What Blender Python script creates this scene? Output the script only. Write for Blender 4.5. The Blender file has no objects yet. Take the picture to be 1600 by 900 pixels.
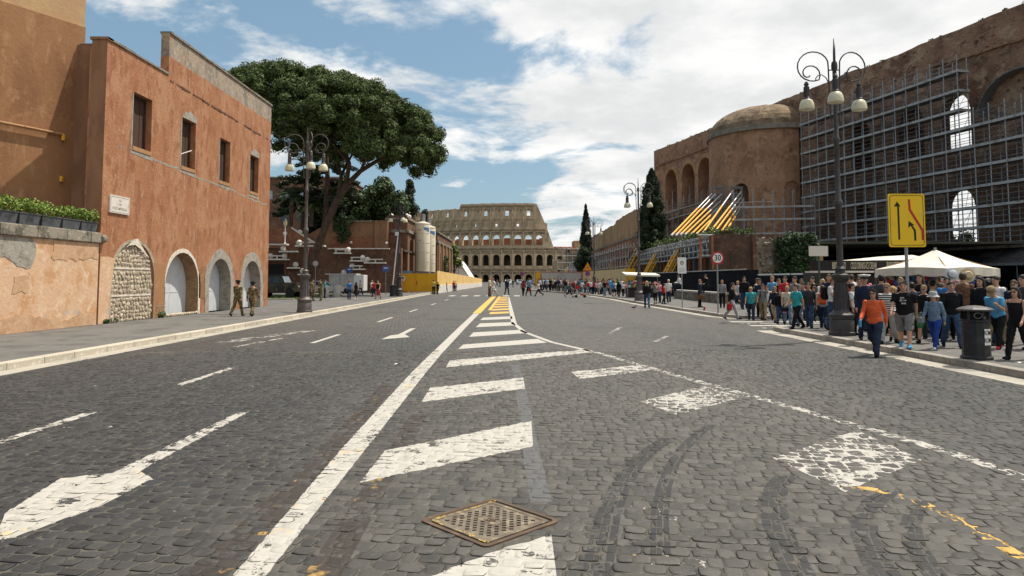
import bpy, bmesh, math, random
import numpy as np
from mathutils import Vector, Matrix, Euler
random.seed(7)
RNG = np.random.default_rng(11)
SC = bpy.context.scene
COL = SC.collection
R = math.radians
PI = math.pi
EYE = 1.75
PITCH = math.atan(69 / 1100.0)
cam_d = bpy.data.cameras.new('camera')
cam_d.sensor_width = 36.0
cam_d.lens = 36.0 * 1100 / 1600
cam_d.shift_y = -(450 - 367) / 1600.0
cam_d.clip_start = 0.1
cam_d.clip_end = 6000
cam = bpy.data.objects.new('camera', cam_d)
COL.objects.link(cam)
cam.location = (0, 0, EYE)
cam.rotation_euler = (PI / 2 + PITCH, 0, 0)
SC.camera = cam
SUN_DIR = Vector((0.385, 0.205, 0.90)).normalized()
SUN_EL = math.asin(SUN_DIR.z)
SUN_AZ = math.atan2(SUN_DIR.x, SUN_DIR.y)
sun_d = bpy.data.lights.new('sun', 'SUN')
sun_d.energy = 4.6
sun_d.angle = R(0.53)
sun_d.color = (1.0, 0.94, 0.84)
sun = bpy.data.objects.new('sun', sun_d)
COL.objects.link(sun)
sun.rotation_euler = SUN_DIR.to_track_quat('Z', 'Y').to_euler()
sun.location = (40, 20, 90)
SC.view_settings.view_transform = 'Standard'
SC.view_settings.look = 'None'
SC.view_settings.gamma = 1.0
SC.view_settings.use_curve_mapping = False
SC.view_settings.exposure = 0.25
SC.cycles.max_bounces = 5
SC.cycles.diffuse_bounces = 3
SC.cycles.transparent_max_bounces = 10
def N(nt, t, **kw):
 n = nt.nodes.new(t)
 for k, v in kw.items():
  setattr(n, k, v)
 return n
def ramp(nt, src, lo, hi):
 m = N(nt, 'ShaderNodeMapRange', interpolation_type='SMOOTHSTEP')
 m.inputs[1].default_value = lo
 m.inputs[2].default_value = hi
 nt.links.new(src, m.inputs[0])
 return m.outputs[0]
def fmath(nt, op, a, b=None):
 m = N(nt, 'ShaderNodeMath', operation=op)
 for i, v in enumerate((a, b)):
  if v is None:
   continue
  if isinstance(v, (int, float)):
   m.inputs[i].default_value = v
  else:
   nt.links.new(v, m.inputs[i])
 return m.outputs[0]
def mixc(nt, fac, a, b):
 m = N(nt, 'ShaderNodeMix', data_type='RGBA')
 for idx, v in ((0, fac), (6, a), (7, b)):
  if isinstance(v, (int, float)):
   m.inputs[idx].default_value = v
  elif isinstance(v, (tuple, list)):
   m.inputs[idx].default_value = tuple(v) + ((1,) if len(v) == 3 else ())
  else:
   nt.links.new(v, m.inputs[idx])
 return m.outputs[2]
def build_world():
 w = bpy.data.worlds.new('World')
 SC.world = w
 w.use_nodes = True
 nt = w.node_tree
 nt.nodes.clear()
 out = N(nt, 'ShaderNodeOutputWorld')
 bg = N(nt, 'ShaderNodeBackground')
 bg.inputs[1].default_value = 0.1
 sky = N(nt, 'ShaderNodeTexSky', sky_type='NISHITA')
 sky.sun_disc = False
 sky.sun_elevation = SUN_EL
 sky.sun_rotation = SUN_AZ
 sky.air_density = 1.0
 sky.dust_density = 1.6
 sky.ozone_density = 1.2
 tc = N(nt, 'ShaderNodeTexCoord')
 sep = N(nt, 'ShaderNodeSeparateXYZ')
 nt.links.new(tc.outputs['Generated'], sep.inputs[0])
 x, y, z = sep.outputs
 zz = fmath(nt, 'ADD', fmath(nt, 'MAXIMUM', z, 0.0), 0.16)
 cmb = N(nt, 'ShaderNodeCombineXYZ')
 nt.links.new(fmath(nt, 'DIVIDE', x, zz), cmb.inputs[0])
 nt.links.new(fmath(nt, 'DIVIDE', y, zz), cmb.inputs[1])
 def noise(scale, detail, rough, off, dist=0.0):
  mp = N(nt, 'ShaderNodeMapping')
  mp.inputs['Location'].default_value = off
  nt.links.new(cmb.outputs[0], mp.inputs[0])
  n = N(nt, 'ShaderNodeTexNoise')
  n.inputs['Scale'].default_value = scale
  n.inputs['Detail'].default_value = detail
  n.inputs['Roughness'].default_value = rough
  n.inputs['Distortion'].default_value = dist
  nt.links.new(mp.outputs[0], n.inputs[0])
  return n.outputs[0]
 big = noise(0.62, 2, 0.5, (1.35, 2.6, 0))
 det = noise(2.3, 11, 0.6, (7.3, 4.4, 0), 0.25)
 cover = fmath(nt, 'ADD', fmath(nt, 'MULTIPLY', big, 0.55), fmath(nt, 'MULTIPLY', det, 0.75))
 side = fmath(nt, 'MULTIPLY', x, 0.34)
 up = fmath(nt, 'MULTIPLY', z, 0.24)
 cover = fmath(nt, 'ADD', cover, fmath(nt, 'ADD', side, up))
 mask = ramp(nt, cover, 0.615, 0.735)
 shade = noise(1.7, 6, 0.6, (1.0, 9.0, 0))
 ccol = mixc(nt, ramp(nt, shade, 0.38, 0.66), (8.6, 8.6, 8.45), (6.5, 6.6, 6.65))
 blue = mixc(nt, 0.42, sky.outputs[0], (2.2, 4.0, 5.0))
 c = mixc(nt, mask, blue, ccol)
 nt.links.new(c, bg.inputs[0])
 nt.links.new(bg.outputs[0], out.inputs[0])
build_world()
MATS = {}
def new_mat(name):
 m = bpy.data.materials.new(name)
 m.use_nodes = True
 nt = m.node_tree
 b = nt.nodes['Principled BSDF']
 MATS[name] = m
 return m, nt, b
def tex_noise(nt, vec, scale, detail=5, rough=0.6, sx=(1, 1, 1), dist=0.0):
 if sx != (1, 1, 1):
  mp = N(nt, 'ShaderNodeMapping')
  mp.inputs['Scale'].default_value = sx
  nt.links.new(vec, mp.inputs[0])
  vec = mp.outputs[0]
 n = N(nt, 'ShaderNodeTexNoise')
 n.inputs['Scale'].default_value = scale
 n.inputs['Detail'].default_value = detail
 n.inputs['Roughness'].default_value = rough
 n.inputs['Distortion'].default_value = dist
 nt.links.new(vec, n.inputs[0])
 return n.outputs[0]
def mat(name, base, rough=0.85, layers=(), bump=None, metallic=0.0, spec=0.3, island=0.0, objvar=0.0, brick=None, sub=0.0):
 m, nt, b = new_mat(name)
 tc = N(nt, 'ShaderNodeTexCoord')
 vec = tc.outputs['Object']
 c = tuple(base)
 for L in layers:
  col, sc, lo, hi = L[:4]
  st = L[4] if len(L) > 4 else (1, 1, 1)
  f = ramp(nt, tex_noise(nt, vec, sc, 6, 0.62, st, 0.3), lo, hi)
  c = mixc(nt, f, c, col)
 h = None
 if brick:
  bt = N(nt, 'ShaderNodeTexBrick')
  mp = N(nt, 'ShaderNodeMapping')
  mp.inputs['Rotation'].default_value = brick[2]
  nt.links.new(vec, mp.inputs[0])
  nt.links.new(mp.outputs[0], bt.inputs[0])
  bt.inputs['Scale'].default_value = brick[0]
  bt.inputs['Mortar Size'].default_value = 0.03
  bt.inputs['Color1'].default_value = (1, 1, 1, 1)
  bt.inputs['Color2'].default_value = (.72, .7, .68, 1)
  bt.inputs['Mortar'].default_value = tuple(brick[1]) + (1,)
  mm = N(nt, 'ShaderNodeMix', data_type='RGBA', blend_type='MULTIPLY')
  mm.inputs[0].default_value = brick[3]
  if isinstance(c, tuple):
   mm.inputs[6].default_value = c + (1,)
  else:
   nt.links.new(c, mm.inputs[6])
  nt.links.new(bt.outputs[0], mm.inputs[7])
  c = mm.outputs[2]
 if island or objvar:
  geo = N(nt, 'ShaderNodeNewGeometry')
  oi = N(nt, 'ShaderNodeObjectInfo')
  r = fmath(nt, 'FRACT', fmath(nt, 'ADD', geo.outputs['Random Per Island'] if island else 0.0, oi.outputs['Random']))
  amt = island or objvar
  k = N(nt, 'ShaderNodeHueSaturation')
  nt.links.new(fmath(nt, 'ADD', fmath(nt, 'MULTIPLY', r, 2 * amt), 1 - amt), k.inputs['Value'])
  if isinstance(c, tuple):
   k.inputs['Color'].default_value = c + (1,)
  else:
   nt.links.new(c, k.inputs['Color'])
  c = k.outputs[0]
 if isinstance(c, tuple):
  b.inputs['Base Color'].default_value = c + (1,)
 else:
  nt.links.new(c, b.inputs['Base Color'])
 b.inputs['Roughness'].default_value = rough
 b.inputs['Metallic'].default_value = metallic
 b.inputs['Specular IOR Level'].default_value = spec
 if sub:
  b.inputs['Subsurface Weight'].default_value = sub
  b.inputs['Subsurface Radius'].default_value = (.02, .01, .005)
 if bump:
  st = bump[3] if len(bump) > 3 else (1, 1, 1)
  bn = N(nt, 'ShaderNodeBump')
  bn.inputs['Strength'].default_value = bump[0]
  bn.inputs['Distance'].default_value = bump[1]
  nt.links.new(tex_noise(nt, vec, bump[2], 7, 0.65, st), bn.inputs['Height'])
  nt.links.new(bn.outputs[0], b.inputs['Normal'])
 return m
def plain(name, col, rough=0.6, metallic=0.0, spec=0.4, var=0.12):
 d = tuple(max(0, c * (1 - var * 1.6)) for c in col)
 return mat(name, col, rough, [(d, 2.3, .45, .75)], metallic=metallic, spec=spec)
BR = (PI / 2, 0, 0)
mat('ground', (.10, .09, .075), .95, [((.07, .075, .05), .6, .4, .6)], (.4, .05, 3))
mat('pavement_asphalt', (.135, .128, .118), .9, [((.085, .082, .078), .9, .45, .65), ((.19, .18, .165), 5, .58, .72)], (.5, .01, 40))
mat('kerb_travertine', (.42, .375, .30), .8, [((.30, .27, .22), 2.2, .48, .7), ((.58, .54, .46), 9, .5, .7)], (.35, .01, 18), objvar=.12)
mat('kerb_basalt', (.30, .27, .23), .8, [((.15, .14, .125), 2.2, .48, .7), ((.40, .37, .32), 9, .55, .7)], (.35, .01, 18), objvar=.15)
mat('gutter', (.36, .33, .275), .85, [((.22, .2, .17), 1.2, .45, .65), ((.42, .4, .34), 12, .5, .7)], (.3, .01, 30))
def roadway(nt, pos):  # tone mask by position: paler mid-road and far end, darker lanes
 sp = N(nt, 'ShaderNodeSeparateXYZ')
 nt.links.new(pos, sp.inputs[0])
 x, y = sp.outputs[0], sp.outputs[1]
 n = fmath(nt, 'MULTIPLY', fmath(nt, 'SUBTRACT', tex_noise(nt, pos, .45, 5, .65, (1, .5, 1)), .5), 3.2)
 xx = fmath(nt, 'ADD', x, n)
 mid = fmath(nt, 'MULTIPLY', ramp(nt, xx, -3.4, -.9), ramp(nt, xx, 6.8, 3.2))
 far = ramp(nt, fmath(nt, 'ADD', y, fmath(nt, 'MULTIPLY', n, 2.0)), 7.0, 34.0)
 return fmath(nt, 'MAXIMUM', fmath(nt, 'MULTIPLY', mid, .85), far)
def cobble_mat():
 m, nt, b = new_mat('cobble')
 geo = N(nt, 'ShaderNodeNewGeometry')
 oi = N(nt, 'ShaderNodeObjectInfo')
 pos = geo.outputs['Position']
 r = fmath(nt, 'FRACT', fmath(nt, 'ADD', geo.outputs['Random Per Island'], oi.outputs['Random']))
 d = roadway(nt, pos)
 dark = mixc(nt, r, (.016, .0165, .018), (.038, .0375, .037))
 pale_tone = mixc(nt, r, (.046, .044, .038), (.088, .082, .070))
 c = mixc(nt, d, dark, pale_tone)
 c = mixc(nt, ramp(nt, tex_noise(nt, pos, 7, 7, .7), .50, .72), c, mixc(nt, d, (.045, .043, .040), (.115, .105, .088)))
 c = mixc(nt, ramp(nt, tex_noise(nt, pos, 3.0, 6, .7), .56, .70), c, (.026, .026, .027))
 c = mixc(nt, ramp(nt, tex_noise(nt, pos, 34, 6, .7), .62, .74), c, (.135, .122, .10))
 nt.links.new(c, b.inputs['Base Color'])
 nt.links.new(fmath(nt, 'ADD', .48, fmath(nt, 'MULTIPLY', tex_noise(nt, pos, 12, 4, .6), .35)), b.inputs['Roughness'])
 b.inputs['Specular IOR Level'].default_value = .4
 bn = N(nt, 'ShaderNodeBump')
 bn.inputs['Strength'].default_value = .7
 bn.inputs['Distance'].default_value = .006
 nt.links.new(tex_noise(nt, pos, 42, 8, .7), bn.inputs['Height'])
 nt.links.new(bn.outputs[0], b.inputs['Normal'])
cobble_mat()
mat('joint_dirt', (.088, .081, .068), .95, [((.045, .042, .037), 3, .42, .62), ((.14, .126, .10), 20, .54, .70)], (.7, .01, 60))
mat('plaster_orange', (.335, .146, .069), .9,
 [((.395, .202, .108), .8, .42, .62, (1, 1, .8)), ((.265, .104, .049), 1.9, .48, .64, (1, 1, .5)), ((.43, .240, .140), 4.5, .54, .70, (1, 1, .45)),
     ((.24, .105, .056), 8, .56, .72, (1, 1, .5)), ((.50, .32, .205), 13, .60, .74), ((.185, .105, .068), 1.5, .62, .76, (1, 1, .12))], (.75, .035, 9))
mat('plaster_pink', (.58, .38, .24), .9,
 [((.50, .28, .14), 1.0, .46, .62), ((.64, .46, .31), 2.7, .48, .66), ((.36, .23, .15), 6, .60, .72), ((.42, .38, .33), 1.3, .60, .68)], (.6, .03, 8))
mat('plaster_ochre', (.33, .168, .080), .9, [((.26, .125, .060), .6, .42, .62, (1, 1, .6)), ((.39, .22, .11), 3, .52, .7, (1, 1, .5)), ((.33, .19, .09), 5, .62, .75)], (.5, .03, 7))
mat('plaster_ochre_pale', (.46, .29, .155), .9, [((.52, .35, .17), 1, .45, .65)], (.4, .03, 8))
mat('plaster_grey', (.33, .30, .255), .95, [((.22, .2, .17), 3, .45, .65), ((.44, .41, .35), 8, .52, .7)], (.8, .03, 14))
mat('plaster_side', (.30, .160, .090), .9, [((.22, .115, .065), 1.2, .42, .65, (1, 1, .4)), ((.15, .085, .055), 3, .58, .72, (1, 1, .2))], (.5, .03, 7))
mat('stone_coping', (.27, .235, .185), .9, [((.11, .10, .078), 1.5, .42, .60), ((.38, .34, .27), 6, .52, .7), ((.085, .08, .06), 4, .56, .7)], (.7, .03, 12))
mat('rubble', (.48, .41, .31), .9, [((.36, .28, .19), 3, .45, .65)], (.6, .02, 16), objvar=.22)
mat('mortar', (.40, .34, .26), .95, [((.26, .22, .17), 5, .45, .65)], (.8, .02, 20))
mat('white_mortar', (.68, .62, .52), .95, [((.5, .44, .35), 5, .45, .65)], (.6, .02, 20))
mat('brick_tan', (.42, .27, .15), .9, [((.30, .18, .10), 3, .45, .65)], (.4, .02, 14), brick=(3.2, (.55, .5, .42), BR, .8))
mat('parapet_grey', (.33, .265, .20), .95, [((.21, .18, .145), 1.6, .42, .6, (1, 1, .5)), ((.42, .36, .29), 5, .5, .66), ((.34, .19, .11), 1.1, .56, .7), ((.12, .10, .085), 3, .6, .74, (1, 1, .3))], (.8, .03, 14))
mat('door_grey', (.58, .60, .62), .65, [((.50, .52, .54), 2, .45, .7)], (.15, .01, 12))
mat('timber_dark', (.075, .042, .028), .8, [((.045, .026, .02), 6, .45, .65, (3, 3, .3))], (.4, .01, 20))
mat('timber_sill', (.40, .22, .10), .8, [((.27, .14, .07), 6, .45, .65)], (.4, .01, 20))
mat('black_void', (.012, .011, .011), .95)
mat('marble', (.66, .62, .55), .6, [((.5, .46, .4), 3, .5, .7)])
mat('marble_letters', (.42, .38, .33), .8)
mat('planter_grey', (.075, .08, .088), .7, [((.11, .115, .12), 3, .5, .7)])
mat('leaf_bright', (.16, .23, .036), .6, island=.5)
mat('leaf_bush', (.050, .082, .022), .6, island=.5)
mat('leaf_pine', (.085, .118, .034), .8, island=.5)
mat('leaf_cypress', (.022, .036, .017), .7, island=.5)
mat('leaf_dark', (.030, .046, .018), .65, island=.5)
mat('leaf_ivy', (.035, .065, .020), .6, island=.5)
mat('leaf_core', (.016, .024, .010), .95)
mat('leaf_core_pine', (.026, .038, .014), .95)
mat('bark', (.105, .066, .045), .95, [((.055, .036, .026), 5, .42, .62, (1, 1, .3)), ((.17, .10, .07), 9, .58, .72, (1, 1, .3))], (1.0, .06, 7, (1, 1, .3)))
mat('grass', (.085, .125, .03), .8, island=.4)
mat('iron_dark', (.060, .054, .054), .55, [((.035, .032, .032), 3, .45, .7), ((.11, .10, .098), 9, .6, .75)], metallic=.25, spec=.45)
mat('iron_brown', (.115, .098, .092), .55, [((.06, .052, .05), 3, .45, .7)], metallic=.25, spec=.45)
mat('lamp_glass', (.60, .56, .38), .3, [((.45, .42, .3), 5, .5, .7)], spec=.5)
mat('steel_galv', (.38, .38, .39), .5, [((.19, .19, .19), 1.1, .45, .7), ((.25, .16, .10), 3, .6, .72)], metallic=.45)
mat('steel_dull', (.20, .20, .205), .6, [((.12, .115, .11), 4, .45, .7), ((.30, .17, .09), 7, .62, .72)], metallic=.35)
mat('deck_board', (.42, .41, .40), .75, [((.26, .25, .24), 1.3, .45, .65), ((.27, .19, .12), .9, .6, .7)])
mat('prop_yellow', (.72, .38, .03), .5, [((.55, .27, .03), 3, .5, .72)])
mat('prop_white', (.62, .62, .62), .45, metallic=.3)
mat('rust_post', (.33, .12, .045), .7, [((.2, .075, .03), 4, .45, .65)])
mat('hoard_yellow', (.66, .34, .012), .6, [((.58, .29, .015), .6, .45, .65), ((.5, .27, .04), 5, .62, .75)], (.1, .01, 8))
mat('hoard_yellow_pale', (.80, .56, .22), .6, [((.74, .46, .13), .5, .4, .62), ((.80, .70, .52), 1.1, .58, .7)])
mat('hoard_white', (.70, .67, .62), .7, [((.58, .55, .5), 1, .5, .7)])
mat('hoard_tan', (.62, .46, .24), .7, [((.55, .40, .2), .7, .45, .65)])
mat('hoard_grey', (.42, .40, .38), .7, [((.33, .31, .3), .7, .45, .65)])
mat('hoard_red', (.42, .14, .08), .7)
mat('black_cloth', (.008, .009, .012), .95, [((.013, .014, .018), .8, .45, .65)], spec=.08)
mat('plaster_tan', (.50, .315, .19), .9, [((.42, .25, .14), 1.4, .45, .62), ((.56, .38, .25), 3, .5, .68), ((.33, .22, .15), 6, .6, .72)], (.6, .03, 8))
mat('cornice_old', (.36, .28, .20), .95, [((.19, .145, .105), .3, .42, .6), ((.42, .34, .25), 1, .55, .7)], (.9, .3, 1.2))
mat('tarp_white', (.74, .71, .66), .8, [((.6, .57, .52), 1, .5, .7)], (.4, .1, 1.2))
mat('silo_cream', (.66, .60, .47), .45, [((.56, .50, .36), .7, .5, .7, (1, 1, .2)), ((.50, .40, .2), 3, .64, .74, (1, 1, .08))])
mat('silo_blue', (.12, .25, .45), .5)
mat('silo_red', (.45, .14, .06), .6)
mat('brick_basilica', (.335, .185, .115), .95,
 [((.20, .105, .066), .22, .42, .58), ((.44, .28, .18), .5, .50, .64, (1, 1, 1.6)), ((.12, .067, .046), 1.1, .55, .68, (1, 1, 2.2)), ((.47, .34, .24), 3.2, .59, .70, (1, 1, 2)),
     ((.045, .03, .024), 4.5, .64, .74)], (1.0, .18, 2.2, (1, 1, 2.5)))
mat('brick_apse', (.39, .215, .128), .95,
 [((.27, .142, .085), .3, .42, .60), ((.47, .285, .17), .6, .50, .66), ((.16, .092, .062), 1.3, .56, .70, (1, 1, .7)), ((.45, .31, .21), 4, .60, .72, (1, 1, 2.4))], (1.0, .14, 2.6, (1, 1, 2.5)))
mat('dome_concrete', (.215, .150, .092), .95, [((.14, .095, .06), .5, .42, .6), ((.28, .205, .125), 1.1, .5, .66), ((.09, .065, .045), 2.5, .58, .7)], (.9, .12, 2.5))
mat('cornice_grey', (.24, .205, .165), .95, [((.15, .13, .1), 1.2, .45, .65)], (.8, .08, 4))
mat('brick_wall', (.170, .088, .055), .95, [((.115, .060, .040), .6, .42, .62), ((.23, .130, .085), 1.6, .52, .68), ((.070, .044, .034), 3, .60, .72, (1, 1, 1.8))], (.8, .06, 5, (1, 1, 2.5)))
mat('brick_dark', (.105, .060, .042), .95, [((.065, .040, .030), .6, .42, .62), ((.16, .095, .062), 1.6, .50, .66), ((.045, .032, .026), 3, .58, .72, (1, 1, 1.8))], (.8, .06, 5, (1, 1, 2.5)))  # darker brown version of the wall brick, for the retaining wall
mat('brick_ochre', (.40, .245, .125), .95, [((.30, .165, .08), .4, .42, .62), ((.46, .30, .165), 1.4, .50, .68, (1, 1, .4)), ((.22, .13, .08), 2.5, .62, .74, (1, 1, .3))], (.7, .06, 4, (1, 1, 2.5)))
mat('brick_red', (.29, .125, .068), .95, [((.21, .088, .050), .6, .42, .62), ((.35, .17, .10), 2, .52, .68)], (.6, .05, 5))
mat('stone_rough', (.26, .215, .165), .95, [((.16, .12, .085), 1.3, .42, .62), ((.38, .33, .26), 3, .54, .68), ((.08, .065, .05), 4, .60, .7)], (1.0, .15, 3))
mat('travertine_old', (.54, .40, .26), .95,
 [((.30, .225, .15), .10, .40, .62), ((.60, .46, .31), .22, .48, .66, (1, 1, .5)), ((.22, .165, .115), .5, .54, .70, (1, 1, .3)), ((.56, .47, .35), 1.0, .60, .72)], (.9, .3, 1.2, (1, 1, 1.5)))
mat('colosseum_brick', (.34, .16, .10), .95, [((.2, .09, .06), .15, .42, .62), ((.33, .19, .12), .5, .52, .68)], (.8, .3, .8))
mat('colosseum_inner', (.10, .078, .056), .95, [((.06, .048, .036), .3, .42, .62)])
mat('sign_yellow', (.80, .50, .010), .45, [((.72, .44, .012), 4, .5, .75)])
mat('sign_black', (.012, .012, .013), .5)
mat('sign_red', (.45, .02, .022), .5)
mat('sign_white', (.74, .73, .70), .5)
mat('sign_cream', (.62, .58, .50), .6)
mat('sign_blue', (.05, .09, .26), .5)
mat('sign_orange', (.78, .30, .02), .5)
mat('sign_back', (.36, .34, .31), .6)
mat('pole_grey', (.30, .30, .30), .5, [((.2, .2, .2), 4, .5, .7)], metallic=.4)
mat('pole_green', (.04, .075, .065), .5)
mat('canvas_cream', (.70, .64, .53), .85, [((.6, .54, .43), 1.3, .5, .7)], (.3, .02, 5))
mat('kiosk_black', (.025, .02, .018), .5)
mat('letter_cream', (.62, .53, .36), .6)
mat('bin_black', (.018, .018, .02), .45, [((.035, .035, .037), 5, .5, .7)])
mat('bin_lid', (.075, .072, .068), .5, [((.12, .115, .11), 5, .5, .7)])
mat('grate_iron', (.165, .135, .095), .65, [((.12, .09, .065), 4, .42, .62), ((.28, .23, .15), 11, .5, .66)], (.5, .004, 60), metallic=.35, spec=.5)
mat('grate_frame', (.095, .062, .042), .7, [((.15, .10, .06), 6, .45, .65)], (.5, .004, 40), metallic=.2)
mat('grate_paint', (.50, .33, .07), .8)
mat('hole_dark', (.012, .010, .009), 1.0)
mat('concrete', (.40, .38, .34), .9, [((.28, .26, .23), 3, .45, .65)], (.4, .02, 14))
mat('jeep_olive', (.055, .050, .030), .6, [((.022, .022, .016), 1.1, .47, .53), ((.11, .08, .045), .9, .55, .60)])
mat('rubber', (.016, .016, .016), .8)
mat('window_dark', (.02, .025, .03), .12, spec=.6)
mat('window_sky', (.30, .37, .42), .08, spec=.8)
mat('van_white', (.66, .66, .64), .4, [((.55, .55, .53), 1.2, .5, .7)])
mat('car_silver', (.42, .43, .44), .3, metallic=.5)
mat('lens', (.7, .68, .6), .15)
mat('canopy_dark', (.036, .034, .036), .8, [((.06, .055, .055), .5, .45, .6), ((.02, .02, .022), 2, .5, .65)])
mat('canopy_panel', (.13, .12, .115), .8)
def wear_paint(name, col, keep_top, keep_joint, tint=None):
 m, nt, b = new_mat(name)
 geo = N(nt, 'ShaderNodeNewGeometry')
 pos = geo.outputs['Position']
 sep = N(nt, 'ShaderNodeSeparateXYZ')
 nt.links.new(pos, sep.inputs[0])
 n1 = tex_noise(nt, pos, 5.5, 8, .72)
 n2 = tex_noise(nt, pos, 38, 4, .6)
 n3 = tex_noise(nt, pos, 1.4, 3, .5)
 v = fmath(nt, 'ADD', fmath(nt, 'MULTIPLY', n1, .55), fmath(nt, 'ADD', fmath(nt, 'MULTIPLY', n2, .2), fmath(nt, 'MULTIPLY', n3, .25)))
 j = ramp(nt, sep.outputs[2], -.0010, -.0031)
 isl = fmath(nt, 'MULTIPLY', fmath(nt, 'SUBTRACT', geo.outputs['Random Per Island'], .5), .12)
 thr = fmath(nt, 'ADD', fmath(nt, 'MULTIPLY', j, keep_joint - keep_top), keep_top)
 d = fmath(nt, 'SUBTRACT', fmath(nt, 'ADD', thr, isl), v)
 a = ramp(nt, d, -.012, .012)
 c = mixc(nt, ramp(nt, tex_noise(nt, pos, 9, 6, .65), .46, .72), col, tuple(x * .72 for x in col))
 if tint:
  c = mixc(nt, ramp(nt, tex_noise(nt, pos, 3.1, 4, .6), .60, .70), c, tint)
 nt.links.new(c, b.inputs['Base Color'])
 nt.links.new(a, b.inputs['Alpha'])
 b.inputs['Roughness'].default_value = .75
 return m
wear_paint('paint_white', (.40, .378, .335), .572, .625)
wear_paint('paint_line', (.40, .378, .335), .575, .64, (.55, .36, .12))
wear_paint('paint_worn', (.40, .378, .335), .47, .635)
wear_paint('paint_flat_worn', (.40, .38, .34), .47, .475)
wear_paint('paint_mid', (.40, .378, .335), .51, .62)
wear_paint('paint_arrow', (.40, .375, .33), .57, .66, (.58, .40, .16))
wear_paint('paint_yellow', (.62, .36, .07), .56, .62)
wear_paint('paint_yellow_worn', (.52, .31, .07), .43, .525)
wear_paint('paint_fleck', (.42, .40, .35), .345, .35, (.55, .34, .08))
wear_paint('tar_strip', (.034, .026, .020), .515, .55, (.34, .21, .06))
wear_paint('tyre_rubber', (.020, .020, .020), .535, .50)
wear_paint('patch_asphalt', (.085, .085, .085), .60, .60)
def off_of(parent):
 v = Vector((0, 0, 0))
 while parent is not None:
  v += parent.location
  parent = parent.parent
 return v
def link(o, parent=None):
 COL.objects.link(o)
 if parent is not None:
  o.parent = parent
 return o
def tag(o, label=None, cat=None, group=None, kind=None):
 if label: o['label'] = label
 if cat: o['category'] = cat
 if group: o['group'] = group
 if kind: o['kind'] = kind
 return o
def thing(name, label, cat, loc=(0, 0, 0), rotz=0.0, group=None):
 o = bpy.data.objects.new(name, None)
 COL.objects.link(o)
 o.location = loc
 o.rotation_euler = (0, 0, rotz)
 o.empty_display_size = .2
 return tag(o, label, cat, group)
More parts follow.
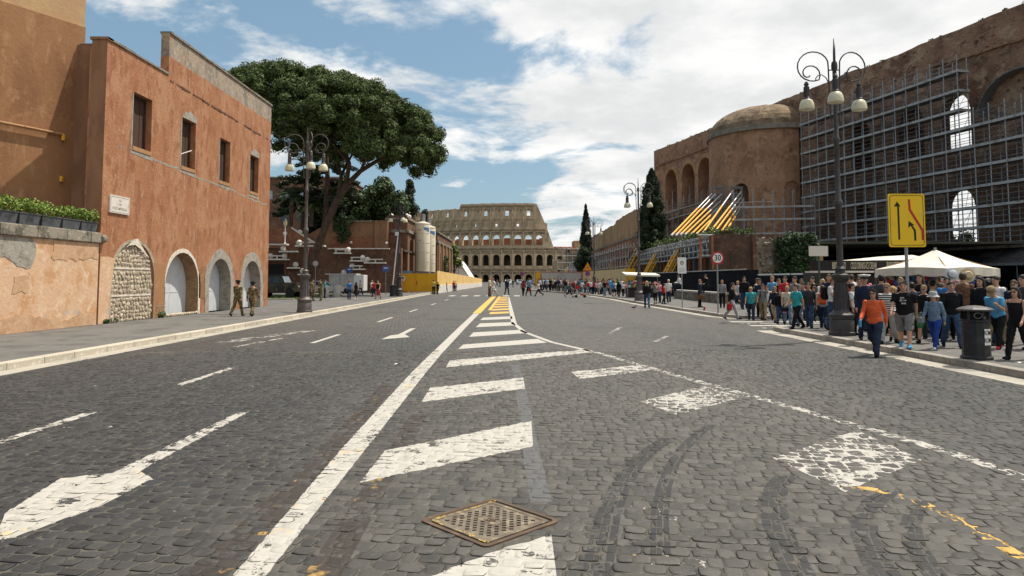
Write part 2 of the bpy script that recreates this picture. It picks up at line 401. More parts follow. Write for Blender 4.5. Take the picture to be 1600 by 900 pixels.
class MB:
 def __init__(s):
  s.v, s.f, s.m = [], [], []
 def add(s, vs, fs, mi=0):
  o = len(s.v)
  s.v += [tuple(map(float, p)) for p in vs]
  s.f += [tuple(i + o for i in f) for f in fs]
  s.m += [mi] * len(fs)
  return s
 def box(s, x0, x1, y0, y1, z0, z1, mi=0):
  s.add([(x0, y0, z0), (x1, y0, z0), (x1, y1, z0), (x0, y1, z0), (x0, y0, z1), (x1, y0, z1), (x1, y1, z1), (x0, y1, z1)],
              [(0, 3, 2, 1), (4, 5, 6, 7), (0, 1, 5, 4), (1, 2, 6, 5), (2, 3, 7, 6), (3, 0, 4, 7)], mi)
  return s
 def bbox(s, x0, x1, y0, y1, z0, z1, bev=.02, mi=0):
  bm = bmesh.new()
  bmesh.ops.create_cube(bm, size=1)
  for v in bm.verts:
   v.co = Vector(((x0 + x1) / 2 + v.co.x * (x1 - x0), (y0 + y1) / 2 + v.co.y * (y1 - y0), (z0 + z1) / 2 + v.co.z * (z1 - z0)))
  bmesh.ops.bevel(bm, geom=bm.edges[:], offset=bev, segments=2, affect='EDGES', profile=.6)
  return s.from_bm(bm, mi)
 def from_bm(s, bm, mi=0):
  bm.verts.index_update()
  s.add([v.co[:] for v in bm.verts], [[v.index for v in f.verts] for f in bm.faces], mi)
  bm.free()
  return s
 def quad(s, a, b, c, d, mi=0):
  return s.add([a, b, c, d], [(0, 1, 2, 3)], mi)
 def prism(s, pts, d, mi=0):
  n = len(pts)
  q = [tuple(Vector(p) + Vector(d)) for p in pts]
  fs = [tuple(range(n))[::-1], tuple(range(n, 2 * n))]
  for i in range(n):
   j = (i + 1) % n
   fs.append((i, j, n + j, n + i))
  return s.add(list(pts) + q, fs, mi)
 def tube(s, pts, r, n=8, mi=0, caps=True, sq=None):
  pts = [Vector(p) for p in pts]
  rs = r if isinstance(r, (list, tuple)) else [r] * len(pts)
  vs, fs = [], []
  up = None
  for i, p in enumerate(pts):
   t = (pts[min(i + 1, len(pts) - 1)] - pts[max(i - 1, 0)])
   if t.length < 1e-9: t = Vector((0, 0, 1))
   t.normalize()
   if up is None:
    up = Vector((0, 0, 1)) if abs(t.z) < .9 else Vector((1, 0, 0))
   a = t.cross(up)
   if a.length < 1e-6: a = t.orthogonal()
   a.normalize()
   b = a.cross(t).normalized()
   up = b
   for k in range(n):
    w = 2 * PI * k / n
    vs.append(p + a * (math.cos(w) * rs[i]) + b * (math.sin(w) * rs[i]))
  for i in range(len(pts) - 1):
   for k in range(n):
    k2 = (k + 1) % n
    fs.append((i * n + k, i * n + k2, (i + 1) * n + k2, (i + 1) * n + k))
  if caps:
   fs.append(tuple(range(n))[::-1])
   fs.append(tuple(range((len(pts) - 1) * n, len(pts) * n)))
  return s.add(vs, fs, mi)
 def lathe(s, prof, c=(0, 0, 0), n=16, mi=0, cap=True):
  vs, fs = [], []
  for r, z in prof:
   for k in range(n):
    w = 2 * PI * k / n
    vs.append((c[0] + r * math.cos(w), c[1] + r * math.sin(w), c[2] + z))
  for i in range(len(prof) - 1):
   for k in range(n):
    k2 = (k + 1) % n
    fs.append((i * n + k, i * n + k2, (i + 1) * n + k2, (i + 1) * n + k))
  if cap:
   fs.append(tuple(range(n))[::-1])
   fs.append(tuple(range((len(prof) - 1) * n, len(prof) * n)))
  return s.add(vs, fs, mi)
 def ball(s, c, r, n=10, mi=0, sz=1.0):
  prof = [(max(1e-4, math.sin(PI * i / 8)) * r, -math.cos(PI * i / 8) * r * sz) for i in range(9)]
  return s.lathe(prof, c, n, mi)
 def ext(s, o, mi=None):
  s.add(o.v, o.f)
  s.m[-len(o.m):] = o.m if mi is None else [mi] * len(o.m)
  return s
 def mesh(s, name, mats, off=(0, 0, 0), smooth=False):
  me = bpy.data.meshes.new(name)
  off = Vector(off)
  me.from_pydata([(p[0] - off.x, p[1] - off.y, p[2] - off.z) for p in s.v], [], s.f)
  for m in (mats if isinstance(mats, (list, tuple)) else [mats]):
   me.materials.append(MATS[m] if isinstance(m, str) else m)
  if any(s.m):
   me.polygons.foreach_set('material_index', s.m)
  if smooth:
   try:
    me.shade_smooth()
    me.set_sharp_from_angle(angle=R(38))
   except Exception:
    pass
  me.update()
  return me
 def build(s, name, mats, parent=None, origin=None, smooth=False):
  off = Vector(origin) if origin is not None else Vector((0, 0, 0))
  base = off_of(parent)
  me = s.mesh(name, mats, base + off if parent is not None else off, smooth)
  o = bpy.data.objects.new(name, me)
  if origin is not None:
   o.location = off
  return link(o, parent)
def mesh_np(name, verts, faces, mats, parent=None, smooth=False, k=None):
 verts = np.asarray(verts, dtype=np.float32)
 b = off_of(parent)
 verts = verts - np.array(b[:], dtype=np.float32)
 faces = np.asarray(faces, dtype=np.int32)
 me = bpy.data.meshes.new(name)
 me.vertices.add(len(verts))
 me.vertices.foreach_set('co', verts.ravel())
 me.loops.add(faces.size)
 me.loops.foreach_set('vertex_index', faces.ravel())
 me.polygons.add(len(faces))
 me.polygons.foreach_set('loop_start', np.arange(0, faces.size, faces.shape[1], dtype=np.int32))
 me.update(calc_edges=True)
 for m in (mats if isinstance(mats, (list, tuple)) else [mats]):
  me.materials.append(MATS[m])
 if smooth: me.shade_smooth()
 o = bpy.data.objects.new(name, me)
 return link(o, parent)
def copy_tree(o, parent=None):
 c = o.copy()
 COL.objects.link(c)
 if parent is not None:
  c.parent = parent
 for ch in list(o.children):
  copy_tree(ch, c)
 return c
def text_mb(txt, size, depth=.004, scale=(1, 1)):
 cu = bpy.data.curves.new('lettering', 'FONT')
 cu.body = txt
 cu.size = size
 cu.extrude = depth / 2
 cu.offset = size * .008
 cu.align_x = 'CENTER'
 cu.align_y = 'CENTER'
 cu.resolution_u = 3
 ob = bpy.data.objects.new('lettering', cu)
 COL.objects.link(ob)
 bpy.context.view_layer.update()
 dg = bpy.context.evaluated_depsgraph_get()
 me = bpy.data.meshes.new_from_object(ob.evaluated_get(dg))
 mb = MB()
 mb.add([(v.co.x * scale[0], -v.co.z, v.co.y * scale[1]) for v in me.vertices], [tuple(p.vertices) for p in me.polygons])
 bpy.data.objects.remove(ob)
 bpy.data.meshes.remove(me)
 return mb
def xf(mb, loc=(0, 0, 0), rz=0.0, sc=1.0):
 c, s_ = math.cos(rz), math.sin(rz)
 mb.v = [(loc[0] + sc * (x * c - y * s_), loc[1] + sc * (x * s_ + y * c), loc[2] + sc * z) for x, y, z in mb.v]
 return mb
class Frame:
 def __init__(s, o, ang):
  s.o = Vector(o)
  s.t = Vector((math.cos(ang), math.sin(ang), 0))
  s.n = Vector((-s.t.y, s.t.x, 0))     # inward, left of t
 def p(s, a, d, z):
  return tuple(s.o + s.t * a + s.n * d + Vector((0, 0, z)))
def arch_pts(sc, w, zs, zr, n=9, pointed=0.0):
 out = []
 for i in range(n + 1):
  a = PI - PI * i / n
  out.append((sc + w / 2 * math.cos(a), zs + zr * math.sin(a)))
 return out
def wall_band(mb, fr, s0, s1, z0, zt, openings=(), depth=.5, mi=0, reveal_mi=None, back=True, ds=None, infill=None, d0=0.0):
 top = zt if callable(zt) else (lambda s_: zt)
 rm = mi if reveal_mi is None else reveal_mi
 ops = sorted(openings, key=lambda o: o[0])
 P = fr.p
 def solid(a, b, za, f):
  if b - a < 1e-6: return
  n = max(1, int(math.ceil((b - a) / ds))) if ds else 1
  for i in range(n):
   u, v = a + (b - a) * i / n, a + (b - a) * (i + 1) / n
   mb.quad(P(u, d0, za), P(v, d0, za), P(v, d0, f(v)), P(u, d0, f(u)), mi)
   mb.quad(P(u, d0, f(u)), P(v, d0, f(v)), P(v, d0 + depth, f(v)), P(u, d0 + depth, f(u)), mi)
   if back:
    mb.quad(P(v, d0 + depth, za), P(u, d0 + depth, za), P(u, d0 + depth, f(u)), P(v, d0 + depth, f(v)), mi)
 cur = s0
 for o in ops:
  c, w, sill, spr, rise = o[:5]
  a, b = c - w / 2, c + w / 2
  solid(cur, a, z0, top)
  if sill > z0 + 1e-6:
   mb.quad(P(a, d0, z0), P(b, d0, z0), P(b, d0, sill), P(a, d0, sill), mi)
   mb.quad(P(a, d0, sill), P(b, d0, sill), P(b, d0 + depth, sill), P(a, d0 + depth, sill), rm)
   if back: mb.quad(P(b, d0 + depth, z0), P(a, d0 + depth, z0), P(a, d0 + depth, sill), P(b, d0 + depth, sill), mi)
  pts = arch_pts(c, w, spr, rise) if rise > 1e-4 else [(a, spr), (b, spr)]
  chain = [(a, sill)] + pts + [(b, sill)]
  for (u, zu), (v, zv) in zip(chain[:-1], chain[1:]):
   mb.quad(P(u, d0, zu), P(v, d0, zv), P(v, d0 + depth, zv), P(u, d0 + depth, zu), rm)
  for (u, zu), (v, zv) in zip(pts[:-1], pts[1:]):
   mb.quad(P(u, d0, zu), P(v, d0, zv), P(v, d0, top(v)), P(u, d0, top(u)), mi)
   mb.quad(P(u, d0, top(u)), P(v, d0, top(v)), P(v, d0 + depth, top(v)), P(u, d0 + depth, top(u)), mi)
   if back: mb.quad(P(v, d0 + depth, zv), P(u, d0 + depth, zu), P(u, d0 + depth, top(u)), P(v, d0 + depth, top(v)), mi)
  if infill is not None:
   mb.add([P(u, d0 + depth - .02, z_) for u, z_ in chain], [tuple(range(len(chain)))], infill)
  cur = b
 solid(cur, s1, z0, top)
 for u in (s0, s1):
  mb.quad(P(u, d0, z0), P(u, d0, top(u)), P(u, d0 + depth, top(u)), P(u, d0 + depth, z0), mi)
 return mb
def ragged(base, amp, step, seed):
 rr = random.Random(seed)
 vals = [rr.uniform(-1, 1) for _ in range(400)]
 def f(s_):
  a = (s_ + 500) / step
  i = int(a) % 399
  t = a - int(a)
  v = vals[i] * (1 - t) + vals[i + 1] * t
  b2 = (s_ + 500) / (step * .27)
  v2 = vals[(int(b2) * 7) % 400]
  return (base(s_) if callable(base) else base) + amp * (v + .35 * v2)
 return f
# ================================================================ ground, road, pavements
def road_material():
 m, nt, b = new_mat('road_setts')
 geo = N(nt, 'ShaderNodeNewGeometry')
 pos = geo.outputs['Position']
 mp = N(nt, 'ShaderNodeMapping')
 mp.inputs['Rotation'].default_value = (0, 0, R(-9))
 mp.inputs['Scale'].default_value = (7.0, 6.8, 1)
 nt.links.new(pos, mp.inputs[0])
 vo = N(nt, 'ShaderNodeTexVoronoi', feature='DISTANCE_TO_EDGE')
 vo.inputs['Scale'].default_value = 1
 vo.inputs['Randomness'].default_value = .55
 nt.links.new(mp.outputs[0], vo.inputs[0])
 vc = N(nt, 'ShaderNodeTexVoronoi', feature='F1')
 vc.inputs['Scale'].default_value = 1
 vc.inputs['Randomness'].default_value = .55
 nt.links.new(mp.outputs[0], vc.inputs[0])
 edge = ramp(nt, vo.outputs[0], .03, .12)
 sep = N(nt, 'ShaderNodeSeparateXYZ')
 nt.links.new(vc.outputs['Color'], sep.inputs[0])
 d = roadway(nt, pos)
 dark = mixc(nt, sep.outputs[0], (.016, .0165, .018), (.042, .0415, .040))
 pale_tone = mixc(nt, sep.outputs[0], (.050, .048, .043), (.108, .101, .088))
 stone = mixc(nt, d, dark, pale_tone)
 stone = mixc(nt, ramp(nt, tex_noise(nt, pos, 1.6, 7, .72), .52, .70), stone, (.105, .097, .082))
 stone = mixc(nt, ramp(nt, tex_noise(nt, pos, 1.0, 6, .65, (1, .10, 1)), .55, .72), stone, (.032, .032, .032))
 stone = mixc(nt, ramp(nt, tex_noise(nt, pos, .22, 5, .6), .56, .66), stone, (.046, .045, .043))
 stone = mixc(nt, ramp(nt, tex_noise(nt, pos, 9, 6, .7), .66, .76), stone, (.15, .138, .115))
 c = mixc(nt, edge, mixc(nt, d, (.030, .029, .027), (.080, .073, .060)), stone)
 nt.links.new(c, b.inputs['Base Color'])
 b.inputs['Roughness'].default_value = .62
 b.inputs['Specular IOR Level'].default_value = .4
 bn = N(nt, 'ShaderNodeBump')
 bn.inputs['Strength'].default_value = .9
 bn.inputs['Distance'].default_value = .02
 hh = fmath(nt, 'ADD', edge, fmath(nt, 'MULTIPLY', tex_noise(nt, pos, 40, 4, .6), .5))
 nt.links.new(hh, bn.inputs['Height'])
 nt.links.new(bn.outputs[0], b.inputs['Normal'])
road_material()
g = MB().quad((-2500, -600, -.06), (2500, -600, -.06), (2500, 4500, -.06), (-2500, 4500, -.06)).build('ground', 'ground')
tag(g, kind='structure', label='pale bare ground stretching away beyond the street')
ROAD_Z = -.010
road = MB().add([(-9.75, -20, ROAD_Z), (16, -20, ROAD_Z), (16, 140, ROAD_Z), (12, 420, ROAD_Z), (-9.75, 420, ROAD_Z)], [(0, 1, 2, 3, 4)]).build('road', 'road_setts')
tag(road, kind='structure', label='wide dark cobbled road with worn white markings running to the amphitheatre')
NS = 12
BED = -.0049
def stone_shape(seed):
 rr = random.Random(seed)
 p = rr.uniform(4.5, 9.0)
 out = []
 for k in range(NS):
  a = 2 * PI * (k + rr.uniform(-.22, .22)) / NS + .3
  c_, s_ = math.cos(a), math.sin(a)
  r = 1 / ((abs(c_) ** p + abs(s_) ** p) ** (1 / p))
  r *= rr.uniform(.90, 1.035) * .5
  out.append((c_ * r, s_ * r))
 tilt = (rr.uniform(-.0045, .0045), rr.uniform(-.0045, .0045))
 vs = []
 for sc_, z in ((1.0, -.020), (1.0, -.0042), (.94, -.0010), (.62, .0005)):
  for (x, y) in out:
   zz = z if z < -.01 else z + x * tilt[0] * 2 + y * tilt[1] * 2 + rr.uniform(-.0009, .0009)
   vs.append((x * sc_, y * sc_, zz))
 vs.append((0, 0, .0009))
 fs = []
 for L in range(3):
  for k in range(NS):
   k2 = (k + 1) % NS
   a, b_, c_, d = L * NS + k, L * NS + k2, (L + 1) * NS + k2, (L + 1) * NS + k
   fs += [(a, b_, c_), (a, c_, d)]
 for k in range(NS):
  fs.append((3 * NS + k, 3 * NS + (k + 1) % NS, 4 * NS))
 return np.array(vs), np.array(fs, dtype=np.int32)
SHAPES = [stone_shape(100 + i) for i in range(14)]
MAN_C = (-.160, 5.225)
MAN_A = R(44)
def in_manhole(x, y, half):
 c_, s_ = math.cos(-MAN_A), math.sin(-MAN_A)
 dx, dy = x - MAN_C[0], y - MAN_C[1]
 return abs(dx * c_ - dy * s_) < half and abs(dx * s_ + dy * c_) < half
stones = []      # x, y, rot, sx, sy, shape
rowang = R(-9)
ca, sa = math.cos(rowang), math.sin(rowang)
rw = 0.185
rr_ = random.Random(5)
b0 = -20 * .185
for i in range(-20, 205):
 b0 += rw / 2
 rw = rr_.uniform(.115, .170)
 b0 += rw / 2
 a = -22 + rr_.uniform(0, .2)
 while a < 22:
  w = rr_.uniform(.095, .185)
  ac, bc = a + w / 2, b0 + rr_.uniform(-.008, .008)
  bc += .05 * math.sin(ac * .55 + 1.3) + .035 * math.sin(ac * 1.31)
  X, Y = ac * ca - bc * sa, ac * sa + bc * ca
  a += w
  if Y < 3.0 or Y > 17.2 + .5 * math.sin(X * 1.7) + rr_.uniform(-.3, .3) or X < -9.25 or X > 8.40 or abs(X) > .727 * Y + 1.6: continue
  if in_manhole(X, Y, .385): continue
  stones.append((X, Y, rowang + rr_.uniform(-.05, .05), (w - .004) * rr_.uniform(.97, 1.02), (rw - .004) * rr_.uniform(.96, 1.02), rr_.randrange(14)))
stones.sort(key=lambda t: t[0] ** 2 * .2 + t[1] ** 2)
def stone_world(t):
 x, y, r, sx, sy, k = t
 v, f = SHAPES[k]
 c_, s_ = math.cos(r), math.sin(r)
 px, py = v[:, 0] * sx, v[:, 1] * sy
 return np.stack([x + px * c_ - py * s_, y + px * s_ + py * c_, v[:, 2]], 1), f
def seen(t):
 return t[1] > 4.15 and abs(t[0]) < .727 * t[1]
near = [t for t in stones if seen(t)][:300]
nearset = set(map(id, near))
cob_me = []
for k in range(14):
 v, f = SHAPES[k]
 me = bpy.data.meshes.new('cobblestone')
 me.from_pydata(v.tolist(), [], f.tolist())
 me.materials.append(MATS['cobble'])
 me.shade_smooth()
 cob_me.append(me)
for t in near:
 o = bpy.data.objects.new('cobblestone', cob_me[t[5]])
 o.location = (t[0], t[1], 0)
 o.rotation_euler = (0, 0, t[2])
 o.scale = (t[3], t[4], 1)
 link(o, road)
V, Fc, n0 = [], [], 0
for t in stones:
 if id(t) in nearset: continue
 v, f = stone_world(t)
 V.append(v)
 Fc.append(f + n0)
 n0 += len(v)
o = mesh_np('cobblestones', np.concatenate(V), np.concatenate(Fc), 'cobble', road, smooth=True)
tag(o, kind='stuff')
o = MB().add([(-9.3, 2.6, BED), (8.44, 2.6, BED), (8.44, 17.2, BED), (-9.3, 17.2, BED)], [(0, 1, 2, 3)]).build('sand_bed', 'joint_dirt', road)
STX = np.array([[t[0], t[1]] for t in stones])
def clip_layer(name, poly, material, rise=.0015, joint=True, label=None):
 P_ = np.array(poly)
 area = sum(P_[i][0] * P_[(i + 1) % len(P_)][1] - P_[(i + 1) % len(P_)][0] * P_[i][1] for i in range(len(P_)))
 if area < 0: P_ = P_[::-1]
 ok = np.ones(len(STX), bool)
 for i in range(len(P_)):
  a, b_ = P_[i], P_[(i + 1) % len(P_)]
  e = b_ - a
  nrm = np.array([-e[1], e[0]]) / (np.linalg.norm(e) + 1e-9)
  ok &= ((STX - a) @ nrm) > -.17
 bm = bmesh.new()
 vs_all, fs_all, n_ = [], [], 0
 for idx in np.nonzero(ok)[0]:
  v, f = stone_world(stones[idx])
  f = f[2 * NS:]
  vs_all.append(v)
  fs_all.append(f + n_)
  n_ += len(v)
 if n_:
  me = bpy.data.meshes.new('tmp')
  me.from_pydata(np.concatenate(vs_all).tolist(), [], np.concatenate(fs_all).tolist())
  bm.from_mesh(me)
  bpy.data.meshes.remove(me)
 if joint:
  fv = [bm.verts.new((p[0], p[1], BED)) for p in P_]
  bm.faces.new(fv)
 for i in range(len(P_)):
  a, b_ = P_[i], P_[(i + 1) % len(P_)]
  e = b_ - a
  out = Vector((e[1], -e[0], 0)).normalized()
  bmesh.ops.bisect_plane(bm, geom=bm.verts[:] + bm.edges[:] + bm.faces[:], plane_co=(a[0], a[1], 0), plane_no=out, clear_outer=True)
 loose = [v for v in bm.verts if not v.link_faces]
 bmesh.ops.delete(bm, geom=loose, context='VERTS')
 for v in bm.verts: v.co.z += rise
 me = bpy.data.meshes.new(name)
 bm.to_mesh(me)
 bm.free()
 me.materials.append(MATS[material])
 me.shade_smooth()
 o_ = bpy.data.objects.new(name, me)
 link(o_, road)
 if label: o_['label'] = label
 return o_
def flat_layer(name, poly, material, z=ROAD_Z + .004, label=None):
 o_ = MB().add([(x, y, z) for x, y in poly], [tuple(range(len(poly)))]).build(name, material, road)
 if label: o_['label'] = label
 return o_
def strip(pts, w):
 out = []
 for (a, b_) in zip(pts[:-1], pts[1:]):
  d = Vector((b_[0] - a[0], b_[1] - a[1])).normalized()
  n_ = Vector((-d.y, d.x)) * (w / 2)
  out.append([(a[0] - n_.x, a[1] - n_.y), (b_[0] - n_.x, b_[1] - n_.y), (b_[0] + n_.x, b_[1] + n_.y), (a[0] + n_.x, a[1] + n_.y)])
 return out
for q in strip([(-1.80, 2.9), (-1.84, 7.0), (-2.06, 12.0)], .26): clip_layer('tar_strip', q, 'tar_strip', .0007)
for q in strip([(-1.10, 2.9), (-1.15, 6.1), (-1.20, 9.2)], .22): clip_layer('tar_strip', q, 'tar_strip', .0007)
for q in strip([(.07, 14.6), (.17, 9.6), (.20, 6.9), (.23, 5.66)], .17): clip_layer('asphalt_patch', q, 'patch_asphalt', .0006)
def arc_pts(pts, n=6):
 (x0, y0), (x1, y1), (x2, y2) = pts
 out = []
 for i in range(n + 1):
  t = i / n
  out.append(((1 - t) ** 2 * x0 + 2 * t * (1 - t) * x1 + t * t * x2, (1 - t) ** 2 * y0 + 2 * t * (1 - t) * y1 + t * t * y2))
 return out
TY = .0008
for pts, w in ([(1.75, 7.9), (.75, 6.4), (.42, 3.6)], .20), ([(2.45, 6.4), (1.85, 5.6), (1.58, 3.5)], .22), ([(3.15, 5.95), (2.22, 5.2), (2.08, 3.4)], .20), ([(3.3, 5.7), (2.50, 5.0), (2.36, 3.4)], .16), ([(2.4, 8.6), (1.35, 6.9), (.95, 4.6)], .14):
 TY = TY + .00008
 for off in (-.36, -.05, .3):
  for q in strip([(a + off * w, b) for a, b in arc_pts(pts)], w * .27): clip_layer('tyre_mark', q, 'tyre_rubber', TY, joint=False)
HS = {'s0': [(-.55, 4.20), (-.7, 4.02), (.26, 4.02), (.27, 4.94), (-.04, 4.72)], 's1': [(-1.31, 6.19), (.22, 7.49), (.24, 8.82), (-1.3, 7.32)],
      's2': [(-1.29, 10.18), (.21, 11.41), (.20, 12.66), (-1.32, 11.48)]}
for k, q in HS.items(): clip_layer('hatching_stripe', q, 'paint_white')
clip_layer('hatching_stripe', [(-1.31, 14.11), (1.97, 17.06), (1.87, 17.2), (1.17, 17.2), (-1.34, 15.33)], 'paint_white')
flat_layer('hatching_stripe', [(1.17, 17.2), (1.95, 17.2), (1.87, 17.84)], 'paint_mid')
for q in ([(-1.35, 17.84), (.97, 19.63), (.75, 20.89), (-1.31, 19.06)], [(-1.31, 21.58), (.54, 23.12), (.33, 24.57), (-1.27, 23.39)],
          [(-1.33, 25.88), (.15, 26.95), (.05, 28.95), (-1.27, 28.12)], [(-1.37, 30.31), (.02, 31.28), (0, 33.43), (-1.32, 32.32)]):
 flat_layer('hatching_stripe', q, 'paint_white')
for y0 in (35.5, 39.5, 43.5, 47.5, 51.5, 55.5, 59.5, 63.5, 67.0):
 flat_layer('hatching_stripe', [(-1.15, y0), (-.12 - .006 * (y0 - 30), y0 + 1), (-.14 - .006 * (y0 - 30), y0 + 2.9), (-1.15, y0 + 2)], 'paint_yellow' if int(y0) % 8 else 'paint_white',
               label='faded yellow hatching stripe')
for q in ([(2.13, 9.23), (3.46, 10.61), (3.15, 11.68), (1.84, 10.23)], [(2.75, 5.93), (3.98, 6.96), (4.01, 8.3), (2.56, 7.04)]):
 clip_layer('worn_stripe', q, 'paint_worn')
clip_layer('worn_stripe', [(1.18, 12.5), (2.74, 13.72), (2.62, 14.53), (1.12, 13.44)], 'paint_mid')
clip_layer('lane_line', [(-1.43, 2.9), (-1.51, 7.43), (-1.76, 7.43), (-1.60, 2.9)], 'paint_line')
clip_layer('lane_line', [(-1.51, 7.43), (-1.61, 13.1), (-1.88, 13.1), (-1.76, 7.43)], 'paint_line')
clip_layer('lane_line', [(-1.61, 13.1), (-1.66, 17.2), (-1.91, 17.2), (-1.88, 13.1)], 'paint_line')
flat_layer('lane_line', [(-1.66, 17.2), (-1.68, 27), (-1.66, 36), (-1.96, 36), (-1.95, 27), (-1.91, 17.2)], 'paint_white')
flat_layer('lane_line', [(-1.62, 36.3), (-1.60, 71), (-2.05, 71), (-2.02, 36.3)], 'paint_yellow', label='yellow lane line')
flat_layer('lane_line', [(-1.18, 40), (-1.12, 71), (-1.36, 71), (-1.36, 40)], 'paint_yellow', label='yellow lane line')
flat_layer('lane_line', [(.19, 27.5), (-.26, 69.2), (-.5, 69.2), (-.02, 27.5)], 'paint_white')
for q in strip([(.12, 27.5), (.4, 23.6), (1.1, 19.8), (1.97, 17.2)], .16): flat_layer('lane_line', q, 'paint_mid')
for q in strip([(1.97, 17.2), (3.07, 12.66), (3.62, 10.61), (4.11, 8.66), (4.43, 7.29), (4.56, 6.2), (4.6, 5.2)], .17): clip_layer('lane_line', q, 'paint_worn')
clip_layer('arrow', [(-3.42, 4.75), (-3.19, 5.55), (-3.15, 6.3), (-3.40, 6.55), (-3.62, 6.50), (-3.97, 6.32), (-3.80, 5.4)], 'paint_arrow', label='worn white arrow marking')
clip_layer('arrow', [(-3.40, 6.55), (-3.47, 9.42), (-3.60, 9.36), (-3.62, 6.50)], 'paint_mid', label='worn shaft of the white arrow')
flat_layer('arrow', [(-3.82, 20.7), (-3.10, 21.5), (-3.42, 22.6), (-3.62, 22.5), (-3.80, 22.1)], 'paint_white', label='white arrow head')
flat_layer('arrow', [(-3.42, 22.6), (-3.44, 25.4), (-3.62, 25.2), (-3.62, 22.5)], 'paint_white', label='white arrow shaft')
for y0, y1 in ((6.6, 9.4), (11.75, 14.05)):
 clip_layer('lane_dash', [(-5.44, y0), (-5.46, y1), (-5.60, y1), (-5.58, y0)], 'paint_mid')
for y0, y1 in ((19.5, 22.5), (29, 32.5), (38, 41), (48, 51), (58, 61)):
 flat_layer('lane_dash', [(-5.42, y0), (-5.42, y1), (-5.57, y1), (-5.57, y0)], 'paint_mid')
flat_layer('worn_arrow', [(-8.3, 19.6), (-7.7, 19.9), (-6.6, 24.4), (-7.0, 24.2), (-7.7, 22.3)], 'paint_flat_worn')
flat_layer('worn_arrow', [(-7.3, 18.2), (-7.1, 18.2), (-6.7, 21.4), (-6.95, 21.2)], 'paint_flat_worn')
clip_layer('paint_flecks', [(.35, 3.9), (1.6, 3.9), (1.2, 7.4), (.35, 7.4)], 'paint_fleck', .0003)
clip_layer('paint_flecks', [(-6.5, 6.0), (-2.2, 4.6), (-2.4, 13.0), (-8.5, 13.5)], 'paint_fleck', .0004)
for q in strip([(2.78, 6.1), (3.05, 5.98), (3.20, 5.72), (3.26, 5.3), (3.22, 4.6), (3.3, 4.1)], .11): clip_layer('yellow_line', q, 'paint_yellow_worn', label='broken yellow line')
for x0 in (-6.6, -5.3, -4.0, -2.7, -.95, .2):
 flat_layer('crossing_bar', [(x0, 72.2), (x0 + .62, 72.2), (x0 + .62, 76.4), (x0, 76.4)], 'paint_white')
for y0 in (25.3, 26.5, 27.7, 28.9):
 flat_layer('crossing_bar', [(9.0, y0), (12.8, y0 - .1), (12.8, y0 + .5), (9.0, y0 + .6)], 'paint_white')
for (x0, y0, x1, y1) in ((4.0, 19.9, 4.8, 21.9), (3.2, 23, 4.0, 26)):
 for q in strip([(x0, y0), (x1, y1)], .15): flat_layer('worn_dash', q, 'paint_flat_worn')
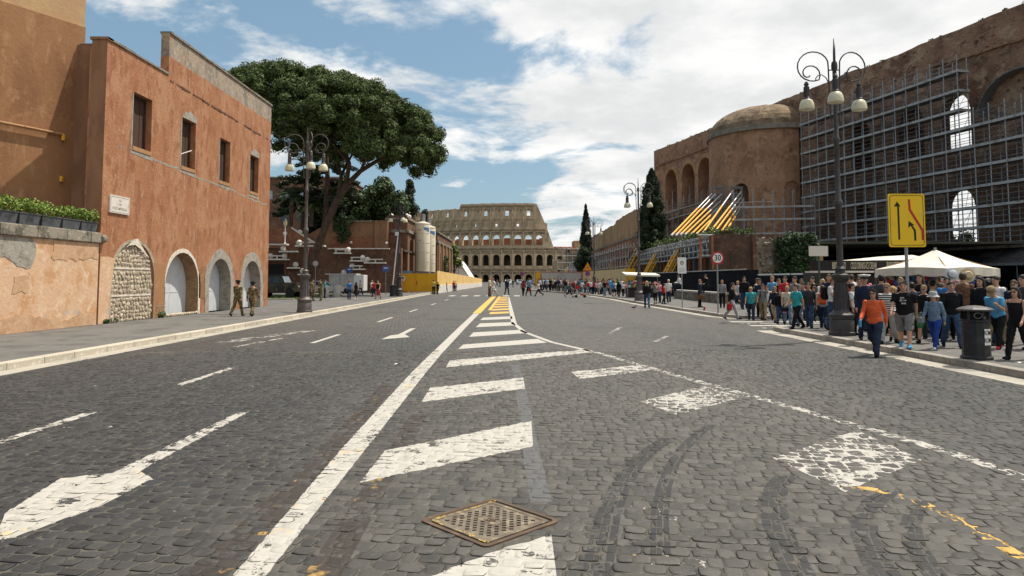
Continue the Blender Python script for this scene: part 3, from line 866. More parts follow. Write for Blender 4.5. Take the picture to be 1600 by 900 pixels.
def manhole():
 t = thing('manhole_cover', 'square cast iron access cover of small slots set cornerwise in the cobbles', 'manhole cover', (MAN_C[0], MAN_C[1], 0))
 c_, s_ = math.cos(MAN_A), math.sin(MAN_A)
 W = lambda x, y, z: (MAN_C[0] + x * c_ - y * s_, MAN_C[1] + x * s_ + y * c_, z)
 def ring(h, r, n=5):
  out = []
  for cx, cy, a0 in ((1, 1, 0), (-1, 1, 90), (-1, -1, 180), (1, -1, 270)):
   for i in range(n + 1):
    a = R(a0 + 90 * i / n)
    out.append((cx * (h - r) + r * math.cos(a), cy * (h - r) + r * math.sin(a)))
  return out
 def band(mb, r0, z0, r1, z1, mi=0):
  n = len(r0)
  for i in range(n):
   j = (i + 1) % n
   mb.quad(W(*r0[i], z0), W(*r0[j], z0), W(*r1[j], z1), W(*r1[i], z1), mi)
 fr = MB()
 a, b_, d = ring(.365, .05), ring(.335, .045), ring(.315, .04)
 band(fr, a, -.03, a, .006); band(fr, a, .006, b_, .007); band(fr, b_, .007, d, -.03)
 fr.build('frame', 'grate_frame', t, smooth=False)
 e, f_ = ring(.308, .035), ring(.275, .025)
 rim = MB()
 band(rim, e, -.03, e, .005); band(rim, e, .005, f_, .005); band(rim, f_, .005, f_, -.004)
 rim.build('rim', 'grate_iron', t)
 MB().add([W(x, y, -.028) for x, y in ring(.31, .03)], [tuple(range(24))]).build('pit', 'hole_dark', t)
 bm = bmesh.new()
 px, py, hw, hh = .052, .050, .0145, .0165
 for i in range(-9, 10):
  for j in range(-9, 10):
   x0, y0 = i * px, j * py + (.5 * py if i % 2 else 0)
   hole = not (abs(x0 * .8 + y0 * .6) < .055 and abs(-x0 * .6 + y0 * .8) < .10)
   o4 = [(x0 - px / 2, y0 - py / 2), (x0 + px / 2, y0 - py / 2), (x0 + px / 2, y0 + py / 2), (x0 - px / 2, y0 + py / 2)]
   if abs(x0) + abs(y0) > .47: continue
   ov = [bm.verts.new((x, y, 0)) for x, y in o4]
   if not hole or abs(x0) + abs(y0) > .345:
    bm.faces.new(ov)
    continue
   i4 = [(x0 - hw, y0 - hh), (x0 + hw, y0 - hh), (x0 + hw, y0 + hh), (x0 - hw, y0 + hh)]
   iv = [bm.verts.new((x, y, 0)) for x, y in i4]
   dv = [bm.verts.new((x, y, -.02)) for x, y in i4]
   for k in range(4):
    k2 = (k + 1) % 4
    bm.faces.new((ov[k], ov[k2], iv[k2], iv[k]))
    bm.faces.new((iv[k], iv[k2], dv[k2], dv[k]))
 for s1, s2 in ((1, 1), (1, -1), (-1, 1), (-1, -1)):
  nrm = Vector((s1 * c_, s1 * s_, 0)) if s1 == s2 else Vector((-s1 * s_, s1 * c_, 0))
  bmesh.ops.bisect_plane(bm, geom=bm.verts[:] + bm.edges[:] + bm.faces[:], plane_co=nrm * .276, plane_no=nrm, clear_outer=True)
 for v in bm.verts: v.co += Vector((MAN_C[0], MAN_C[1], .002))
 pl = MB().from_bm(bm).build('slotted_plate', 'grate_iron', t)
 mb = text_mb('SIP', .075, .004)
 mb.v = [W((x * .8 - 0) * 1.0 * .0 + x, -0 + z, .004 - y) for x, y, z in mb.v]
 lab = MB()
 for (x0, x1, y0, y1) in ((-.11, .11, -.05, -.045), (-.11, .11, .045, .05), (-.11, -.105, -.05, .05), (.105, .11, -.05, .05)):
  lab.add([W(x0, y0, .0065), W(x1, y0, .0065), W(x1, y1, .0065), W(x0, y1, .0065)], [(0, 1, 2, 3)])
 lab.ext(mb)
 rot = math.radians(-90)
 lab.v = [(MAN_C[0] + (x - MAN_C[0]) * math.cos(rot) - (y - MAN_C[1]) * math.sin(rot), MAN_C[1] + (x - MAN_C[0]) * math.sin(rot) + (y - MAN_C[1]) * math.cos(rot), z) for x, y, z in lab.v]
 lab.build('lettering', 'grate_frame', t)
 fl = MB()
 rq = random.Random(3)
 for i in range(26):
  u = rq.uniform(-.30, .30)
  v = rq.uniform(.282, .305)
  w = rq.uniform(.01, .05)
  for sgn in (0, 1):
   if rq.random() < .6:
    p = [(u, v), (u + w, v), (u + w * .8, v + .012), (u, v + .009)]
    if sgn: p = [(-b2, -a2) for a2, b2 in p]
    fl.add([W(x, y, .0062) for x, y in p], [(0, 1, 2, 3)])
 tag(fl.build('paint_flakes', 'grate_paint', t), kind='stuff')
manhole()
KZ = .13
pl = MB()
pl.add([(-10.02, -20, KZ), (-10.02, 84.6, KZ), (-60, 84.6, KZ), (-60, -20, KZ)], [(0, 1, 2, 3)])
pl.add([(-10.02, -20, KZ), (-10.02, 84.6, KZ), (-10.02, 84.6, -.05), (-10.02, -20, -.05)], [(0, 1, 2, 3)])
pl.add([(-10.02, 84.6, KZ), (-60, 84.6, KZ), (-60, 84.6, -.05), (-10.02, 84.6, -.05)], [(0, 1, 2, 3)])
pav_l = tag(pl.build('pavement', 'pavement_asphalt'), kind='structure', label='grey asphalt pavement in front of the orange house')
fa = MB().add([(-9.75, 84.6, .02), (-9.0, 84.6, .02), (-6.9, 170, .02), (-60, 170, .02), (-60, 84.6, .02)], [(0, 1, 2, 3, 4)])
tag(fa.build('verge', 'pavement_asphalt'), kind='structure', label='dusty strip behind the yellow hoarding')
RK_A = [(9.05, -6), (9.0, 12.5), (8.95, 16.5), (8.92, 19.8), (8.80, 23.4), (8.9, 24.2), (9.35, 24.75), (13.4, 25.0)]
RK_B = [(13.4, 30.9), (11.0, 30.95), (10.1, 31.5), (9.62, 33.3), (9.28, 42.7), (9.02, 49.8), (8.96, 61.8), (8.44, 71.7), (7.38, 81.4), (5.13, 94.3), (3.4, 103), (2.2, 113), (1.6, 128)]
def inset(poly, w):
 out = []
 for i, p in enumerate(poly):
  a = poly[max(i - 1, 0)]
  b_ = poly[min(i + 1, len(poly) - 1)]
  d = Vector((b_[0] - a[0], b_[1] - a[1])).normalized()
  out.append((p[0] + d.y * w, p[1] - d.x * w))
 return out
def pave(poly, far, label):
 ip = inset(poly, .27)
 mb = MB()
 n = len(ip)
 mb.add([(x, y, KZ) for x, y in ip] + [(x, y, KZ) for x, y in far], [tuple(range(n + len(far)))])
 for (a, b_) in zip(ip[:-1], ip[1:]):
  mb.quad((a[0], a[1], -.05), (b_[0], b_[1], -.05), (b_[0], b_[1], KZ), (a[0], a[1], KZ))
 return tag(mb.build('pavement', 'pavement_asphalt'), kind='structure', label=label)
pav_r = pave(RK_A, [(60, 25.3), (60, -6)], 'near grey pavement under the crowd and the market stall')
pav_r2 = pave(RK_B, [(60, 128), (60, 30.7)], 'far grey pavement beyond the side crossing')
MB().add([(13.4, 25.25, KZ), (60, 25.3, KZ), (60, 30.7, KZ), (13.4, 30.63, KZ), (13.4, 25.25, -.05), (13.4, 30.63, -.05)], [(0, 1, 2, 3), (0, 3, 5, 4)]).build('paved_apron', 'pavement_asphalt', pav_r)
def kerb_line(poly, parent, material, w=.27, L=1.0, seed=1, ymax=400):
 rr = random.Random(seed)
 mb = MB().bbox(-.5, .5, 0, w, -.12, .15 + 0, .018)
 me = mb.mesh('kerb_stone', material)
 pts = [Vector((x, y)) for x, y in poly]
 segs = [(a, b_, (b_ - a).length) for a, b_ in zip(pts[:-1], pts[1:])]
 total = sum(s_[2] for s_ in segs)
 d = 0.0
 while d < total - .4:
  l = L * rr.uniform(.85, 1.2)
  l = min(l, total - d)
  def at(q):
   for a, b_, n_ in segs:
    if q <= n_ + 1e-6: return a + (b_ - a) * (q / n_)
    q -= n_
   return segs[-1][1]
  p, q = at(d), at(d + l)
  c_ = (p + q) / 2
  if c_.y < ymax:
   o_ = bpy.data.objects.new('kerb_stone', me)
   o_.location = (c_.x, c_.y, KZ - .15 + rr.uniform(0, .004) + .003)
   o_.rotation_euler = (rr.uniform(-.006, .006), 0, math.atan2(q.y - p.y, q.x - p.x))
   o_.scale = (max((q - p).length - .012, .05), 1, 1)
   link(o_, parent)
  d += l
kerb_line([(-9.75, 84.6), (-9.75, 5)][::1], pav_l, 'kerb_travertine', seed=2, w=-.29) if False else None
kerb_line([(-9.75, 4), (-9.75, 84.6)], pav_l, 'kerb_travertine', .27, 1.05, 2)
kerb_line([(p[0], p[1]) for p in inset(RK_A, .27)], pav_r, 'kerb_basalt', .27, 1.0, 3)
kerb_line([(p[0], p[1]) for p in inset(RK_B, .27)], pav_r2, 'kerb_basalt', .27, 1.0, 4)
MB().add([(-9.75, 2, ROAD_Z + .0065), (-9.30, 2, ROAD_Z + .0065), (-9.30, 84, ROAD_Z + .0065), (-9.75, 84, ROAD_Z + .0065)], [(0, 1, 2, 3)]).build('gutter', 'gutter', road)
for poly in (RK_A[:-2], RK_B[2:9]):
 for q in zip(poly[:-1], poly[1:]):
  a, b_ = q
  MB().add([(a[0], a[1], ROAD_Z + .0065), (a[0] - .55, a[1], ROAD_Z + .0065), (b_[0] - .55, b_[1], ROAD_Z + .0065), (b_[0], b_[1], ROAD_Z + .0065)], [(0, 1, 2, 3)]).build('gutter', 'gutter', road)
# ================================================================ foliage
def leaf_mesh(name, centres, radii, per, size, material, parent, squash=1.0, up_bias=.35, core=None, core_scale=.72, seed=0, aspect=.55):
 rg = np.random.default_rng(seed)
 centres = np.asarray(centres, float)
 radii = np.asarray(radii, float)
 n = len(centres) * per
 c = np.repeat(centres, per, 0)
 r = np.repeat(radii, per)
 d = rg.normal(size=(n, 3))
 d[:, 2] += up_bias
 d /= np.linalg.norm(d, axis=1)[:, None]
 rad = r * (1 - np.abs(rg.normal(0, .17, n)))
 p = c + d * rad[:, None] * np.array([1, 1, squash])
 nn = d + rg.normal(0, .55, (n, 3))
 nn /= np.linalg.norm(nn, axis=1)[:, None]
 a = np.cross(nn, rg.normal(size=(n, 3)))
 a /= np.linalg.norm(a, axis=1)[:, None] + 1e-9
 b = np.cross(nn, a)
 s = size * rg.uniform(.6, 1.35, n)[:, None]
 v = np.stack([p - a * s, p + b * s * aspect, p + a * s, p - b * s * aspect], 1).reshape(-1, 3)
 f = np.arange(n * 4).reshape(-1, 4)
 o = mesh_np(name, v, f, material, parent)
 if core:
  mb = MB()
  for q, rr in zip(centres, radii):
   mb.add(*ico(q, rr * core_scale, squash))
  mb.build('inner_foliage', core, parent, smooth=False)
 return o
_ICO = None
def ico(c, r, sq=1.0):
 global _ICO
 if _ICO is None:
  bm = bmesh.new()
  bmesh.ops.create_icosphere(bm, subdivisions=1, radius=1)
  bm.verts.index_update()
  _ICO = ([v.co[:] for v in bm.verts], [[v.index for v in f.verts] for f in bm.faces])
  bm.free()
 return [(c[0] + x * r, c[1] + y * r, c[2] + z * r * sq) for x, y, z in _ICO[0]], _ICO[1]
# ================================================================ the orange house on the left
HX = -14.8
def orange_house():
 Y0 = 25.27
 t = thing('plaster_house', 'tall orange plastered house with three grey arched doors and one arch walled up in rubble', 'house', (HX, Y0, KZ))
 fr = Frame((HX, 0, 0), PI / 2)           # s = Y, inward = -X
 P = fr.p
 TH = .62
 w = MB()
 A2 = (31.68, 3.2, KZ, 1.42, 1.52)
 A3 = (35.78, 2.62, KZ, 1.50, 1.28)
 A4 = (40.15, 2.62, KZ, 1.50, 1.28)
 A1 = (27.62, 3.1, KZ, 1.75, 1.45)
 wall_band(w, fr, Y0, 42.75, -.05, 3.45, [A1, A2, A3, A4], TH, 0)
 wins = [(27.86, 1.42, 6.78, 9.08, 0), (31.90, 1.38, 6.66, 9.02, 0), (35.98, 1.32, 6.58, 8.92, 0), (40.12, 1.34, 6.56, 8.80, 0)]
 wall_band(w, fr, Y0, 42.75, 3.45, 10.2, wins, TH, 0)
 w.build('front_wall', 'plaster_orange', t)
 pl_ = MB()
 wall_band(pl_, fr, Y0, 29.85, 10.2, ragged(10.50, .02, 1.1, 3), (), .36, 0, ds=.5)
 wall_band(pl_, fr, 29.85, 42.75, 10.2, 11.35, (), .36, 0)
 pl_.build('parapet', 'plaster_orange', t)
 gz = MB()
 wall_band(gz, fr, 29.85, 42.75, 11.35, ragged(12.38, .025, .9, 5), (), .36, 0, ds=.5)
 gz.build('parapet_top', 'parapet_grey', t)['label'] = 'weathered grey band along the parapet'
 cp = MB()
 rr = random.Random(9)
 y = 29.85
 while y < 42.7:
  l = min(rr.uniform(.8, 1.5), 42.78 - y)
  cp.box(HX - .42, HX + .06, y + .01, y + l - .01, 12.36, 12.45 + rr.uniform(-.01, .02))
  y += l
 y = Y0 - .05
 while y < 29.8:
  l = min(rr.uniform(.7, 1.3), 29.84 - y)
  cp.box(HX - .42, HX + .05, y + .01, y + l - .01, 10.52, 10.60 + rr.uniform(-.01, .02))
  y += l
 o = cp.build('coping_tiles', 'cornice_grey', t); tag(o, kind='stuff')
 st = MB()
 y = 30.0
 while y < 42.6:
  l = rr.uniform(.22, .34)
  if rr.random() < .72:
   st.box(HX - .02, HX + rr.uniform(.012, .03), y, y + l - .015, 10.30 - (y - 30) * .012 + rr.uniform(-.03, .03), 10.36 - (y - 30) * .012 + rr.uniform(0, .03))
  y += l
 tag(st.build('brick_string', 'brick_wall', t), kind='stuff')
 MB().box(HX - 12, HX - .36, Y0 + 1.5, 42.7, 10.0, 10.2).build('roof', 'cornice_grey', t)
 s = MB()
 s.box(HX - .62, HX - TH, Y0, Y0 + .02, 0, 1)
 sd = MB()
 sd.quad((HX, Y0 - .004, -.05), (HX - .56, Y0 - .004, -.05), (HX - .56, Y0 - .004, 10.56), (HX, Y0 - .004, 10.56))
 sd.quad((HX - .56, Y0 - .004, -.05), (HX - .56, Y0 + 1.2, -.05), (HX - .56, Y0 + 1.2, 10.56), (HX - .56, Y0 - .004, 10.56))
 sd.box(HX - 2.2, HX - .56, Y0 + 1.2, Y0 + 1.5, -.05, 10.72)
 sd.box(HX - .62, HX + .05, Y0 - .05, Y0 + .3, 10.50, 10.60)
 sd.build('side_wall', 'plaster_side', t)
 MB().box(HX - 1.74, HX - .52, Y0 + 1.185, Y0 + 1.52, 10.72, 10.76).build('side_coping', 'cornice_grey', t)
 bk = MB()
 bk.box(HX - 12, HX - 11.6, Y0 + 1.5, 42.75, -.05, 10.2)
 bk.box(HX - 11.6, HX - TH, 42.45, 42.75, -.05, 10.2)
 bk.build('back_wall', 'plaster_side', t)
 for pts, m in (([(25.28, .14), (25.97, .14), (26.0, 1.2), (26.15, 2.2), (26.25, 2.50), (25.75, 2.57), (25.28, 2.55)], 'plaster_pink'),
                   ([(29.22, .14), (30.05, .14), (30.02, 1.4), (30.1, 2.35), (29.6, 2.42), (29.12, 2.40), (29.2, 1.6)], 'plaster_ochre'),
                   ([(33.36, .85), (33.95, .85), (33.95, 1.9), (34.15, 2.35), (33.6, 2.38), (33.25, 2.2), (33.34, 1.5)], 'plaster_ochre')):
  mb = MB().prism([P(a, -.004, z) for a, z in pts], -fr.n * .012)
  mb.build('plaster_patch', m, t)['label'] = 'paler patch of lower plaster'
 c, wd, sill, spr, rise = A1
 ch = [(c - wd / 2, KZ)] + arch_pts(c, wd, spr, rise, 14) + [(c + wd / 2, KZ)]
 MB().prism([P(a, .085, z) for a, z in ch], fr.n * .3).build('rubble_mortar', 'mortar', t)
 cap = [(27.0, 2.98), (27.3, 3.16), (27.55, 3.32), (27.8, 3.34), (28.05, 3.10), (28.35, 2.86), (28.7, 2.62), (28.45, 2.70), (28.0, 2.95), (27.6, 3.09), (27.2, 3.05)]
 MB().prism([P(a, .0, z) for a, z in cap], -fr.n * .014).build('arch_mortar', 'white_mortar', t)
 rg_ = MB()
 ins, outs = ch, [(c + (a - c) * 1.09, KZ if z < KZ + .01 else z + .10 * max(0, (z - .5) / 2.6)) for a, z in ch]
 for i in range(len(ins) - 1):
  rg_.prism([P(*((ins[i][0], -.0, ins[i][1]))), P(ins[i + 1][0], 0, ins[i + 1][1]), P(outs[i + 1][0], 0, outs[i + 1][1]), P(outs[i][0], 0, outs[i][1])], -fr.n * .012)
 tag(rg_.build('mortar_ring', 'mortar', t), kind='stuff')
 for z in (1.12, 2.16):
  hw = 1.45 if z < 1.8 else 1.32
  MB().box(HX - .1, HX - .062, c - hw, c + hw, z - .035, z + .035).build('mortar_course', 'white_mortar', t)
 sm = []
 for k in range(8):
  r2 = random.Random(300 + k)
  vs, fs = ico((0, 0, 0), 1)
  sm.append(MB().add([(x * r2.uniform(.8, 1.15), y * r2.uniform(.8, 1.15), z * r2.uniform(.75, 1.15)) for x, y, z in vs], fs).mesh('stone', 'rubble'))
 cnt = 0
 z = KZ + .07
 while z < 3.15:
  hs = rr.uniform(.075, .105)
  a = c - wd / 2 + rr.uniform(0, .08)
  while a < c + wd / 2 and cnt < 290:
   l = rr.uniform(.13, .30)
   ac = a + l / 2
   lim = spr + rise * math.sqrt(max(0, 1 - ((ac - c) / (wd / 2)) ** 2)) - .06
   if z < lim and abs(ac - c) < wd / 2 - .05 and min(abs(z - 1.12), abs(z - 2.16)) > .05:
    o = bpy.data.objects.new('stone', sm[rr.randrange(8)])
    p = Vector(P(ac, .075, z + rr.uniform(-.03, .03)))
    link(o, t)
    o.location = p - t.location + Vector((0, 0, rr.uniform(-.02, .02)))
    o.scale = (rr.uniform(.028, .05), l * rr.uniform(.42, .56), hs * rr.uniform(.7, 1.3))
    o.rotation_euler = (rr.uniform(-.35, .35), rr.uniform(-.2, .2), rr.uniform(-.2, .2))
    cnt += 1
   a += l + .01
  z += hs * 1.72
 for k, A in enumerate((A2, A3, A4)):
  c, wd, sill, spr, rise = A
  pts = [(c - wd / 2, KZ)] + arch_pts(c, wd, spr, rise, 12) + [(c + wd / 2, KZ)]
  d = MB().prism([P(a, TH - .05, z) for a, z in pts], fr.n * .08).build('door', 'door_grey', t)
  ln = MB()
  ln.box(HX - TH + .045, HX - TH + .062, c - wd / 2 + .05, c + wd / 2 - .05, 1.15, 1.19)
  ln.box(HX - TH + .045, HX - TH + .058, c - .02, c + .02, KZ, spr + rise - .05)
  for q in (-.5, .5):
   ln.box(HX - TH + .045, HX - TH + .056, c + q * wd / 2 - .01, c + q * wd / 2 + .01, KZ, spr + rise * .8)
  tag(ln.build('door_batten', 'door_grey', d), kind='stuff')
  th = .20 if k == 0 else .50
  m = 'white_mortar' if k == 0 else 'plaster_grey'
  outs = []
  rq = random.Random(70 + k)
  for (a, z) in pts:
   f = 1 + th / (wd / 2) * (rq.uniform(.75, 1.1) if k else rq.uniform(.3, 1.3))
   outs.append((c + (a - c) * f, z if z < KZ + .01 else z + th * max(0, (z - spr) / rise) * rq.uniform(.85, 1.08)))
  rg2 = MB()
  for i in range(len(pts) - 1):
   if k == 0 and i == 0: continue
   rg2.prism([P(pts[i][0], 0, pts[i][1]), P(pts[i + 1][0], 0, pts[i + 1][1]), P(outs[i + 1][0], 0, outs[i + 1][1]), P(outs[i][0], 0, outs[i][1])], -fr.n * (.016 + .004 * k))
  tag(rg2.build('arch_surround', m, t), kind='stuff')
  lin = MB()
  for i in range(len(pts) - 1):
   (a0, z0), (a1, z1) = pts[i], pts[i + 1]
   k_ = .985
   lin.quad(P(c + (a0 - c) * k_, -.01, z0), P(c + (a1 - c) * k_, -.01, z1 - (.02 if z1 > 1 else 0)), P(c + (a1 - c) * k_, TH - .06, z1 - (.02 if z1 > 1 else 0)), P(c + (a0 - c) * k_, TH - .06, z0))
  lin.build('reveal', 'brick_tan' if k == 0 else 'plaster_grey', t)
 sl = MB()
 for i in range(16):
  a = 30.15 + i * .2
  sl.add(*ico((HX + .02, a, .19), rr.uniform(.07, .11), .8))
 tag(sl.build('sill_rubble', 'rubble', t), kind='stuff')
 bb = MB()
 for r in range(8):
  for q in range(3):
   bb.box(HX - .02, HX + .025, 29.36 + q * .235 + (.1 if r % 2 else 0), 29.36 + q * .235 + .215 + (.1 if r % 2 else 0), KZ + .01 + r * .075, KZ + .075 + r * .075)
 tag(bb.build('brick_base', 'brick_tan', t), kind='stuff')
 for k, (c, wd, z0, z1, _) in enumerate(wins):
  win = MB().box(HX - .40, HX - .34, c - wd / 2, c + wd / 2, z0, z1).build('window', 'timber_dark', t)
  b = MB()
  n = 4
  for i in range(n):
   a = c - wd / 2 + .05 + i * (wd - .1) / n
   b.box(HX - .34, HX - .31 + .01 * (i % 2), a + .01, a + (wd - .1) / n - .01, z0 + .06, z1 - .08)
  tag(b.build('boards', 'timber_dark', win), kind='stuff')
  fb = MB()
  fb.box(HX - .34, HX - .24, c - wd / 2, c - wd / 2 + .07, z0, z1)
  fb.box(HX - .34, HX - .24, c + wd / 2 - .09, c + wd / 2, z0, z1)
  fb.box(HX - .34, HX - .24, c - wd / 2 + .07, c + wd / 2 - .09, z1 - .08, z1)
  fb.build('frame', 'timber_dark', win)
  MB().box(HX - .25, HX + .03, c - wd / 2 - .02, c + wd / 2 + .02, z0 - .005, z0 + .16).build('sill', 'timber_sill', win)
  sc_ = MB()
  rq = random.Random(40 + k)
  def patch(pts): sc_.prism([P(a, -.002, z) for a, z in pts], -fr.n * .006)
  patch([(c - wd / 2 - .12, z0 - .14), (c + wd / 2 + .16, z0 - .20), (c + wd / 2 + .14, z0 - .02), (c - wd / 2 - .1, z0 - .02)])
  patch([(c - wd / 2 - .10, z0), (c - wd / 2, z0), (c - wd / 2, z1 + .05), (c - wd / 2 - .08, z1 - .2)])
  if k in (1, 3):
   patch([(c - wd / 2 - .02, z1), (c + wd / 2 + .06, z1), (c + wd / 2 + .08, z1 + .25), (c + .1, z1 + .42), (c - .4, z1 + .28)])
  tag(sc_.build('mortar_scar', 'plaster_grey', t), kind='stuff')
 stick = MB().tube([P(31.35, .1, 7.35), P(31.95, -.12, 7.62)], .025, 6).build('stick', 'marble', t)
 ck = MB()
 a = 26.2
 z = 6.75
 while a < 42:
  l = rr.uniform(.4, .8)
  z2 = 6.75 - (a + l - 26.2) * .035 + rr.uniform(-.07, .07)
  if rr.random() < .8:
   h = rr.uniform(.03, .09)
   ck.prism([P(a, -.001, z), P(a + l, -.001, z2), P(a + l, -.001, z2 + h), P(a, -.001, z + h)], -fr.n * .004)
  a += l
  z = z2
 tag(ck.build('crack_repair', 'plaster_grey', t), kind='stuff')
 pq = MB().box(HX - .01, HX + .06, 25.70, 27.02, 4.20, 4.86)
 pq = pq.build('plaque', 'marble', t)
 fm = MB()
 for (y0, y1, z0, z1) in ((25.74, 26.98, 4.24, 4.26), (25.74, 26.98, 4.80, 4.82), (25.74, 25.76, 4.26, 4.80), (26.96, 26.98, 4.26, 4.80)):
  fm.box(HX + .058, HX + .066, y0, y1, z0, z1)
 tag(fm.build('plaque_border', 'marble_letters', pq), kind='stuff')
 tx = MB()
 for s_, yy, zz, sz in (('VIA', 26.36, 4.68, .13), ('DEI', 26.36, 4.54, .10), ('FORI IMPERIALI', 26.36, 4.38, .15)):
  m = text_mb(s_, sz, .006)
  xf(m, (HX + .063, yy, zz), PI / 2)
  tx.ext(m)
 tag(tx.build('lettering', 'marble_letters', pq), kind='stuff')
 return t
orange_house()
def weed(x, y, h=.3, seed=0, label=''):
 rq = random.Random(seed)
 cs = [(x + rq.uniform(-.12, .12), y + rq.uniform(-.25, .25), KZ + h * rq.uniform(.2, .6)) for _ in range(5)]
 o = leaf_mesh('weed_tuft', cs, [h * .5] * 5, 40, .05, 'leaf_bush', None, seed=seed)
 tag(o, label, 'weed')
weed(-14.7, 29.6, .3, 3, 'green weed tuft at the foot of the orange house by the brick base')
weed(-14.68, 25.9, .18, 4, 'small weed tuft at the foot of the rubble filled arch')
def rough(pts, rr, amp=.07):
 out = []
 for (a, b), (c, d) in zip(pts, pts[1:] + pts[:1]):
  n = max(1, int(math.hypot(c - a, d - b) / .16))
  for i in range(n):
   f = i / n
   fix = (b < .2 and d < .2) or (b > 2.95 and d > 2.95)
   out.append((a + (c - a) * f + (0 if fix else rr.uniform(-amp, amp)), b + (d - b) * f + (0 if fix else rr.uniform(-amp, amp))))
 return out
def garden_wall():
 t = thing('garden_wall', 'low pale pink plastered wall with a grey stone coping beside the orange house', 'wall', (HX, 15, KZ))
 mb = MB()
 fr = Frame((HX, 0, 0), PI / 2)
 wall_band(mb, fr, -8, 25.2, -.05, 3.03, (), .5)
 mb.build('plaster_face', 'plaster_pink', t)
 rr = random.Random(21)
 for pts, m in (([(18.2, 2.3), (20.6, 2.35), (21.6, 2.05), (21.9, 2.45), (21.7, 3.0), (18.2, 3.0)], 'plaster_grey'),
                   ([(22.6, 2.35), (25.1, 2.45), (25.1, 3.0), (22.7, 3.0)], 'plaster_tan'),
                   ([(20.9, 1.35), (21.6, 1.3), (21.6, 1.85), (20.95, 1.85)], 'plaster_tan'),
                   ([(16.5, .14), (25.1, .14), (25.1, .55), (24.2, .62), (23.4, .38), (22.3, .52), (21.5, .75), (20.4, .5), (19.3, .7), (16.5, .6)], 'plaster_tan')):
  pts = rough(pts, rr)
  MB().prism([fr.p(a, -.001, z) for a, z in pts], -fr.n * .012).build('plaster_patch', m, t)
 y = -8
 while y < 25.05:
  l = min(rr.uniform(1.3, 2.1), 25.2 - y)
  MB().bbox(HX - .56, HX + .09, y + .008, y + l - .008, 3.035, 3.40 + rr.uniform(-.012, .012), .03).build('coping_stone', 'stone_coping', t)
  y += l
 MB().add(*ico((HX + .07, 25.35, 3.2), .17)).build('coping_end', 'stone_coping', t)
 tp = MB().box(HX - 12, HX - .5, -8, Y_T, -.05, 3.0)
 return t
Y_T = 26.4
garden_wall()
tag(MB().box(HX - 14, HX - .52, -8, 26.3, 2.9, 3.0).build('terrace', 'pavement_asphalt'), kind='structure', label='terrace floor behind the low pink wall')
names = ['nearest the frame edge', 'second along the wall', 'third along the wall', 'fourth along the wall', 'fifth along the wall', 'sixth along the wall', 'touching the orange house']
for i in range(7):
 y0 = 18.05 + i * 1.02
 where = ['out at the left picture edge', 'left of the third box', 'in the middle of the row', 'above the ochre patch of wall', 'two from the orange house', 'next but one to the orange house', 'touching the orange house'][i]
 t = thing('planter_box', 'dark grey planter box on the pink wall, ' + where, 'planter', (HX - .23, y0 + .48, 3.40), 0, 'planter boxes along the low wall')
 mb = MB()
 x0, x1 = HX - .44, HX - .02
 mb.add([(x0 + .04, y0 + .06, 3.405), (x1 - .04, y0 + .06, 3.405), (x1 - .04, y0 + .92, 3.405), (x0 + .04, y0 + .92, 3.405),
   (x0, y0 + .02, 3.74), (x1, y0 + .02, 3.74), (x1, y0 + .96, 3.74), (x0, y0 + .96, 3.74)],
           [(0, 3, 2, 1), (0, 1, 5, 4), (1, 2, 6, 5), (2, 3, 7, 6), (3, 0, 4, 7)])
 mb.build('trough', 'planter_grey', t)
 MB().box(x0 - .015, x1 + .015, y0, y0 + .98, 3.74, 3.77).build('rim', 'planter_grey', t)
 MB().box(x0 + .03, x1 - .03, y0 + .03, y0 + .95, 3.70, 3.775).build('soil', 'bark', t)
 rq = random.Random(60 + i)
 cs, rs = [], []
 for k in range(11):
  cs.append((HX - .2 + rq.uniform(-.18, .22), y0 + .06 + k * .085, 3.90 + rq.uniform(-.03, .17)))
  rs.append(rq.uniform(.14, .23))
 h = thing('box_plant', 'bright green leafy shrub growing in the planter ' + where, 'plant', (HX - .23, y0 + .48, 3.77), 0, 'bright green shrubs in the planter boxes')
 leaf_mesh('foliage', cs, rs, 75, .042, 'leaf_bright', h, seed=i)
 mbs = MB()
 for k in range(5):
  mbs.tube([(HX - .23, y0 + .15 + k * .17, 3.72), (HX - .22 + rq.uniform(-.1, .1), y0 + .15 + k * .17, 3.95)], .012, 5)
 tag(mbs.build('stems', 'bark', h), kind='stuff')
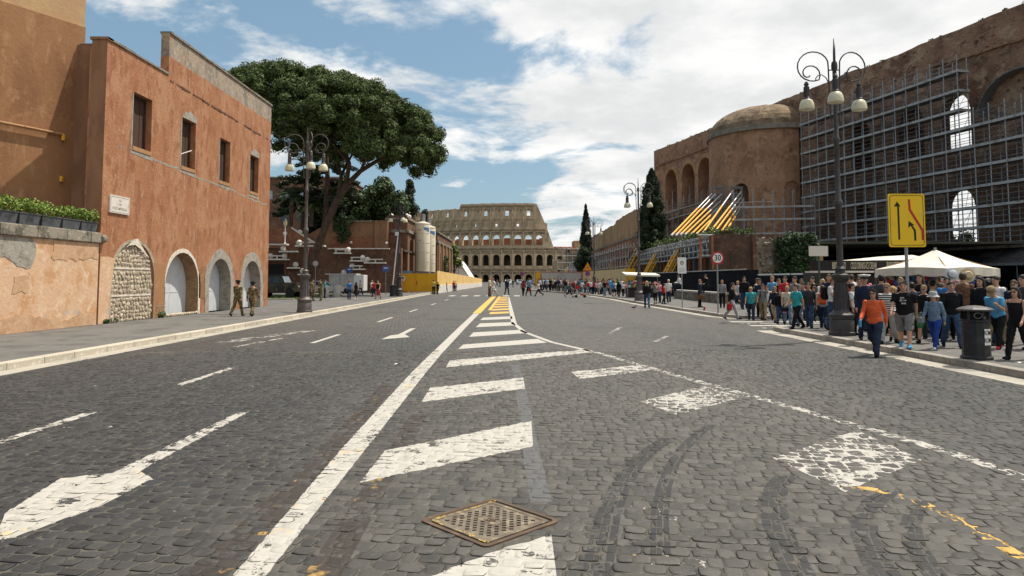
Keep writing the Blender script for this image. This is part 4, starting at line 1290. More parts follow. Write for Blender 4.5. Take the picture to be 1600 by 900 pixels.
def ochre_building():
 t = thing('ochre_building', 'very tall plain ochre building with a paler upper storey behind the low wall', 'building', (-16.52, 26.73, 3))
 d = Vector((-.461, -.887, 0))
 n = Vector((.887, -.461, 0))          # outward
 c0 = Vector((-16.52, 26.73, 0))
 b = c0 + d * 16
 back = -n * 12
 mb = MB().prism([tuple(c0), tuple(b), tuple(b + back), tuple(c0 + back)], (0, 0, 11.48))
 mb.build('lower_wall', 'plaster_ochre', t)
 c1 = c0 - n * .06
 b1 = b - n * .06
 mb = MB().prism([(p.x, p.y, 11.481) for p in (c1, b1, b1 + back, c1 + back)], (0, 0, 6.5))
 mb.build('upper_wall', 'plaster_ochre_pale', t)['label'] = 'paler upper wall'
 MB().prism([(p.x, p.y, 18.46) for p in (c0 + n * .2, b + n * .2, b + back, c0 + back)], (0, 0, .25)).build('eaves', 'cornice_grey', t)
 z = 7.12
 q = [c0 + d * s_ + n * .12 + Vector((0, 0, z + .02 * s_)) for s_ in (.75, 2, 4, 8, 15)]
 p = MB().tube(q, .055, 8)
 p.tube([q[0], q[0] - n * .13], .05, 8)
 pipe = p.build('pipe', 'timber_sill', t)
 e = MB().tube([q[0] + Vector((0, 0, .02)), q[0] + Vector((0, 0, -.22))], .07, 8)
 e.box(q[0].x - .05, q[0].x + .05, q[0].y - .05, q[0].y + .05, z - 1.75, z - 1.55)
 e.build('pipe_end', 'prop_yellow', t)
ochre_building()
# ================================================================ trees
def pine_tree():
 t = thing('pine_tree', 'huge umbrella pine with a leaning trunk and broad dark green crown above the terrace', 'tree', (-21, 70, KZ))
 k = 70 / 62.0
 Z = lambda z: EYE + (z - EYE) * k
 tr = MB()
 path = [(-20.95, 70, 0), (-20.6, 70, 1.5), (-19.6, 70, 4.2), (-18.6, 70, 7.0), (-17.6, 70, 9.4), (-16.5, 70, 11.2)]
 tr.tube(path, [.55, .44, .40, .38, .37, .35], 12)
 limbs = [
  ([(-16.6, 70, 11.1), (-16.2, 69.5, 13.2), (-16.8, 68.5, 15.6), (-18.3, 67, 18)], [.32, .27, .2, .1]),
  ([(-17.4, 70, 9.9), (-17.2, 70.4, 12.2), (-18.2, 71, 14.8), (-21, 72, 17.3)], [.30, .24, .18, .09]),
  ([(-16.5, 70, 11.2), (-15.2, 70.2, 12.6), (-13.4, 70.5, 13.8), (-11.2, 71, 14.5), (-9, 71, 15)], [.36, .3, .24, .18, .09]),
  ([(-15.2, 70.2, 12.6), (-14.2, 69.2, 14.4), (-13.6, 68, 16.6), (-12.5, 67, 18)], [.2, .17, .13, .08]),
  ([(-13.4, 70.5, 13.8), (-12.6, 71.5, 15.2), (-11.8, 73, 17)], [.16, .12, .07]),
  ([(-17.2, 70.4, 12.2), (-16.8, 72, 14), (-16.2, 75, 17)], [.2, .15, .08]),
  ([(-18.2, 71, 14.8), (-22.5, 70, 16.4), (-26, 69, 18)], [.16, .13, .08]),
  ([(-16.2, 69.5, 13.2), (-17.5, 67, 15), (-19, 64.5, 16.2)], [.18, .14, .07]),
 ]
 for p, r in limbs: tr.tube(p, [q * .78 for q in r], 8)
 rq = random.Random(31)
 for i in range(26):
  a = rq.choice(limbs)[0]
  p = Vector(a[-1])
  b = p + Vector((rq.uniform(-3, 3), rq.uniform(-3, 3), rq.uniform(.5, 2)))
  tr.tube([p, (p + b) / 2 + Vector((0, 0, .3)), b], [.08, .06, .03], 5)
 tr.build('trunk', 'bark', t, smooth=True)
 rg = np.random.default_rng(4)
 cs, rs = [], []
 caps = [  # centre x, y, z(underside), rx, ry, height, lean
  (-22.6, 71, 16.2, 8.4, 8.5, 7.3), (-17.0, 70, 14.9, 6.6, 8.0, 7.4), (-12.4, 70.5, 13.5, 5.3, 6.6, 6.5),
  (-18.4, 65.8, 14.0, 3.9, 3.2, 4.8), (-9.2, 70.5, 12.0, 2.5, 3.0, 3.6), (-16.0, 70, 13.9, 5.2, 6.4, 5.2), (-13.2, 67.0, 12.9, 3.2, 3.0, 4.2), (-20.8, 66.0, 14.6, 2.6, 2.6, 3.2)]
 for (cx, cy, cz, rx, ry, hh) in caps:
  n = int(27 * rx * ry / 6)
  for i in range(n):
   a = rg.uniform(0, 2 * PI)
   u = math.sqrt(rg.uniform(0, 1))
   x, y = math.cos(a) * u, math.sin(a) * u
   z = math.sqrt(max(0, 1 - u * u)) ** .62
   low = rg.uniform(.0, .16)
   if rg.uniform() < .30: z *= rg.uniform(.1, .9)       # body below the surface
   cs.append((cx + x * rx, cy + y * ry, cz + (z - low) * hh * .86 + .4))
   rs.append(rg.uniform(.55, .98) * (1.0 if u > .8 else 1.1))
 cs, rs = np.array(cs), np.array(rs)
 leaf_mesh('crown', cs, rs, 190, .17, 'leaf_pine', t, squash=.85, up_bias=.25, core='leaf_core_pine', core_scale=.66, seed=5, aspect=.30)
 return t
pine_tree()
def blob_tree(name, label, cat, trunk, puffs, per, size, leafm, group=None, core=True, seed=0, up=.35, trunk_r=.2, aspect=.55, trunks=1):
 x, y, z0, h = trunk
 t = thing(name, label, cat, (x, y, z0), 0, group)
 if h > 0:
  tr = MB()
  rq = random.Random(seed)
  for q in range(trunks):
   dx = rq.uniform(-.5, .5) * (trunks - 1)
   tr.tube([(x + dx, y, z0 - .2), (x + dx + rq.uniform(-.2, .2), y, z0 + h * .5), (x + rq.uniform(-.4, .4), y, z0 + h)], [trunk_r, trunk_r * .8, trunk_r * .4], 8)
  cs_ = [p[:3] for p in puffs]
  for k in range(min(5, len(cs_))):
   tr.tube([(x, y, z0 + h * .6), cs_[rq.randrange(len(cs_))]], [trunk_r * .5, trunk_r * .15], 6)
  tr.build('trunk', 'bark', t)
 cs = [p[:3] for p in puffs]
 rs = [p[3] for p in puffs]
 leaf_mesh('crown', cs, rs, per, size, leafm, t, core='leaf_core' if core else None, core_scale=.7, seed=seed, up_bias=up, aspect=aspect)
 return t
def puffs_box(n, x0, x1, y0, y1, z0, z1, r0, r1, seed, dome=True):
 rq = random.Random(seed)
 out = []
 for i in range(n):
  u, v, w = rq.random(), rq.random(), rq.random()
  zt = z1 - (z1 - z0) * (abs(u - .5) * 2) ** 2 * .55 if dome else z1
  out.append((x0 + (x1 - x0) * u, y0 + (y1 - y0) * v, z0 + (zt - z0) * w, rq.uniform(r0, r1)))
 return out
blob_tree('bushy_tree', 'broad mid green bushy tree over the terrace wall right of the pine trunk', 'tree', (-18, 94, 8.5, 3),
          puffs_box(70, -21.0, -14.4, 92, 96.5, 9.2, 14.6, .8, 1.4, 2), 170, .2, 'leaf_bush', seed=2)
blob_tree('bushy_tree', 'darker bushy tree behind the pine trunk hanging over the terrace wall', 'tree', (-23, 93, 8.5, 3),
          puffs_box(50, -27.5, -20.5, 91, 96, 7.6, 13.8, .8, 1.5, 3), 150, .2, 'leaf_dark', seed=3)
blob_tree('conifer_tree', 'small pointed green conifer behind the brick pier', 'tree', (-14.6, 100, 8.5, 2),
          [(-14.6 + random.uniform(-1, 1) * (15.6 - z) * .22, 100 + random.uniform(-.8, .8), z, .55 + (15.6 - z) * .05) for z in np.linspace(9, 15.4, 26)], 120, .16, 'leaf_dark', seed=8)
blob_tree('conifer_tree', 'little dark conifer just left of the silo tops', 'tree', (-14.0, 112, 8, 2),
          [(-14.0 + random.uniform(-1, 1) * (12.8 - z) * .25, 112, z, .5 + (12.8 - z) * .05) for z in np.linspace(8.5, 12.4, 16)], 110, .16, 'leaf_dark', seed=9)
blob_tree('roadside_tree', 'light green young tree in front of the amphitheatre by the brick arches', 'tree', (-12.0, 146, .5, 4),
          puffs_box(26, -12.9, -10.8, 145, 147, 4.6, 9.6, .5, .9, 12), 90, .16, 'leaf_bright', seed=12)
def cedar(x, y, z0, top, label, seed, dead=False):
 t = thing('cedar_tree', label, 'tree', (x, y, z0))
 rq = random.Random(seed)
 tr = MB().tube([(x, y, z0 - .3), (x + .3, y, (z0 + top) / 2), (x + .1, y, top)], [.42, .34, .1], 10)
 cs, rs = [], []
 z = z0 + (top - z0) * .35
 while z < top:
  for k in range(4):
   a = rq.uniform(0, 2 * PI)
   l = (top - z) * .30 + rq.uniform(1.2, 3.0)
   e = Vector((x + math.cos(a) * l, y + math.sin(a) * l, z + rq.uniform(-.9, .2)))
   b = Vector((x + .2, y, z))
   m = (b + e) / 2 + Vector((0, 0, .5))
   tr.tube([b, m, e], [.12, .08, .03], 5)
   n = int(l * 3)
   for i in range(n):
    u = .3 + .7 * (i + 1) / n
    q = b.lerp(e, u) + Vector((0, 0, .5 * 4 * u * (1 - u) * .5))
    cs.append((q.x + rq.uniform(-.4, .4), q.y + rq.uniform(-.4, .4), q.z - rq.uniform(0, .35)))
    rs.append(rq.uniform(.30, .62))
  z += rq.uniform(.8, 1.3)
 tr.build('trunk', 'bark', t)
 leaf_mesh('crown', cs, rs, 60, .19, 'leaf_dark', t, squash=.55, seed=seed, up_bias=-.3, aspect=.35)
cedar(-23.5, 88, 8, 19.2, 'dark drooping cedar behind the umbrella pine trunk', 4)
cedar(-26.8, 90, 8, 15.5, 'thin dark cedar with drooping boughs right behind the orange house end', 6)
def palm(x, y, z0, h, label, seed):
 t = thing('palm_tree', label, 'palm', (x, y, z0))
 rq = random.Random(seed)
 MB().tube([(x, y, z0 - .2), (x + .1, y, z0 + h)], [.28, .22], 10).build('trunk', 'bark', t)
 V, Fq = [], []
 for k in range(26):
  a = rq.uniform(0, 2 * PI)
  l = rq.uniform(1.5, 2.4)
  el = rq.uniform(-.2, 1.2)
  pts = []
  for i in range(7):
   u = i / 6
   rr = l * u
   pts.append(Vector((x + .1 + math.cos(a) * rr * math.cos(el * (1 - u * .6)), y + math.sin(a) * rr * math.cos(el * (1 - u * .6)), z0 + h + rr * math.sin(el) - 1.1 * u * u * l * .55)))
  for i in range(6):
   p, q = pts[i], pts[i + 1]
   for s_ in (-1, 1):
    for j in range(3):
     b = p.lerp(q, j / 3)
     side = Vector((-math.sin(a), math.cos(a), -.35)) * s_ * .42 * (1 - i / 8)
     n0 = len(V)
     f = (q - p) * .3
     V += [b, b + f * .5, b + side + f * 1.6]
     Fq.append((n0, n0 + 1, n0 + 2))
 mesh_np('crown', [tuple(v) for v in V], Fq, 'leaf_bush', t)
palm(-27.2, 86.2, 8.4, 3.4, 'small palm with arching fronds on the terrace left of the pine', 3)
palm(-24.8, 86.6, 8.4, 2.2, 'low palm with arching fronds on the terrace behind the near street lamp', 5)
# ================================================================ brick terraces left of the road
def terrace():
 Yf = 84.0
 t = thing('terrace_wall', 'stepped brown brick terrace wall set with white stone ledges and balls', 'wall', (-22, Yf, KZ))
 mb = MB()
 mb.box(-40, -13.2, Yf, Yf + 1.0, -.05, 5.45)
 mb.box(-26.7, -24.2, Yf - .5, Yf, -.05, 5.5)
 mb.box(-40, -26.6, Yf - .9, Yf, -.05, 5.2)
 mb.build('brick_face', 'brick_wall', t)
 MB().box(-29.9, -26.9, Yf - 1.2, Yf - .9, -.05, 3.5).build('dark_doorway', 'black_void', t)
 up = MB()
 fr = Frame((-26.0, Yf + 3.2, 0), 0)
 def top(s_):
  return 8.9 if s_ > 3.6 else 6.0 + (s_ + 1.5) * .57
 wall_band(up, fr, -1.5, 10.6, 5.2, top, (), 1.0, ds=.6)
 up.build('upper_wall', 'plaster_side', t)
 MB().box(-22.4, -15.4, Yf + 3.16, Yf + 3.2, 5.5, 7.0).build('upper_band', 'brick_red', t)
 MB().box(-17.0, -15.45, Yf + 2.9, Yf + 3.2, 5.5, 9.0).build('upper_pier', 'plaster_side', t)
 st = MB()
 st.add([(-29.6, Yf + 1.6, 5.2), (-23.7, Yf + 1.6, 5.2), (-24.4, Yf + 1.6, 6.2), (-26.9, Yf + 1.6, 7.9), (-29.6, Yf + 1.6, 7.9),
   (-29.6, Yf + 2.4, 5.2), (-23.7, Yf + 2.4, 5.2), (-24.4, Yf + 2.4, 6.2), (-26.9, Yf + 2.4, 7.9), (-29.6, Yf + 2.4, 7.9)],
           [(0, 1, 2, 3, 4), (9, 8, 7, 6, 5), (4, 3, 8, 9), (3, 2, 7, 8), (2, 1, 6, 7)])
 st.build('stair_wall', 'brick_red', t)
 MB().prism([(-24.3, Yf + 1.5, 6.15), (-26.9, Yf + 1.5, 7.92), (-26.9, Yf + 1.5, 8.06), (-24.2, Yf + 1.5, 6.28)], (0, .9, 0)).build('stair_coping', 'marble', t)
 MB().box(-22.3, -15.4, Yf + 3.0, Yf + 3.3, 8.86, 9.0).build('upper_coping', 'stone_coping', t)
 MB().box(-40, -13, Yf + 1, Yf + 12, 5.1, 5.3).build('upper_floor', 'ground', t)
 def L(x0, x1, z, balls=(), thick=.16, rail=False, out=.9):
  yy = Yf - (.5 if -26.7 < x0 < -24.2 else (0 if x0 > -26.7 else .9))
  o = MB().box(x0, x1, yy - out, yy, z, z + thick).build('ledge', 'marble', t)
  if rail:
   q = MB().box(x0 + .1, x1 - .3, yy - out + .05, yy - out + .17, z + .42, z + .55)
   for xx in np.arange(x0 + .25, x1 - .3, 1.1): q.box(xx - .06, xx + .06, yy - out + .06, yy - out + .16, z + thick, z + .42)
   q.build('rail', 'marble', o)
  for bx in balls:
   MB().ball((bx, yy - .45, z + thick + .32), .33, 12).build('stone_ball', 'marble', o, smooth=True)
 k = 84 / 1100.
 X = lambda px: (px - 800) * k
 Zp = lambda py: EYE + (436 - py) * k
 L(X(405), X(455), Zp(384))
 L(X(443), X(471), Zp(395), [X(448)])
 L(X(408), X(456), Zp(407), [X(429), X(450)], rail=True)
 L(X(454), X(472), Zp(420), [X(466)])
 L(X(471), X(481), Zp(430), [X(477)])
 L(X(466), X(511), Zp(386), [X(471)], rail=True)
 L(X(524), X(550), Zp(397), [X(545.5)], rail=True)
 L(X(549), X(574), Zp(409), [X(568)], rail=True)
 L(X(571), X(604), Zp(412), [X(575.5)], rail=True)
 L(X(547), X(573), Zp(422), [X(551.6)], rail=True)
 L(X(537), X(556), Zp(432), [X(539)])
 L(X(513), X(609), Zp(389.5), (), .12, out=.5)
 for bx, py, yy in ((X(438), 364, 86), (X(461), 361, 86.2)):
  MB().ball((bx, yy - .4, Zp(py)), .3, 10).build('stone_ball', 'marble', t, smooth=True)
 for px, py in ((549, 379), (604, 380)):
  MB().ball((X(px) * 87.2 / 84, 86.95, EYE + (436 - py) * 87.2 / 1100), .17, 8).build('wall_light', 'sign_white', t)
 return t
terrace()
leaf = leaf_mesh('hanging_ivy', [(-20.9 + random.uniform(-1.3, 1.3) * (z - 6.2) / 3, 87.0, z) for z in np.linspace(6.6, 9.4, 22)], [.55] * 22, 60, .17, 'leaf_ivy', None, seed=3)
tag(leaf, 'dark ivy hanging down the ochre upper wall behind the pine', 'ivy')
def globe_lamp(x, y, z, label):
 t = thing('terrace_lamp', label, 'lamp', (x, y, z))
 MB().lathe([(.16, 0), (.16, .12), (.07, .2), (.055, 2.1), (.09, 2.14), (.09, 2.2)], (x, y, z), 10).build('post', 'sign_white', t)
 MB().lathe([(.10, 2.2), (.20, 2.32), (.23, 2.75), (.1, 2.8)], (x, y, z), 10).build('lantern', 'lamp_glass', t)
 MB().lathe([(.27, 2.75), (.12, 2.98), (.03, 3.15)], (x, y, z), 10).build('lantern_roof', 'iron_dark', t)
globe_lamp(-26.9, 83.3, 5.85, 'small white lantern post on a ledge of the brick terrace')
def brown_building():
 Y = 120
 t = thing('apartment_building', 'brown flat roofed building with square windows far behind the dark trees', 'building', (-36, Y, 0))
 mb = MB()
 fr = Frame((-44, Y, 0), 0)
 rows = []
 for i in range(5): rows.append((2.1 + i * 2.9, 1.7, 15.4, 17.0, 0))
 wall_band(mb, fr, 0, 15.5, 8, 14.2, (), .4)
 wall_band(mb, fr, 0, 15.5, 14.2, 19.0, rows, .4)
 mb.box(-44, -28.5, Y + .4, Y + 14, 8, 18.8)
 mb.build('wall', 'brick_wall', t)
 for c, w, z0, z1, _ in rows:
  win = MB().box(-44 + c - w / 2, -44 + c + w / 2, Y + .26, Y + .34, z0, z1).build('window', 'window_sky', t)
  MB().box(-44 + c - .04, -44 + c + .04, Y + .22, Y + .26, z0, z1).build('mullion', 'hoard_white', win)
 MB().box(-44.2, -28.3, Y - .3, Y + 14, 19.0, 19.25).build('roof', 'cornice_grey', t)
 for i in range(5):
  MB().box(-44 + 1.5 + i * 2.9, -44 + 2.7 + i * 2.9, Y - .05, Y, 11.6, 13.3).build('window', 'window_dark', t)
brown_building()
# ================================================================ brick pier, silos, second arcade
def brick_pier():
 t = thing('brick_pier', 'dark brick corner block with pale cornices and a tall blind arch beside the silos', 'building', (-14.3, 88, 0))
 mb = MB()
 f1 = Frame((-15.7, 88, 0), 0)
 wall_band(mb, f1, 0, 2.6, -.05, 9.2, (), .8)
 f2 = Frame((-13.1, 88, 0), PI / 2)
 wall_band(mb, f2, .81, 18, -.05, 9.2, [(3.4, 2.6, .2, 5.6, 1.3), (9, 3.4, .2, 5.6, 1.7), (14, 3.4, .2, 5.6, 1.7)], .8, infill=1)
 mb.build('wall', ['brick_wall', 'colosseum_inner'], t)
 MB().box(-15.6, -13.95, 88.9, 105, -.05, 8.9).build('core', 'brick_wall', t)
 for z0, z1, o in ((7.55, 7.95, .22), (9.2, 9.42, .16)):
  MB().box(-15.9, -13.1 + o, 88 - o, 106, z0, z1).build('cornice', 'stone_coping', t)
 MB().box(-15.6, -13.2, 88.1, 106, 9.42, 9.75).build('parapet', 'brick_wall', t)
 for x, y in ((-15.2, 88.4), (-13.3, 88.6), (-13.2, 90)):
  MB().add(*ico((x, y, 9.7), .33)).build('finial_stone', 'marble', t)
 MB().box(-13.2, -13.02, 88.4, 88.9, -.05, 7.5).build('corner_strip', 'plaster_ochre', t)
brick_pier()
def silo(x, y, r, z0, z1, label, logo):
 t = thing('silo', label, 'silo', (x, y, z0), 0, 'cream silos behind the yellow hoarding')
 prof = [(r * .4, -.5), (r * .97, -.1), (r, 0)]
 mb = MB().lathe([(r, 0), (r, z1 - z0 - .35), (r * .93, z1 - z0 - .2), (r * .3, z1 - z0), (.02, z1 - z0 + .02)], (x, y, z0), 28)
 mb.build('shell', 'silo_cream', t, smooth=True)
 h = (z1 - z0 - .4) / 5
 for i in range(6):
  MB().lathe([(r + .004, -.03), (r + .02, -.02), (r + .02, .02), (r + .004, .03)], (x, y, z0 + .03 + i * h), 28, cap=False).build('seam', 'silo_cream', t)
 lg = MB()
 for k in range(4):
  lg.tube([(x + r * .9 * math.cos(a), y + r * .9 * math.sin(a), z0) for a in (k * PI / 2 + .7,)] + [(x + r * .9 * math.cos(k * PI / 2 + .7), y + r * .9 * math.sin(k * PI / 2 + .7), KZ)], .08, 6)
 tag(lg.build('legs', 'steel_dull', t), kind='stuff')
 MB().box(x - r, x + r, y - r, y + r, z0 - .3, z0 - .02).build('skirt', 'steel_dull', t)
 vent = MB().lathe([(.26, 0), (.26, .95), (.3, .97), (.3, 1.05), (.02, 1.1)], (x + .1, y, z1 - .1), 12)
 vent.build('vent', 'steel_galv', t)
 pp = MB().tube([(x - .3 * r, y - r * .96, z0), (x - .3 * r, y - r * .96, z1 - .3)], .03, 6)
 pp.build('pipe', 'prop_yellow' if False else 'silo_cream', t)
 def patch(a0, a1, zz, mat_, name):
  m2 = MB()
  n = 6
  rr = r + .012
  for i in range(n):
   u, v = i / n, (i + 1) / n
   A0, A1 = a0 + (a1 - a0) * u, a0 + (a1 - a0) * v
   z00, z01 = zz(u), zz(v)
   m2.quad((x + rr * math.cos(A0), y + rr * math.sin(A0), z00[0]), (x + rr * math.cos(A1), y + rr * math.sin(A1), z01[0]),
     (x + rr * math.cos(A1), y + rr * math.sin(A1), z01[1]), (x + rr * math.cos(A0), y + rr * math.sin(A0), z00[1]))
  m2.build(name, mat_, t)
 zt = z1 - 1.25
 patch(R(-75), R(-20), lambda u: (zt + .15 + .0 * u - .35 * u, zt + .42), 'silo_blue', 'blue_mark')
 patch(R(-122), R(-92), lambda u: (zt, zt + .14), 'silo_red', 'red_mark')
 patch(R(-112), R(-96), lambda u: (zt - 1.35, zt - 1.24), 'silo_red', 'red_mark')
silo(-11.85, 93, .98, 2.75, 9.35, 'front cream steel silo with a blue wedge mark and yellow stain', 1)
silo(-11.55, 97.2, .98, 2.75, 9.15, 'rear cream silo half hidden behind the front one', 1)
def brick_arcade():
 t = thing('brick_arcade', 'long brown brick wall of tall narrow arches receding beyond the silos', 'building', (-12.2, 115, 0))
 mb = MB()
 fr = Frame((-12.2, 115, 0), PI / 2)
 ops = [(4.6 + i * 6.2, 2.2, .2, 5.2, 1.1) for i in range(4)]
 wall_band(mb, fr, 0, 27, -.05, 9.3, ops, 1.0, infill=0)
 f1 = Frame((-13.6, 115, 0), 0)
 mb.box(-14.2, -12.2, 114.98, 115.0, -.05, 9.3)
 mb.box(-18, -13.3, 115.2, 142, -.05, 9)
 mb.build('wall', 'brick_wall', t)
 for z0, z1, o in ((7.7, 8.05, .2), (9.3, 9.55, .2)):
  MB().box(-14.3, -12.2 + o, 114.9, 142.2, z0, z1).build('cornice', 'stone_coping', t)
 for k in range(5):
  y = 115 + 1.2 + k * 6.2
  MB().box(-12.2, -11.95, y, y + 1.0, -.05, 7.7).build('pilaster', 'brick_ochre', t)
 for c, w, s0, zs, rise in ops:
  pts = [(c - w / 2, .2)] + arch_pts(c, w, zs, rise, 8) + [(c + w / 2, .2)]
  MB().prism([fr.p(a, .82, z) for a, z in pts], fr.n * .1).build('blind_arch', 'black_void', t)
brick_arcade()
leaf = leaf_mesh('climbing_plant', [(-11.7, 124 + random.uniform(-1.2, 1.2), z) for z in np.linspace(2.6, 5.4, 14)], [.55] * 14, 50, .15, 'leaf_bush', None, seed=13)
tag(leaf, 'green creeper growing up the brick arcade', 'creeper')
# ================================================================ yellow hoarding
def hoardings():
 t = thing('site_hoarding', 'bright yellow site hoarding with a gate facing the street in front of the silos', 'hoarding', (-12.2, 85.4, KZ))
 x = -15.45
 zs = 2.42
 i = 0
 while x < -9.1:
  w = 1.28
  tall = i == 0
  MB().box(x + .008, min(x + w - .008, -9.04), 85.40, 85.46, KZ + .1, 3.55 if i == 0 else zs + .004 * i).build('panel', 'hoard_yellow', t)
  x += w
  i += 1
 MB().box(-15.6, -15.45, 85.34, 85.52, KZ, 3.6).build('post', 'hoard_yellow', t)
 for xx in (-14.15, -11.6, -9.08):
  MB().box(xx - .05, xx + .05, 85.33, 85.40, KZ, 2.5).build('post', 'hoard_yellow', t)
 h = MB().box(-11.55, -11.47, 85.30, 85.36, 1.1, 1.5).build('gate_handle', 'iron_dark', t)
 n = MB().box(-13.45, -12.95, 85.375, 85.395, 1.55, 2.1).build('notice', 'sign_white', t)
 MB().lathe([(.13, 0), (.13, .01)], (0, 0, 0), 14)
 mb = MB().prism([(-13.2 + .13 * math.cos(a), 85.372, 1.87 + .13 * math.sin(a)) for a in np.linspace(0, 2 * PI, 15)[:-1]], (0, .01, 0))
 mb.build('notice_symbol', 'sign_black', n)
 MB().box(-14.5, -12.2, 85.9, 86.0, 2.42, 2.75).build('tarp_roll', 'silo_blue', t)
 t2 = thing('side_hoarding', 'long yellow and white hoarding on concrete blocks running along the road to the amphitheatre', 'hoarding', (-9.0, 85.5, 0))
 a, b = Vector((-9.04, 85.4, 0)), Vector((-7.08, 166, 0))
 d = (b - a).normalized()
 n_ = Vector((-d.y, d.x, 0))
 L_ = (b - a).length
 q = 0
 while q < L_ - 1:
  l = min(2.44, L_ - q)
  p0, p1 = a + d * (q + .01), a + d * (q + l - .01)
  f = q / L_
  zt = 2.75 - .95 * f
  zb = 1.0 - .15 * f
  MB().prism([(p0.x, p0.y, zb), (p1.x, p1.y, zb), (p1.x, p1.y, zt), (p0.x, p0.y, zt)], n_ * .05).build('panel', 'hoard_yellow_pale', t2)
  e0, e1 = p0 - n_ * .06, p1 - n_ * .06
  MB().prism([(e0.x, e0.y, 0), (e1.x, e1.y, 0), (e1.x, e1.y, zb), (e0.x, e0.y, zb)], n_ * .28).build('concrete_block', 'hoard_white', t2)
  q += l
hoardings()
tp = MB()
tp.add([(-12.6, 148, 6.3), (-11.6, 148, 6.3), (-8.8, 152, 1.6), (-12.6, 148, 1.0), (-12.6, 160, 6.3), (-11.6, 160, 6.3), (-8.4, 164, 1.6), (-12.6, 160, 1.0), (-11.0, 149.5, 5.1), (-10.6, 161, 5.2)],
       [(3, 2, 8, 1, 0), (1, 8, 9, 5), (8, 2, 6, 9), (0, 1, 5, 4), (7, 4, 5, 9, 6), (3, 0, 4, 7)])
t = thing('spoil_sheet', 'big sloping white sheet covering a mound behind the yellow hoarding', 'tarpaulin', (-11, 150, 1))
tp.build('sheet', 'tarp_white', t)
r_ = MB()
for p, q in (((-11.9, 147.9, 4.2), (-10.6, 147.95, 4.0)), ((-11.2, 147.9, 4.9), (-11.2, 147.9, 2.6)), ((-12.2, 147.9, 4.35), (-11.5, 147.9, 4.1))):
 r_.tube([p, q], .06, 6)
tag(r_.build('batten', 'rust_post', t), kind='stuff')
